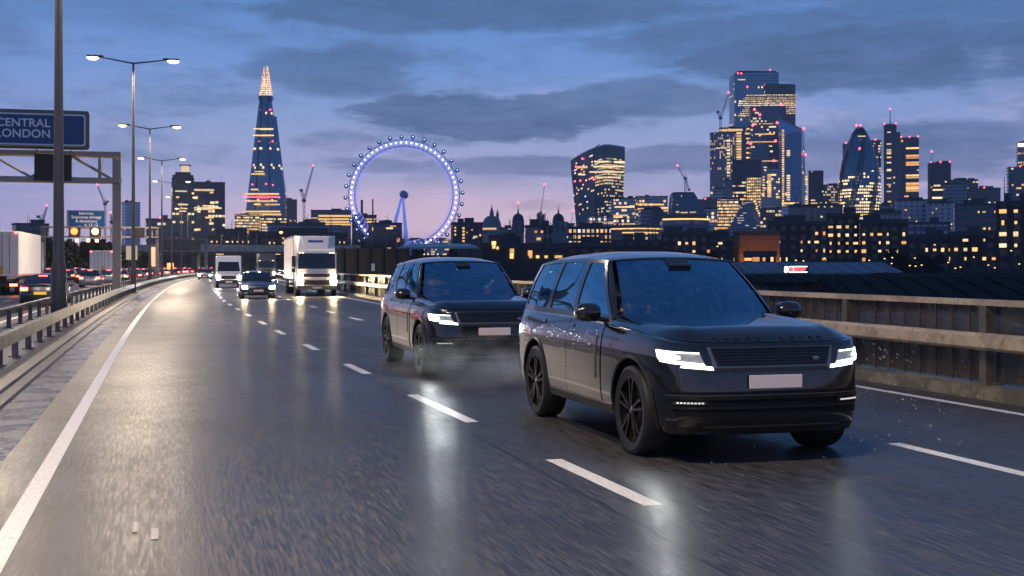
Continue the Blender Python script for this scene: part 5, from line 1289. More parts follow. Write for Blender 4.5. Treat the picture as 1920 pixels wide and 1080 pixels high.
e,w,d,H = block(845,905,420,640,'dark flats with columns of lit windows right of the wheel', facade('flats_r',(.035,.035,.05),(.02,.03,.05),3,3,.1,(1,.55,.2),1.4,.45,.45,2,seed=53), .1, .7)
lits_at(e, 875, 640, w, d, [(865,869,y,.9) for y in (428,434,440,446,452)]+[(850,853,y,.9) for y in (427,433,440)]+[(882,884,431,.7),(888,893,444,1.1),(897,900,441,1.1),(872,875,436,.6)], [M_WIN,M_WINO])

# ---------------------------------------------------------------- domes
def lathe_tower(px, Y, rows, label, mat, extra=None, name='domed_tower'):
    kk = Y/F; b_ = at(px,500,Y); b_.z = ZG; e = empty(name, b_, 0, label, 'tower'); return e, kk
M_STONE = principled('pale_stone', (.13,.145,.18), .7, vary=.25, vscale=.1); M_LEAD = principled('dark_lead', (.03,.04,.065), .5); M_CREAM = principled('lit_stone', (.4,.3,.2), .7, 0, (1,.62,.26), .75, sample=False)
e, kk = lathe_tower(922, 1600, 0, 'large grey dome with a slim lantern, tallest of the low domes, lit at its drum', None, name='cathedral')
zz = lambda py: (HY-py)*kk+HC-ZG
m = MB(); m.lathe([(19.5*kk,0),(19.5*kk,zz(432)),(18*kk,zz(431))], 32); m.build('drum', M_STONE, e, True)
m = MB(); m.lathe([(18.5*kk,zz(432)),(18.5*kk,zz(427.5))], 32); m.build('lit_colonnade', M_CREAM, e, True)
m = MB(); m.lathe([(19*kk,zz(427.5)),(18*kk,zz(425)),(16.8*kk,zz(417)),(14*kk,zz(410.5)),(9*kk,zz(406)),(4*kk,zz(404.5))], 32); m.build('dome', principled('dome_lead',(.10,.13,.17),.5), e, True)
m = MB(); m.lathe([(4*kk,zz(405)),(4*kk,zz(398)),(3*kk,zz(396)),(2*kk,zz(392)),(.8*kk,zz(388)),(.3*kk,zz(382))], 14); m.build('lantern', M_STONE, e, True)
m = MB(); m.lathe([(2.8*kk,0),(2.8*kk,zz(402)),(1.5*kk,zz(398)),(.4*kk,zz(393))], 12, (11*kk,-10,0)); m.build('turret', M_STONE, e, True)
m = MB(); m.box((4*kk,-26,zz(440)/2),(56*kk,24,zz(440))); m.build('nave', facade('nave_lit',(.2,.19,.2),(.1,.1,.1),3,4,.5,(1,.8,.55),1.0,.4,.5,seed=60), e)
for px, pt, lab, rd in ((971.5,380,'left of the two matching domed turrets, with a red light at its tip',True),(1047,384,'right of the two matching domed turrets',False)):
    e, kk = lathe_tower(px, 520, 0, lab, None, name='turret'); zz = lambda py: (HY-py)*kk+HC-ZG
    m = MB(); m.lathe([(11*kk,0),(11*kk,zz(417)),(11.6*kk,zz(416.5)),(11.6*kk,zz(414))], 12); m.build('shaft', M_STONE, e)
    m = MB()
    for q in range(6):
        a = 2*math.pi*q/6+.3; m.box((math.cos(a)*10.8*kk, math.sin(a)*10.8*kk, zz(428)), (.5,.5,3.5), a)
    m.build('slit_window', M_LEAD, e)
    m = MB(); m.lathe([(10.6*kk,zz(414)),(10.4*kk,zz(409)),(8.5*kk,zz(404.5)),(5*kk,zz(401.5)),(1.8*kk,zz(400)),(1.3*kk,zz(395)),(.5*kk,zz(391)),(.25*kk,zz(pt))], 20); m.build('cupola', M_LEAD, e, True)
    if rd: beacon(e, (0,0,zz(pt)), .45)
e,w,d,H = block(984,1037,426,560,'pale stone hall between the two domed turrets', facade('hall',(.15,.16,.19),(.05,.06,.08),5,6,.06,seed=61,es=1.2), .05, .5)
lits_at(e, 1010, 560, w, d, [(1001,1006,434.5,1),(1013,1017,434.5,1),(1005,1013,448,1.2)], [M_WIN,M_WINO])
e,w,d,H = block(1006,1021,403,1500,'tiny stepped tower below the mid crane', F_GREY, .2, .9)

# ---------------------------------------------------------------- top-heavy curved tower
YW = 1620.; kk = YW/F; zz = lambda py: (HY-py)*kk+HC-ZG; c0 = at(1118,500,YW)
wt = empty('skyscraper', (c0.x, YW, ZG), 0, 'top-heavy curved glass tower with bright lit floors, standing alone left of the cluster', 'skyscraper')
F_WT = facade('bulging_tower', (.03,.055,.075), (.07,.14,.18), 2.2, 4.0, .52, (1,.70,.34), 1.5, .2, .5, 5, refl=.6, seed=70, top=zz(300))
F_WTL = facade('bulging_tower_side', (.05,.08,.12), (.10,.18,.26), 2.2, 4.0, .26, (1,.60,.28), 1.8, .12, .5, 7, refl=.6, seed=71, top=zz(300))
def wprof(t):                                    # half width left, right at height fraction 0..1 (photo columns)
    L_ = np.interp(t, [0,.25,.5,.75,.9,1.],[1088.5,1084,1080,1075.5,1072,1071]); R_ = np.interp(t,[0,.25,.5,.75,.9,1.],[1158,1161,1164.5,1167,1168.5,1168]); return float(L_), float(R_)
mF = MB(); NV = 24; H1 = zz(292)
def topz(s_): return zz(302)+(zz(281)-zz(302))*min(1,s_/.62)**.8+3*math.sin(math.pi*min(1,s_))     # roof line rises to the right
def WP(u, t):                                     # front, bowed
    L_, R_ = wprof(t); split = L_+(R_-L_)*.40; X = split+(R_-split)*u; s_ = (X-L_)/(R_-L_)
    return Vector(((X-1118)*kk, -22-10*math.sin(math.pi*(.15+.7*u))+ (1-t)*6, t*topz(max(.0,s_))))
def WL(u, t):
    L_, R_ = wprof(t); split = L_+(R_-L_)*.40; X = L_+(split-L_)*u; s_ = max(0,(X-L_)/(R_-L_))
    q = WP(0,t); p = Vector(((X-1118)*kk, 14, t*topz(s_))); p.y = 14+(q.y-14)*u**.8; return p
mF.grid(lambda i,j: WP(i/12,j/NV), 12, NV, lambda i,j: ((WP(i/12,.5).x), WP(.5,j/NV).z)); mF.build('front_facade', F_WT, wt, True, recalc=False)
mL = MB(); mL.grid(lambda i,j: WL(i/8,j/NV), 8, NV, lambda i,j: (WL(i/8,.5).x*1.2, WL(.5,j/NV).z)); mL.build('side_facade', F_WTL, wt, True, recalc=False)
mB = MB(); mB.grid(lambda i,j: (WP(1,j/NV) if i==0 else Vector((WP(1,j/NV).x-4, 30, WP(1,j/NV).z)) if i==1 else Vector((WL(0,j/NV).x+2, 34, WL(0,j/NV).z)) if i==2 else WL(0,j/NV)), 3, NV, lambda i,j:(i*30., WP(.5,j/NV).z)); mB.build('rear_facade', F_WTL, wt, True, recalc=False)
mR = MB(); mR.grid(lambda i,j: (WL(i/6,1)*(1-j/4)+Vector((WL(0,1).x+8+(WP(1,1).x-8-WL(0,1).x)*i/12,32,topz(i/12)))*(j/4)+Vector((0,0,8*math.sin(math.pi*j/4)*.6))) if i<=6 else (WP((i-6)/6,1)*(1-j/4)+Vector((WL(0,1).x+8+(WP(1,1).x-8-WL(0,1).x)*i/12,32,topz(i/12)))*(j/4)+Vector((0,0,8*math.sin(math.pi*j/4)*.6))), 12, 4); mR.build('roof_garden', principled('roof_glass',(.06,.09,.12),.2,.6), wt, True)
m = MB(); pts = [WL(i/8,1)+Vector((0,-.6,.3)) for i in range(9)]+[WP(i/8,1)+Vector((0,-.6,.3)) for i in range(9)]; m.path(pts, .8, 5); pts = [WL(i/8,1)+Vector((8*i/8,-.5-2*i/8,-8+14*i/8)) for i in range(9)]; m.path(pts,.6,5); m.build('roof_rim', principled('rim_pale',(.3,.33,.4),.4), wt)
for t_ in (0.40,):
    m = MB(); pts = [WP(0,j/NV)+Vector((0,-.4,0)) for j in range(NV+1)]; m.path(pts, .55, 5); m.build('corner_mullion', M_LEAD, wt)
for (px,py) in ((1091,299),(1100,298),(1079,314),(1077,341),(1087,340),(1108,336),(1111,339)): beacon(wt, ((px-1118)*kk, -26 if px>1100 else -12, zz(py)), 1.2)
pane(wt, 'sky_bar', ((1093-1118)*kk, -14, zz(315)), (24*kk, 1.5, 2.6), M_WINO, -.35)
for a0,a1,py in ((1111,1137,307),(1147,1167,307.5),(1109,1166,316),(1102,1166,326),(1085,1096,329),(1113,1160,336)): pane(wt, 'lit_floor', (((a0+a1)/2-1118)*kk, -32.4 if a0>1100 else -16, zz(py)), ((a1-a0)*kk,1.2,1.8), M_WINW)

# ---------------------------------------------------------------- low and middle city, centre
e,w,d,H = block(1065,1145,428,600,'four-storey block with a bright grid of warm windows below the top-heavy tower', facade('warm_grid',(.06,.055,.06),(.1,.09,.08),2.2,2.9,.75,(1,.60,.25),1.5,.42,.42,2,seed=75), .0, .5, roofbits=1)
e,w,d,H = block(1145,1196,373,1350,'blue-grey office with lit ribbon floors right of the top-heavy tower', F_OFF, -.2, .7)
lits_at(e, 1170, 1350, w, d, [(1155,1192,388,1.6),(1150,1180,404,1.6),(1150,1170,407,1.4)], [M_WIN])
e,w,d,H = block(1190,1252,369,1380,'wide office with curved lit floors beside the stepped dark block', F_OFF, .1, .6)
lits_at(e, 1221, 1380, w, d, [(1192,1243,383.5,1.8),(1224,1250,390,2.2),(1226,1250,395,1.8),(1194,1222,392,1.5)], [M_WIN])
e,w,d,H = block(1196,1244,394,1200,'dark hipped block in front of the curved lit office', F_SLATE, .15, .8)
def curved_block(px0, px1, pyt, Y, label, mat, lit_py, bow=.35, dr=.6):
    kk = Y/F; c = at((px0+px1)/2,500,Y); e = empty('building', (c.x,Y,ZG), 0, label, 'building'); w = (px1-px0)*kk; H = (HY-pyt)*kk+HC-ZG
    n = 14; poly = [(-w/2+w*i/n, -w*bow*math.sin(math.pi*i/n)) for i in range(n+1)]+[(w/2,w*dr),(-w/2,w*dr)]
    m = MB(); m.prism(poly, 0, H); m.build('facade', mat, e, recalc=False)
    for py, a, b in lit_py:
        m = MB(); z_ = (HY-py)*kk+HC-ZG; pts = [Vector((x_*1.004,y_*1.004-.4,z_+ (1.2*math.sin(math.pi*i/n) if a==1 else 0))) for i,(x_,y_) in enumerate(poly[:n+1])]; m.path(pts[a:n+1-b], .55, 4); m.build('lit_eave', M_WIN, e)
    m = MB(); m.prism([(x_*.9,y_*.9+2) for x_,y_ in poly], H, H+2.5); m.build('roof_plant', M_DRK, e); return e, w, H
curved_block(1143,1246,428.5,900,'curved office with a glowing eave line and lit floors, centre', facade('curved_office',(.08,.085,.10),(.05,.07,.09),3.,3.6,.3,(1,.7,.3),1.3,.2,.5,7,seed=77), [(429.5,0,0),(437,3,2)])
curved_block(1243,1330,411,760,'dark round-fronted block outlined with a warm string of roof lights', F_SLATE, [(411.5,0,0)], .3)
# stepped dark block with a crane on it
Yb = 1150; kk = Yb/F; c = at(1288,500,Yb); e = empty('building', (c.x,Yb,ZG), 0, 'dark stepped tower block with sloping shoulders under a pale crane', 'building'); zz = lambda py: (HY-py)*kk+HC-ZG
for (a0,a1,t0,t1,py0,py1) in ((1252,1326,1254,1322,500,398),(1256,1318,1259,1300,398,364)):
    m = MB(); q = lambda px: (px-1288)*kk
    m.prism([(q(a0),-12),(q(a1),-12),(q(a1),14),(q(a0),14)], max(0,zz(py0)), zz(py1), [(q(t0),-10,zz(py1)),(q(t1),-10,zz(py1)),(q(t1),12,zz(py1)),(q(t0),12,zz(py1))]); m.build('tier', F_SLATE, e, recalc=False)
m = MB(); m.box((q(1280),0,zz(362.5)),(38*kk,20,1.2)); m.build('roof_plant', M_DRK, e)
lits_at(e, 1288, Yb, 0, 24, [(1264,1270,398.5,1.4),(1273,1286,399.5,1.),(1290,1301,399,1.)], [M_WINW])
e,w,d,H = block(1300,1345,375,1400,'low lit block with a red beacon behind the stepped dark block', F_GREY, .0, .6, beacons=1)
# ---------------------------------------------------------------- the cluster
YC = 1700.
e,w,d,H = block(1331,1380,249,YC,'grey ribbed tower with rows of small windows, left end of the cluster', F_RIB, -.12, .6, roofbits=0)
lits_at(e, 1356, YC, w, d, [(1365,1371,y,2.2) for y in range(264,340,6)]+[(1344,1364,277.5,1.)], [M_WINW])
e,w,d,H = block(1347,1407,240,YC+60,'tower with a bright crown line, behind the grey ribbed tower', F_SLATE, .05, .6)
lits_at(e, 1377, YC+60, w, d, [(1347,1391,244,3.2)]+[(1380,1389,y,2.5) for y in range(250,302,5)]+[(1398,1403,y,2.) for y in range(242,300,9)], [M_WIN])
Yt = YC+140; kk = Yt/F; c = at(1428,500,Yt); zz = lambda py: (HY-py)*kk+HC-ZG; q = lambda px: (px-1428)*kk
tb = empty('skyscraper', (c.x,Yt,ZG), 0, 'tallest tower of the cluster, stepped blue glass with sweeping golden floors', 'skyscraper')
F_T = facade('tallest_glass', (.06,.10,.14), (.12,.23,.33), 2.6, 3.9, .10, es=1.8, fx=.08, fy=.2, refl=.75, seed=80)
m = MB(); m.prism([(q(1374),-14),(q(1390),-26),(q(1430),-32),(q(1452),-30),(q(1452),30),(q(1374),30)], 0, zz(141)); m.build('main_shaft', F_T, tb, recalc=False)
m = MB(); m.prism([(q(1425),-36),(q(1470),-36),(q(1483),-30),(q(1483),24),(q(1425),24)], 0, zz(164)); m.build('right_shaft', facade('bronze_glass',(.05,.05,.06),(.07,.075,.085),2.6,3.9,.08,es=1.6,fx=.1,fy=.25,refl=.6,seed=81), tb, recalc=False)
m = MB(); m.box((q(1413),0,zz(140)+1),(70*kk,50,1.5)); m.build('parapet', M_DRK, tb)
def band(e, items, mt_, yo, th=1.): 
    for (a0,a1,py,h) in items: pane(e, 'lit_floor', (((a0+a1)/2-1428)*kk, yo, zz(py)), ((a1-a0)*kk, th, h), mt_)
FB = facade('golden_band', (.02,.03,.04), (.3,.25,.2), 2.2, 3.0, 1.3, (1,.72,.32), 2.3, .30, .45, 3, seed=83)
for n_,(a0,a1,py) in enumerate(((1392,1482,185.5),(1386,1482,190),(1381,1482,194.5),(1377,1482,199),(1376,1482,203.5),(1389,1412,208),(1463,1482,208),(1384,1410,212.5),(1464,1482,212.5),(1379,1408,217),(1376,1402,221.5),(1464,1482,217))):
    for (b0,b1,yo) in ((a0,min(a1,1425),-33.5),(max(a0,1425),a1,-37)):
        if b1-b0 > 2:
            m = MB(); z_ = zz(py); x0 = q(b0); x1 = q(b1); m.prism([(x0,yo),(x1,yo),(x1,yo+1.),(x0,yo+1.)], z_-1.4, z_+1.4); m.build('golden_floor', FB, tb, recalc=False)
band(tb, [(1377,1391,154.5,1.4)], M_WINW, -27); 
for (px,py) in ((1376,144),(1382,144),(1435,138),(1393,169),(1426,165)): beacon(tb, (q(px), -34, zz(py)), 1.2)
e,w,d,H = block(1404,1466,200,YC+20,'dark tapering tower with red lights in front of the tallest tower', facade('dark_mid',(.035,.06,.09),(.07,.13,.20),2.8,4.,.14,es=1.6,fx=.12,fy=.4,refl=.7,seed=85), .1, .6)
kk = (YC+20)/F
lits_at(e, 1435, YC+20, w, d, [(1428,1448,232,1.2),(1440,1453,238,2),(1414,1450,251.5,1.5),(1405,1452,266,1.5),(1440,1446,274,1.2),(1442,1447,284,2.2),(1427,1456,302,1.2),(1430,1436,314,2)], [M_WIN,M_WINW])
for (px,py) in ((1413,205),(1462,196),(1423,215),(1410,234.5),(1455,230.5),(1406,269),(1452,264.5),(1449,301.5)): beacon(e, ((px-1435)*kk, -d/2-1, (HY-py)*kk+HC-ZG), 1.7)
# pointed blue tower
Yp = YC-60; kk = Yp/F; c = at(1488,500,Yp); zz = lambda py: (HY-py)*kk+HC-ZG; q = lambda px: (px-1488)*kk
sc_ = empty('skyscraper', (c.x,Yp,ZG), 0, 'blue glass tower with a slanted pointed top and a vertical row of gold windows', 'skyscraper')
F_SC = facade('scalpel_glass', (.02,.06,.12), (.05,.13,.25), 3., 4., .05, es=1.3, fx=.06, fy=.1, refl=.8, seed=88)
F_SC2 = facade('scalpel_side', (.07,.11,.17), (.12,.22,.33), 2.5, 3.6, .12, es=1.5, fx=.06, fy=.2, refl=.7, seed=89, low=90)
H0 = 0
m = MB(); m.add([(q(1461),-20,0),(q(1494),-26,0),(q(1494),-26,zz(250)),(q(1461),-20,zz(258))], [(0,1,2,3)], [[(0,0),(33*kk,0),(33*kk,zz(250)),(0,zz(258))]]); m.build('front_facade', F_SC, sc_, recalc=False)
m = MB(); m.add([(q(1494),-26,0),(q(1518),0,0),(q(1507),0,zz(244)),(q(1494),-26,zz(250))], [(0,1,2,3)], [[(0,0),(24*kk,0),(22*kk,zz(244)),(0,zz(250))]]); m.build('side_facade', F_SC2, sc_, recalc=False)
m = MB(); m.add([(q(1461),-20,zz(258)),(q(1494),-26,zz(250)),(q(1507),0,zz(241.5)),(q(1504),6,zz(240)),(q(1463),10,zz(221)),(q(1463),16,0),(q(1518),16,0),(q(1461),-20,0),(q(1505),16,zz(241))], [(0,1,2,3),(0,3,4),(7,0,4,5),(4,3,8),(5,4,8,6)]); m.build('slanted_top', principled('sloped_glass',(.25,.42,.62),.25,.6), sc_)
m = MB()
for a_, b_ in (((1461.5,-20.5,258),(1463,10,221)),((1463,10,221),(1504,5,240)),((1461.5,-20.5,258),(1504,5,240)),((1494,-26.5,0),(1494,-26.5,250))): m.tube((q(a_[0]),a_[1],zz(a_[2]) if a_[2] else 0),(q(b_[0]),b_[1],zz(b_[2])),.5,.5,5)
m.build('edge_fin', principled('pale_edge',(.30,.36,.45),.4), sc_)
for n_ in range(34): pane(sc_, 'gold_window', (q(1461.6), -21.4, zz(248+4.2*n_)), (3.2*kk*1.2, .8, 1.7), M_WIN)
for a0,a1,py in ((1468,1474,286),(1468,1474,290),(1468,1474,294),)+tuple((1468,1474,332+4.4*n) for n in range(11)): pane(sc_, 'gold_window', (q((a0+a1)/2), -23, zz(py)), ((a1-a0)*kk,.8,1.9), M_WINW)
for n_ in range(12): pane(sc_, 'gold_window', (q(1507), -14.5, zz(333+4.6*n_)), (5*kk,2.,1.7), M_WIN, .75) if n_ not in (4,5,7) else None
for a0,a1,py in ((1458,1490,383),(1458,1490,388.5)): pane(sc_, 'lit_floor', (q((a0+a1)/2), -25, zz(py)), ((a1-a0)*kk,1.,1.9), M_WIN)
for px,py in ((1505,242),(1508,290.5)): beacon(sc_, (q(px),-6,zz(py)),1.8)
e,w,d,H = block(1373,1399,301,YC-160,'black office tower with gold lower floors, left of its twin', facade('black_gold_a',(.015,.02,.03),(.02,.03,.05),2.4,4.2,.62,es=1.7,fx=.1,fy=.5,run=8,refl=.6,seed=90,top=(HY-340)/F*(YC-160)+10), .0, .8, roofbits=0)
e,w,d,H = block(1400,1427,300,YC-165,'black office tower whose lower half is a solid gold grid', facade('black_gold_b',(.02,.02,.03),(.03,.04,.05),2.4,3.7,1.3,es=1.9,fx=.2,fy=.40,run=8,refl=.6,seed=91,top=(HY-332)/F*(YC-165)+10), .0, .8, roofbits=0)
e,w,d,H = block(1428,1462,316,YC-120,'narrow office with vertical gold strips between the black tower and the pointed tower', F_OFF, .0, .7)
lits_at(e, 1445, YC-120, w, d, [(1439,1446,328+4*n,2.) for n in range(11)]+[(1430,1434,332+5*n,1.6) for n in range(8)]+[(1446,1455,328,2.)], [M_WIN])
e,w,d,H = block(1357,1374,338,YC-180,'small slate block wedged left of the black towers', F_SLATE, .0, .8)
e,w,d,H = block(1340,1384,374,YC-220,'squat office glowing orange-gold, at the left foot of the cluster', facade('orange_glow',(.03,.03,.03),(.1,.06,.04),2.4,3.9,1.0,(1,.50,.14),1.9,.14,.42,8,refl=.3,seed=93), .0, .8)
e,w,d,H = block(1332,1358,355,YC-150,'low lit building in front of the grey ribbed tower', F_OFF, .0, .8)
# leaning glass wedge
Yq = 1350; kk = Yq/F; c = at(1395,500,Yq); zz = lambda py: (HY-py)*kk+HC-ZG; q = lambda px: (px-1395)*kk
e = empty('building', (c.x,Yq,ZG), 0, 'glass wedge building with sloping face and white floor lines below the gold towers', 'building')
m = MB(); m.add([(q(1362),-22,0),(q(1428),-22,0),(q(1424),8,zz(374)),(q(1396),8,zz(377)),(q(1358),-22,zz(430)),(q(1428),-22,zz(430))],[(0,1,5,4),(4,5,2,3)],[[(0,0),(40,0),(40,30),(0,30)],[(0,0),(42,0),(40,60),(22,60)]]); m.build('sloping_face', facade('wedge_glass',(.20,.24,.30),(.05,.08,.12),4,2.6,.25,(1,.85,.65),.9,.05,.35,5,refl=.5,seed=95), e, recalc=False)
m = MB(); m.add([(q(1428),-22,0),(q(1430),26,0),(q(1424),8,zz(374)),(q(1428),-22,zz(430)),(q(1362),26,0),(q(1396),8,zz(377)),(q(1362),-22,0),(q(1358),-22,zz(430))],[(0,1,2,3),(1,4,5,2),(4,6,7,5)]); m.build('rear_wall', M_DRK, e)
for n_ in range(10): pane(e, 'gold_window', (q(1410+1.7*n_+ (3 if n_<3 else 0)), -6+n_*-1.6, zz(378+4.6*n_)), (4*kk,.8,1.6), M_WIN)
e,w,d,H = block(1515,1544,321,YC,'small black block between the pointed tower and the bullet tower', facade('black_small',(.012,.02,.035),(.02,.035,.06),3,4,.22,es=1.5,fx=.1,fy=.55,refl=.6,seed=97), .05, .8, roofbits=0)
e,w,d,H = block(1543,1576,347,YC+40,'grey block with warm windows just left of the bullet tower', facade('warm_small',(.07,.065,.07),(.08,.07,.07),2.8,3.8,.42,(1,.62,.3),1.2,.3,.4,2,seed=98), .0, .8)
# bullet tower
Yg = 1600; kk = Yg/F; c = at(1612,500,Yg); zz = lambda py: (HY-py)*kk+HC-ZG
gk = empty('skyscraper', (c.x,Yg,ZG), 0, 'bullet-shaped glass tower with spiral dark bands and warm floors', 'skyscraper')
def spiral_mat():
    m = bpy.data.materials.new('spiral_glass'); m.use_nodes = True; t = NT(m.node_tree); b = t.n['Principled BSDF']
    uv = t.node('ShaderNodeUVMap').outputs[0]; u, v, _ = t.sep(uv)         # u = turn 0..1, v = metres up
    cu = t.m('MULTIPLY', u, 64); cv = t.m('DIVIDE', v, 4.1); iu = t.m('FLOOR', cu); iv = t.m('FLOOR', cv); fu = t.m('FRACT', cu); fv = t.m('FRACT', cv)
    band = t.m('FRACT', t.m('SUBTRACT', t.m('MULTIPLY', u, 6), t.m('DIVIDE', v, 125))); dark = t.m('LESS_THAN', band, .30)
    win = t.m('MULTIPLY', t.m('MULTIPLY', t.m('GREATER_THAN', fu, .12), t.m('LESS_THAN', fu, .88)), t.m('MULTIPLY', t.m('GREATER_THAN', fv, .34), t.m('LESS_THAN', fv, .88)))
    r1 = t.white(t.xyz(iu, iv, 1.7)); r2 = t.white(t.xyz(t.m('FLOOR', t.m('DIVIDE', cu, 5)), iv, 9.1))
    thr = t.smooth(v, zz(395), zz(320), .28, .72); thr = t.m('ADD', thr, t.smooth(v, zz(330), zz(290), 0, .5))
    on = t.m('GREATER_THAN', t.m('ADD', t.m('MULTIPLY', r1, .45), t.m('MULTIPLY', r2, .55)), thr)
    on = t.m('MULTIPLY', t.m('MULTIPLY', on, win), t.m('SUBTRACT', 1, t.m('MULTIPLY', dark, .94)))
    dg = t.m('ABSOLUTE', t.m('SUBTRACT', t.m('FRACT', t.m('ADD', t.m('MULTIPLY', u, 18), t.m('DIVIDE', v, 41))), .5)); de = t.m('ABSOLUTE', t.m('SUBTRACT', t.m('FRACT', t.m('SUBTRACT', t.m('MULTIPLY', u, 18), t.m('DIVIDE', v, 41))), .5))
    line = t.m('LESS_THAN', t.m('MINIMUM', dg, de), .05)
    t.l.new(t.mix(line, t.mix(dark, (.09,.17,.25), (.025,.045,.07)), (.14,.18,.23)), b.inputs['Base Color'])
    b.inputs['Metallic'].default_value = .6; b.inputs['Roughness'].default_value = .2
    b.inputs['Emission Color'].default_value = (1,.72,.34,1); t.l.new(t.m('MULTIPLY', on, t.m('MULTIPLY_ADD', r1, 1.6, .7)), b.inputs['Emission Strength']); m.cycles.emission_sampling = 'NONE'; return m
prof = [(36,0),(37,zz(420)),(38.2,zz(385)),(38.4,zz(352)),(36.2,zz(325)),(32.5,zz(303)),(27.5,zz(284)),(21.5,zz(267)),(15,zz(252)),(8,zz(241)),(2.5,zz(236))]
prof = [(a*kk,b) for a,b in prof]; ph = np.linspace(0, 1, 40); hs = [p[1] for p in prof]; rs = [p[0] for p in prof]
m = MB(); NH = 44
def GP(i,j):
    h_ = hs[-1]*(1-(1-j/NH)**1.3); r_ = float(np.interp(h_, hs, rs)); a = 2*math.pi*i/48; return Vector((r_*math.cos(a), r_*math.sin(a), h_))
m.grid(GP, 48, NH, lambda i,j: (i/48, GP(i,j).z)); m.build('diagrid_skin', spiral_mat(), gk, True, recalc=False)
m = MB(); m.lathe([(15.5*kk,zz(252.6)),(8.3*kk,zz(241.3)),(2.6*kk,zz(236)),(.3,zz(234.8))], 32); m.build('nose_cone', principled('cone_glass',(.02,.035,.06),.15,.6), gk, True)
for px,py in ((1605,235.5),(1612,236),(1604,281)): beacon(gk, ((px-1612)*kk, -3 if py<240 else -27*kk, zz(py)), 1.5)
pane(gk, 'lit_floor', (-3*kk, -24*kk, zz(258)), (14*kk,1,1.2), M_WINW)
e,w,d,H = block(1630,1652,264,1750,'grey tower half hidden behind the right of the bullet tower', facade('behind_bullet',(.06,.07,.10),(.05,.06,.08),3,4,.35,es=1.6,fx=.1,fy=.45,run=8,seed=101), .0, .8, beacons=1, roofbits=0)
e,w,d,H = block(1580,1592,270,1760,'thin tower edge showing left of the bullet tower', F_SLATE, .0, .8, beacons=1, roofbits=0)
# slim tower with mast and its stepped neighbours
Yh = 1650; kk = Yh/F
e,w,d,H = block(1657,1681,234,Yh,'slim slate tower carrying the tall thin mast', facade('slim_mast',(.06,.075,.12),(.04,.06,.10),3,4,.1,es=1.5,fx=.3,fy=.4,refl=.5,seed=103), .0, .9, roofbits=0, beacons=2)
m = MB(); hm = (HY-203)*kk+HC-ZG; m.tube((0,0,H),(0,0,hm),.7,.35,6); m.build('mast', M_DRK, e); beacon(e,(0,0,hm),1.2)
lits_at(e, 1669, Yh, w, d, [(1663,1671,y,1.6) for y in (270,281,285,288,295,305,318,320,334,346,359)]+[(1664,1670,248,1.4),(1665,1671,378,2)], [M_WIN,M_WINW])
e,w,d,H = block(1679,1688,249,Yh+20,'narrow blank stair tower right of the mast tower', F_SLATE, .0, 1.6, roofbits=0)
e,w,d,H = block(1688,1723,258.5,Yh+30,'broad slate tower with stacked warm window bands, right of the mast tower', facade('slate_wide',(.075,.085,.125),(.05,.06,.09),3,4,.05,es=1.5,fx=.25,fy=.45,refl=.4,seed=105), .0, .8, roofbits=0, beacons=3)
lits_at(e, 1705.5, Yh+30, w, d, [(1699,1722,y,2.2) for y in (278,292,296,305,309,329,333,344,347,351,354,358)]+[(1690,1694,264,3),(1696,1704,368,2.)], [M_WIN,M_WINO])
e,w,d,H = block(1739,1783,306,1500,'dark grey tower with a red-lit flat top right of centre-right', facade('dark_ribs',(.035,.04,.055),(.03,.045,.07),4,3.9,.08,es=1.4,fx=.45,fy=.3,refl=.4,seed=107), .15, .8, beacons=3)
lits_at(e, 1760, 1500, w, d, [(1748,1760,348,2.),(1746,1764,356,1.8),(1745,1763,371,2.2),(1768,1771,341,1.6)], [M_WINW])
e,w,d,H = block(1767,1814,346,1350,'dark stepped office in front of the red-topped tower', F_SLATE, .1, .8)
e,w,d,H = block(1783,1834,338,1450,'low wide grey office with plant on its roof', F_GREY, .0, .6)
e,w,d,H = block(1815,1876,354,1380,'grey block with a column of lit windows and one red beacon', facade('grey_lit',(.09,.095,.11),(.05,.06,.08),3,3.8,.3,es=1.4,fx=.3,fy=.4,seed=109), .0, .6, beacons=1)
e,w,d,H = block(1887,1935,314,1500,'blue-grey tower at the right edge with a red beacon', facade('right_edge',(.04,.065,.095),(.04,.07,.10),3,4,.2,es=1.3,fx=.1,fy=.45,refl=.6,seed=111), .1, .8, beacons=1)
e,w,d,H = block(1905,1945,268,1600,'taller pale tower cut by the right edge with a white lit crown', facade('right_tall',(.20,.17,.17),(.10,.10,.11),3,4,.4,(1,.7,.5),1.,.3,.4,3,seed=113), .1, .8)
pane(e,'lit_crown',(0,-d/2-.5,H-2.5),(w*.98,1.,4.5), litmat('crown_white',(1,.95,.9),2.5,.1)); beacon(e,(-w/2,-d/2,H-44),1.6)
# low far gap fillers beneath the skyline
for n_, (a0,a1,pt,Yf,mt_,lab) in enumerate((
    (1300,1345,392,1250,F_OFF,'low lit office left of the orange-gold block'),(1425,1470,392,1250,facade('off_warm',(.05,.05,.06),(.06,.07,.08),3,3.8,.45,(1,.62,.3),1.4,.25,.4,4,seed=115),'warm-lit low office under the pointed tower'),
    (1466,1530,388,1220,F_BLUE,'dull blue low block right of the wedge'),(1525,1580,386,1300,F_GREY,'grey low block left of the bullet tower foot'),(1648,1680,384,1300,F_SLATE,'slate low block right of the bullet tower foot'),
    (1100,1150,405,1300,F_OFF,'dim office at the foot of the top-heavy tower'),(1050,1078,420,1300,F_GREY,'small grey office left of the top-heavy tower foot'),(1228,1262,402,1250,F_OFF,'dim office left of the stepped dark block'),
    (936,968,428,1000,F_GREY,'low grey block between the big dome and the left turret'),(750,850,449,1900,F_OFF,'far low houses seen through the wheel'),(410,445,436,900,F_SLATE,'dark low block left of the spire foot'),(560,600,418,1000,F_GREY,'small grey block below the left crane'),)):
    e,w,d,H = block(a0,a1,pt,Yf,lab,mt_,0,.6)

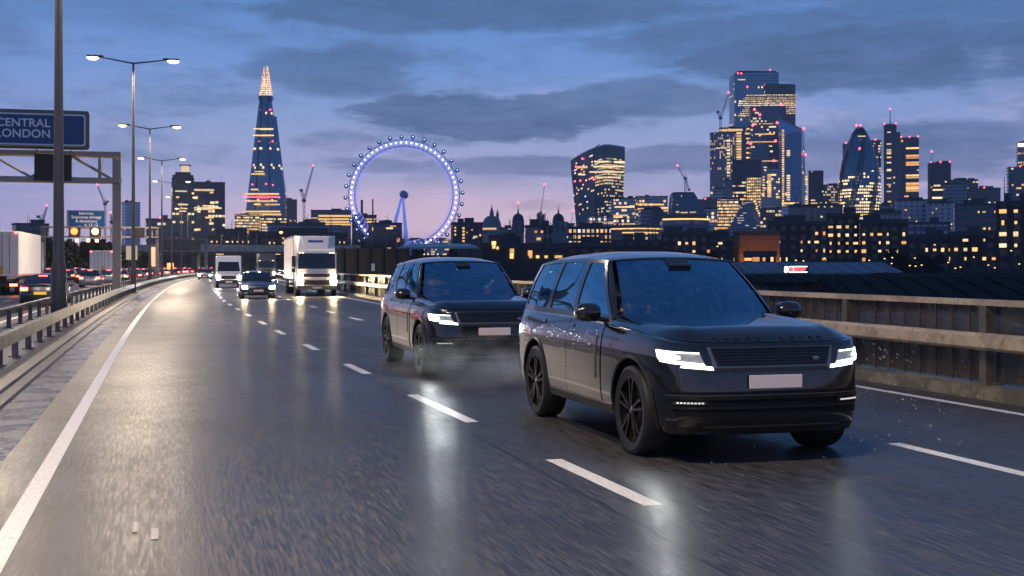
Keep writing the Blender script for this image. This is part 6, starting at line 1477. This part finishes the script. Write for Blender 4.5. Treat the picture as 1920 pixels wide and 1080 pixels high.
for (a0,a1,pt,Yn,lab,nl) in ((392,470,446,430,'low dark terrace behind the overbridge, left of the white van',7),(468,560,439,450,'dark flat-roofed block behind the overbridge posts, below the glass spire',5),(556,650,441,440,'dark low block behind the box truck roof and overbridge',4)):
    e,w,d,H = block(a0,a1,pt,Yn,lab,F_DARKAP,0,.3,lits=nl,litm=[M_WIN,M_WINW],cell=(1.6,1.8,.4,.4),pyb=459)
# ---------------------------------------------------------------- nearer dark blocks, right
for (a0,a1,pt,Yn,lab,mt_,nl,rot) in (
    (1677,1742,376,900,'white block of flats with small dark windows, below the slate towers',F_WHITE,10,.15),
    (1738,1790,381,880,'white block of flats with bright stairwell, second from the left of the pale row',F_WHITE,8,-.1),
    (1640,1690,398,760,'low slate office with one lit corner left of the white flats',F_SLATE,4,0),
    (1790,1870,385,620,'office with long rows of pale lit windows and grey bands',facade('banded_office',(.09,.10,.13),(.03,.045,.065),3,3.9,.18,(1,.75,.4),1.5,.08,.55,4,refl=.5,seed=120),14,0),
    (1478,1532,388,700,'pale concrete office behind the dark flats',facade('conc_lit',(.22,.2,.2),(.08,.07,.07),6,5,.15,(1,.66,.4),.9,.4,.6,seed=121),0,0),
    (1700,1782,420,560,'long dark office with a few lit windows',F_SLATE,6,.05),
    (1548,1612,405,420,'dark brick flats below the bullet tower with orange windows',F_DARKAP,16,.05),
    (1612,1702,417,410,'wide dark brick flats right of the bullet tower',F_DARKAP,16,.0),
    (1440,1552,420,400,'dark flats behind the low warehouse roofs, left of the others',F_DARKAP,12,.0),
    (1700,1790,445,380,'low dark terrace with scattered lights',F_DARKAP,7,.0),
    (1780,1872,440,370,'low dark flats in front of the banded office',F_DARKAP,8,.08),
    (1868,1945,384,300,'tall dark brick flats at the right edge with large orange windows',F_DARKAP,12,-.1),
    (1330,1385,448,420,'dark low block left of the orange floodlit wall',F_DARKAP,4,0),
    (1240,1335,440,420,'dark low houses in front of the round-fronted block',F_DARKAP,7,0),
    (1150,1245,456,330,'long low dark shed roof in the centre',F_DARKAP,2,0),
    (1060,1152,462,300,'low dark shed below the warm window grid',F_DARKAP,1,0)):
    e,w,d,H = block(a0,a1,pt,Yn,lab,mt_,rot,.5,lits=max(1,int(nl*1.0)),litm=[M_WIN,M_WINO,M_WINW],cell=(2.3,2.8,.38,.38),pyb=min(490,pt+80))
# orange floodlit wall
e,w,d,H = block(1376,1462,440,330,'brick building with its wall floodlit orange', principled('ochre_brick',(.20,.10,.05),.8,vary=.35,vscale=.3), .0, .4, roofbits=0)
for x_ in (-.38,-.2,.05,.27):
    m = MB(); m.box((w*x_,-d/2-.8,H*.42),(.5,1.0,H*.84)); m.build('buttress', principled('ochre_brick',(.20,.10,.05)), e)
for x_ in (-.3,-.08,.16,.38):
    l = bpy.data.lights.new('floodlight','SPOT'); l.energy = 14000; l.color = (1,.42,.08); l.spot_size = R(120); l.spot_blend = 1; l.shadow_soft_size = .3
    o = bpy.data.objects.new('floodlight', l); link(o, e); o.location = (w*x_,-d/2-1.6,H*.22); o.rotation_euler = (R(155),0,0)
    m = MB(); m.box((w*x_,-d/2-1.9,H*.2),(.5,.3,.4)); m.build('floodlight_case', M_DRK, e)
e,w,d,H = block(1395,1455,478,300,'low lean-to with a row of orange lit windows below the floodlit wall', F_DARKAP,.0,.3,lits=9,litm=[M_WINO,M_WIN],cell=(1.6,1.6,.6,.6),roofbits=0,pyb=488)
# low warehouse with light roof and lit sign
def shed(px0, px1, py_eave, py_ridge, Y, label, roofm, wallm, depth=26, rot=0., name='warehouse'):
    kk = Y/F; c = at((px0+px1)/2,500,Y); w = (px1-px0)*kk; he = (HY-py_eave)*kk+HC-ZG; hr = (HY-py_ridge)*kk+HC-ZG
    e = empty(name, (c.x,Y,ZG), rot, label, 'warehouse')
    m = MB(); m.box((0,depth/2,he/2),(w,depth,he)); m.build('wall', wallm, e)
    m = MB(); x = w/2+.4; m.add([(-x,-.5,he),(x,-.5,he),(x,depth/2,hr),(-x,depth/2,hr),(-x,depth+.5,he),(x,depth+.5,he),(-x,-.5,he-.3),(x,-.5,he-.3),(-x,depth+.5,he-.3),(x,depth+.5,he-.3)], [(0,1,2,3),(3,2,5,4),(6,7,1,0),(4,5,9,8),(6,0,3,4,8),(1,7,9,5,2),(7,6,8,9)]); m.build('roof', roofm, e)
    m = MB()
    for t_ in np.linspace(-.46,.46,9): m.tube((w*t_,-.4,he+.06),(w*t_,depth/2,hr+.06),.08,n=4)
    m.build('roof_seams', roofm, e)
    return e, w, he, hr
M_ROOFL = principled('pale_metal_roof', (.13,.15,.19), .7, .0, vary=.25, vscale=.08); M_ROOFD = principled('dark_metal_roof', (.008,.011,.014), .9, .0, vary=.3, vscale=.08, spec=.1); M_WALLD = principled('shed_wall', (.03,.032,.038), .7, vary=.3, vscale=.2)
e,w,he,hr = shed(1405,1690,511,491,190,'long warehouse with a pale grey roof and an illuminated sign', M_ROOFL, M_WALLD, 22)
sg_ = empty('shop_sign', at(1494,505,187), 0, 'illuminated white and red sign on the pale warehouse roof', 'sign')
MSW = principled('sign_glow_white',(1,1,1),.4,0,(.95,.95,1),4,sample=False); MSR = principled('sign_glow_red',(1,.1,.1),.4,0,(1,.06,.05),3.2,sample=False)
m = MB(); m.box((-.15,.15,0),(4.0,.12,1.25)); m.build('sign_frame', M_DRK, sg_)
text_mesh('lettering','SO',1.2,MSW,sg_,(-1.9,0,-.42),(R(90),0,0),.03,'LEFT',.9,bold=.05); text_mesh('lettering','EBESEF',.75,MSR,sg_,(.35,0,-.22),(R(90),0,0),.04,'CENTER',.9,bold=.02)
m = MB(); m.lathe([(.4,-.05),(.42,.0)],18,(-.95,-.08,0),'y'); m.build('red_disc', MSR, sg_); m = MB()
for z_ in (-.42,.42): m.box((.5,.02,z_),(2.2,.06,.1))
m.build('light_border', MSW, sg_)
shed(1690,1960,520,512,170,'lower grey warehouse beyond the right parapet', M_ROOFD, M_WALLD, 20)
shed(1440,1720,529,517,120,'dark shed below the pale-roofed warehouse', M_ROOFD, M_WALLD, 18)
shed(1600,2050,560,524,86,'big dark-roofed shed close behind the right parapet', principled('black_green_roof',(.005,.009,.011),.9,.0,spec=.1), M_WALLD, 22, -.1)
shed(1600,1905,612,592,58,'low pale blue roof glimpsed through the parapet bars', principled('blue_grey_roof',(.12,.16,.22),.6,.0,vary=.2), M_WALLD, 9)
shed(880,1440,535,519,150,'dark shed roofs hidden behind the two SUVs', M_ROOFD, M_WALLD, 20)
# flat pale canopy and dark wall, centre
kk = 210/F; c = at(822,500,210); e = empty('canopy_building', (c.x,210,ZG), 0, 'dark low building with a wide pale flat canopy roof below the wheel', 'building')
w = 150*kk; m = MB(); m.box((-3*kk,8,(HC-ZG)/2+1),(w*.92,16,(HC-ZG)+2)); m.build('wall', M_WALLD, e)
zt_ = (HY-464)*kk+HC-ZG
m = MB(); m.add([(-w/2,-2,zt_),(w/2,-2,zt_+.15),(w/2-2.5,18,zt_+1.0),(-w/2+1,18,zt_+1.0),(-w/2,-2,zt_-.35),(w/2,-2,zt_-.2),(w/2-2.5,18,zt_+.7),(-w/2+1,18,zt_+.7)],[(0,1,2,3),(4,7,6,5),(0,4,5,1),(1,5,6,2),(2,6,7,3),(3,7,4,0)]); m.build('canopy', principled('canopy_grey',(.25,.30,.36),.5), e)
for x_ in (-.45,-.15,.15,.4): 
    m = MB(); m.tube((w*x_,-1,0),(w*x_,-1,zt_-.3),.15); m.build('column', M_WALLD, e)
pane(e,'lit_window',(24*kk,-2.2,zt_-2.9),(.4,.1,.4),M_WINW)
nw = MB(); kk = 125/F; w = 146*kk
e = empty('noise_barrier', (at(692,500,125).x,125,ZG), .05, 'dark panelled noise barrier wall right of the box truck', 'wall')
h_ = (HY-466)*kk+HC-ZG; m = MB(); m.box((0,0,h_/2),(w,.4,h_)); m.build('panels', principled('barrier_brown',(.030,.025,.025),.7,vary=.3,vscale=.3), e)
for x_ in np.linspace(-.5,.5,7): m = MB(); m.box((w*x_,-.1,h_/2),(.3,.5,h_+.2)); m.build('post', M_TRIM, e)
m = MB(); m.box((8*kk,-.28,(HY-501)*kk+HC-ZG),(.36,.03,.75)); m.build('notice', principled('notice_white',(.5,.52,.6),.5), e)
e,w,d,H = block(905,1065,465,240,'long low dark building with square lit windows behind the two SUVs', principled('dark_render',(.025,.03,.036),.7), .0,.3, roofbits=1)
lits_at(e, 985, 240, w, d, [(990,998,462.5+12,1.),(956,964,471,1.),(956,963,480,1.)]+[(992,998,481.5,.5),(1005,1011,481.5,.5),(1021,1027,481.5,.5),(1040,1054,481.5,.55)], [M_WIN,M_WINO])
e,w,d,H = block(918,940,450,230,'narrow dark stair block with two lit windows', principled('dark_render',(.02,.02,.03),.7), .0,.6, roofbits=0)
lits_at(e, 929, 230, w, d, [(922,930,456,.7),(923,929,463,.6),(931,935,465,.5)], [M_WIN])
e,w,d,H = block(1470,1920,0,1,'x',M_DRK) if False else (None,)*4

# ---------------------------------------------------------------- overbridge
Yo = 262; nx, ny = perp(Yo); kk = Yo/F
e = empty('overbridge', (at(420,500,Yo).x, Yo, 0), math.atan2(ny,nx), 'concrete road overbridge crossing both carriageways in the distance', 'bridge')
zt_ = (HY-459)*kk+HC; zb_ = (HY-475)*kk+HC
m = MB(); m.box((0,5,(zt_+zb_)/2),(58,10,zt_-zb_)); m.build('deck', M_DECK, e, bevel=.05)
m = MB(); m.box((0,-.15,zb_+.1),(58,.3,.5)); m.build('deck_edge', M_CONCD, e)
for x_ in (-27,-6.2,16.5): m = MB(); m.box((x_,5,zb_/2),(1.1,8,zb_)); m.build('pier', M_CONCD, e)
m = MB(); m.box((24,5,zb_/2),(10,9.5,zb_)); m.box((-34,5,zb_/2),(10,9.5,zb_)); m.build('abutment', M_CONCD, e)
m = MB(); m.box((0,.1,zt_+1.0),(58,.05,.06))
for i in range(30): m.box((-29+2*i,.1,zt_+.5),(.06,.05,1.0))
m.build('railing', M_GALVD, e)
for i, x_ in enumerate((-14,-1,11)):
    m = MB(); m.box((x_,2,zb_-.12),(1.6,.3,.14)); m.build('soffit_lamp', M_LED, e)
# lamps and columns standing on the overbridge
for i, px in enumerate((447,464,481,500,527,558,610,415)):
    b_ = at(px,500,Yo+6+i); b_.z = zt_; lc = empty('bridge_lamp_post', b_, 0, 'thin unlit lamp post on the overbridge, %s counted from the left' % ORD[[415,447,464,481,500,558,610].index(px)] if px != 527 else 'lamp post with a round glowing lantern above the box truck', 'lamp post', 'lamp posts on the overbridge' if px != 527 else None)
    hh_ = 2.4 if px != 527 else 2.6; m = MB(); m.tube((0,0,0),(0,0,hh_),.09,.06,6); m.build('pole', M_GALVD, lc)
    m = MB(); m.lathe([(.05,0),(.4,.25),(.4,.45),(.1,.6)],10,(0,0,hh_)) if px==527 else m.box((.25,0,hh_),(.6,.15,.1)); m.build('lamp', M_LED if px==527 else M_GALVD, lc)

# added dark wall standing in for the darkness under the overbridge
e = empty('added_dark_wall', (at(470,500,478).x, 478, 0), .0, 'added dark wall standing in for the darkness beneath the overbridge', 'wall')
m = MB(); m.box((0,6,3.1),(84,10,6.4)); m.build('wall', principled('added_wall_dark',(.03,.028,.03),.8,vary=.3,vscale=.1), e)
for x_ in (-26,-14,-2,10,22): m = MB(); m.box((x_,.6,2.6),(9,1.2,4.6)); m.build('portal', M_TRIM, e)  # black boxes on the added wall, no real openings
for x_ in (-20,-8,4,16,28): m = MB(); m.box((x_,-.2,5.2),(.5,.3,.3)); m.build('added_wall_lamp', M_LED, e)
# ---------------------------------------------------------------- cranes
M_CR = principled('crane_steel', (.16,.15,.18), .5); M_CRW = principled('crane_pale', (.40,.36,.38), .5)
def crane(pm, ybase, ytop, jib, cj, Y, label, mat=M_CR, th=.9, cab=True):
    """luffing crane: mast at column pm from row ybase to ytop; jib tip (px,py); counter-jib tip"""
    kk = Y/F; b_ = at(pm,500,Y); b_.z = ZG; e = empty('tower_crane', b_, 0, label, 'crane'); T = lambda px,py: Vector(((px-pm)*kk, 0, (HY-py)*kk+HC-ZG))
    def lattice(name, p0, p1, w0, w1):
        m = MB(); d = (p1-p0).normalized(); s1_ = d.cross(Vector((0,1,0))).normalized(); s2_ = Vector((0,1,0)); n = max(4,int((p1-p0).length/(w0*2.6)))
        for a_ in (-1,1):
            for b2 in (-1,1): m.tube(p0+s1_*a_*w0+s2_*b2*w0, p1+s1_*a_*w1+s2_*b2*w1, th*.22, th*.16, 4)
        for i in range(n):
            t0 = i/n; t1 = (i+1)/n; sg = 1 if i%2 else -1
            for b2 in (-1,1): m.tube(p0.lerp(p1,t0)+s1_*sg*w0+s2_*b2*w0, p0.lerp(p1,t1)-s1_*sg*(w0+(w1-w0)*t1)+s2_*b2*w0, th*.14, n=3)
        return m.build(name, mat, e)
    lattice('mast', T(pm,ybase), T(pm,ytop), th, th); lattice('jib', T(pm,ytop), T(*jib), th*.9, th*.4); lattice('counter_jib', T(pm,ytop), T(*cj), th*.9, th*.9)
    m = MB(); m.box(T(pm,ytop)+Vector((0,0,th)),(th*4,th*3,th*3)); m.build('cab', mat, e); m = MB(); m.box(T(*cj),(th*3,th*3,th*2.4)); m.build('counterweight', mat, e)
    m = MB(); ap = T(pm,ytop)+Vector((0,0,th*9)); m.tube(T(pm,ytop),ap,th*.3,n=4); m.tube(ap,T(*jib),th*.08,n=3); m.tube(ap,T(*cj),th*.08,n=3); m.build('stays', mat, e)
    beacon(e, T(*jib)+Vector((0,-1,th)), Y/1250.); return e
crane(570,500,378,(587.5,312),(565,357),1300,'crane with a long jib rising right of the glass spire',th=1.)
crane(1351,249,223,(1366,175),(1346,210),1760,'small crane leaning on the roof of the left cluster tower',th=1.2)
crane(1014,404,400,(1021,347),(1010,400),1500,'thin crane pointing up between the two domed turrets',th=.8)
crane(1285,364,336,(1270,312),(1292,356),1180,'pale crane on the stepped dark block',M_CRW,.8)
crane(80,500,417,(88,387),(72,406),900,'distant crane with a red lamp left of the thick lamp column',th=.7)
crane(197,500,384,(183,348),(201,378),1100,'faint crane behind the small blue sign',th=.7)
crane(209,500,418,(208,400),(213,419),900,'short crane mast with a red light beside the gantry leg',th=.6)
crane(1070,500,424,(1075,396),(1068,424),1500,'tiny faint crane left of the top-heavy tower',th=.6)
crane(963,500,424,(962,418),(965,423),1400,'tiny crane beside the left turret',th=.5) if False else None
b_ = at(1747,500,1480); b_.z = ZG; e = empty('radio_mast', b_, 0, 'thin radio mast with a red light above the dark grey tower', 'mast'); m = MB(); h_ = (HY-284)/F*1480+HC-ZG; m.tube((0,0,0),(0,0,h_),.8,.25,5); m.build('pole', M_DRK, e); beacon(e,(0,0,h_),1.3)

# ---------------------------------------------------------------- street lamps and small lights far off on the right
LO = {p: i for i, p in enumerate(sorted([1492,1506,1629,1658,1672,1671,1705,1715.5,1727,1777,1790,1800,1852,1864,1880,1715,1545,1605,1752,1765,1825,1910,1895,1345,1303,1295,1318,1274,1420,1082,1105,1137]))}
for i,(px,py,Yl) in enumerate(((1492,488,330),(1506,489,300),(1629,488,230),(1658,485,240),(1672,483,240),(1671,494,230),(1705,498,225),(1715.5,499,210),(1727,497,240),(1777,492,220),(1790,503,210),(1800,501,260),(1852,497,230),(1864,502,210),(1880,512,190),(1715,484,330),(1545,484,330),(1605,470,360),(1752,459,330),(1765,470,330),(1825,482,300),(1910,495,240),(1895,470,280),(1345,462,380),(1303,440,500),(1295,432,520),(1318,452,500),(1274,437,620),(1420,484,310),(1082,458,520),(1105,459,520),(1137,458,520))):
    b_ = at(px,500,Yl); b_.z = ZG; top = (HY-py)/F*Yl+HC-ZG; e = empty('street_lamp', b_, 0, 'small distant orange street lamp, %s from the left beyond the right parapet' % ORD[LO[px]], 'street lamp', 'distant orange street lamps')
    m = MB(); m.tube((0,0,0),(0,0,top+.2),.09,.05,5); m.build('pole', M_DRK, e); m = MB(); r_ = Yl/F*1.7; m.lathe([(.2*r_,-.5*r_),(.9*r_,-.2*r_),(r_,.1*r_),(.3*r_,.4*r_)],8,(0,-.3,top)); m.build('lamp_head', M_LED, e, True)

# ---------------------------------------------------------------- trees: bare crowns and dark masses
M_BARK = principled('bark', (.03,.028,.03), .9); M_LEAF = principled('dark_foliage', (.012,.018,.018), .9); M_TWIG = principled('twigs', (.045,.042,.05), .9)
def bare_tree(px, pyt, Y, label, seed, wpx=40):
    r = random.Random(seed); b_ = at(px,500,Y); b_.z = ZG; e = empty('tree', b_, 0, label, 'tree'); H = (HY-pyt)/F*Y+HC-ZG; Wd = wpx/F*Y/2
    m = MB(); m.tube((0,0,0),(0,0,H*.45),.28,.2,6); m.build('trunk', M_BARK, e); m = MB()
    def grow(p, d, L, w, k):
        q = p+d*L; m.tube(p, q, w, w*.65, 4 if k > 2 else 3, cap=False)
        if k == 0: return
        for _ in range(3 if k > 1 else 4):
            nd = (d+Vector((r.uniform(-.75,.75), r.uniform(-.75,.75), r.uniform(-.05,.45)))).normalized(); grow(q if r.random() < .6 else p.lerp(q,.6), nd, L*r.uniform(.6,.85), w*.6, k-1)
    for _ in range(5): grow(Vector((0,0,H*r.uniform(.3,.45))), Vector((r.uniform(-.7,.7),r.uniform(-.7,.7),1)).normalized(), H*.20, .13, 4)
    m.build('crown', M_TWIG, e); return e
for i,(px,pt,Yt_,wp) in enumerate(((655,428,330,60),(690,424,340,60),(715,430,330,50),(735,418,350,40),(672,440,300,50),(640,436,340,40))): bare_tree(px,pt,Yt_,['bare winter tree right of the box truck roof','tallest bare winter tree behind the noise barrier','bare tree left of the wheel legs','thin bare tree standing in front of the wheel leg','low bare tree directly over the noise barrier','bare tree touching the box truck roof'][i],20+i,wp)
def bushy(px, pyt, Y, wpx, label, seed):
    r = random.Random(seed); b_ = at(px,500,Y); b_.z = ZG; e = empty('tree', b_, 0, label, 'tree', None); H = (HY-pyt)/F*Y+HC-ZG; Wd = wpx/F*Y/2
    m = MB(); m.tube((0,0,0),(0,0,H*.6),.35,.2,6); m.build('trunk', M_BARK, e); m = MB()
    lobes = [(Vector((r.uniform(-.7,.7)*Wd, r.uniform(-.6,.6)*Wd, H*r.uniform(.3,.88))), Wd*r.uniform(.28,.5)) for _ in range(16)]
    for _ in range(2200):
        c_, s_ = lobes[r.randrange(16)]; v = Vector((r.gauss(0,1),r.gauss(0,1),r.gauss(0,.8))).normalized()*s_*r.uniform(.5,1.08); p = c_+v
        if p.z > H: p.z = H-r.uniform(0,.5)
        n = Vector((r.gauss(0,1),r.gauss(0,1),r.gauss(0,1))).normalized(); a_ = n.orthogonal().normalized(); q_ = n.cross(a_); z_ = r.uniform(.25,.5)*max(.5,H/14)
        m.add([p+a_*z_, p+q_*z_, p-a_*z_, p-q_*z_], [(0,1,2,3)])
    m.build('crown', M_LEAF, e, recalc=False); return e
bt = [(70,434,210,64),(110,428,220,60),(150,430,230,60),(185,436,240,50),(215,446,230,50),(245,452,230,44),(40,440,200,60),(8,440,200,60),(275,455,250,50),(130,440,190,80),(85,445,180,80)]
nm_ = ['leftmost but one','second tall','third','fourth','fifth','sixth','far left','outermost left','seventh','near central','near left']
for i,(px,pt,Y_,wp) in enumerate(bt): bushy(px,pt,Y_,wp,'dark bushy tree on the left bank, %s of the row' % nm_[i],40+i)
for i,(px,pt,Y_,wp,lab) in enumerate(((1690,462,300,60,'dark tree in front of the right-hand flats'),(1330,455,330,40,'dark tree left of the floodlit wall'),(1745,470,290,50,'low dark tree among the distant street lamps'),(1240,470,340,60,'dark tree behind the roof of the nearest SUV'),(600,445,340,60,'dark tree hidden partly by the box truck'),(850,452,420,30,'small dark tree left of the lit flats'),(785,459,450,30,'small dark shrubby tree between the wheel legs and the canopy'))): bushy(px,pt,Y_,wp,lab,60+i)
# panels beside the far carriageway
for px, pyt, pyb, Y_, w_, lab, mt_ in ((319.5,493,505,190,12,'amber-lit cabinet beside the queue, left of the white portal leg',principled('amber_panel',(.6,.35,.1),.5,0,(1,.5,.12),.8,sample=False)),(247,461,487,170,20,'pale lit hoarding behind the two nearer lamp columns',principled('lit_hoarding',(.4,.38,.33),.5,0,(1,.8,.5),.35,sample=False)),(287,463,500,150,9,'tall narrow panel with an orange top left of the portal gantry',principled('amber_panel2',(.5,.4,.3),.5,0,(1,.55,.25),.35,sample=False))):
    kk = Y_/F; b_ = at(px,500,Y_); b_.z = 0; e = empty('roadside_panel', b_, .2, lab, 'roadside panel'); h0 = (HY-pyb)*kk+HC; h1 = (HY-pyt)*kk+HC
    m = MB(); m.box((0,0,(h0+h1)/2),(w_*kk,.2,h1-h0)); m.build('face', mt_, e)
    m = MB(); m.box((-w_*kk*.3,.2,h1/2),(.12,.12,h1)); m.box((w_*kk*.3,.2,h1/2),(.12,.12,h1)); m.build('legs', M_GALVD, e)

# ---------------------------------------------------------------- evening haze in the air
m = MB(); m.box((0,1700,160),(7000,4200,340)); hzmat = bpy.data.materials.new('haze'); hzmat.use_nodes = True; t = NT(hzmat.node_tree); t.n.clear()
pv = t.node('ShaderNodeVolumePrincipled'); pv.inputs['Color'].default_value = (.90,.96,1,1); pv.inputs['Density'].default_value = .00010; pv.inputs['Anisotropy'].default_value = .2
o_ = t.node('ShaderNodeOutputMaterial'); t.l.new(pv.outputs[0], o_.inputs['Volume'])
h = m.build('haze', hzmat); tag(h, 'thin blue evening haze filling the air over the city', kind='stuff')
# ---------------------------------------------------------------- road spray
def mist(cx, cy, w_, d_, h_, dens, label, seed):
    m = MB(); m.lathe([(.05,-1),(.6,-.8),(.95,-.35),(1,.1),(.8,.6),(.45,.9),(.05,1)], 16); m.v = [(p[0]*w_/2, p[1]*d_/2, p[2]*h_/2) for p in m.v]
    mt = bpy.data.materials.new('spray_mist'); mt.use_nodes = True; t = NT(mt.node_tree); t.n.clear(); co = t.node('ShaderNodeTexCoord').outputs['Object']
    x_, y_, z_ = t.sep(co); r2 = t.m('ADD', t.m('ADD', t.m('POWER', t.m('DIVIDE', x_, w_/2), 2), t.m('POWER', t.m('DIVIDE', y_, d_/2), 2)), t.m('POWER', t.m('DIVIDE', z_, h_/2), 2))
    n = t.noise(t.xyz(t.m('ADD', x_, seed), y_, t.m('MULTIPLY', z_, 1.6)), 1.7, 5, .65)
    k = t.m('MULTIPLY', t.m('MULTIPLY', t.smooth(n, .42, .72), t.smooth(r2, 1., .1)), dens)
    pv = t.node('ShaderNodeVolumePrincipled'); pv.inputs['Color'].default_value = (.9,.95,.93,1); t.l.new(k, pv.inputs['Density']); pv.inputs['Anisotropy'].default_value = .3
    o_ = t.node('ShaderNodeOutputMaterial'); t.l.new(pv.outputs[0], o_.inputs['Volume'])
    o = m.build('spray_mist', mt, None, True, loc=(cx, cy, h_/2+.01)); tag(o, label, 'spray', kind='stuff'); return o
mist(-.2, 16.3, 2.6, 3.4, .9, .55, 'pale spray mist drifting behind the rear wheel of the nearest SUV', 3)
mist(-.9, 18.2, 2.8, 2.4, .6, .4, 'thin spray mist below the bumper of the second SUV', 8)
r = random.Random(9); m = MB(); M_DROP = principled('water_drop', (.8,.85,.85), .08, 0, (.9,.95,.9), .04, spec=1., sample=False)
def drops(c, s_, n, v):
    for _ in range(n):
        p = Vector((c[0]+abs(r.gauss(0,s_[0])), c[1]+r.gauss(0,s_[1]), max(.05, c[2]-abs(r.gauss(0,s_[2])))))
        d = (Vector(v)+Vector((r.gauss(0,.25),r.gauss(0,.25),r.gauss(0,.2)))).normalized()*r.uniform(.008,.022); w_ = r.uniform(.001,.0024)
        m.tube(p-d, p, w_*.4, w_, 4); m.tube(p, p+d*.5, w_, w_*.3, 4)
drops((3.35,11.6,.98), (.38,.25,.42), 55, (.6,0,-.8)); drops((3.5,11.4,.5), (.6,.3,.35), 20, (.6,0,-.8)); drops((1.6,9.9,.4), (.9,.3,.3), 12, (.6,.2,-.6))
drops((-1.0,17.4,.7), (.5,.4,.4), 35, (.7,0,-.7))
tag(m.build('water_droplets', M_DROP), 'scattered flying water droplets thrown up beside the SUVs', 'spray', kind='stuff')
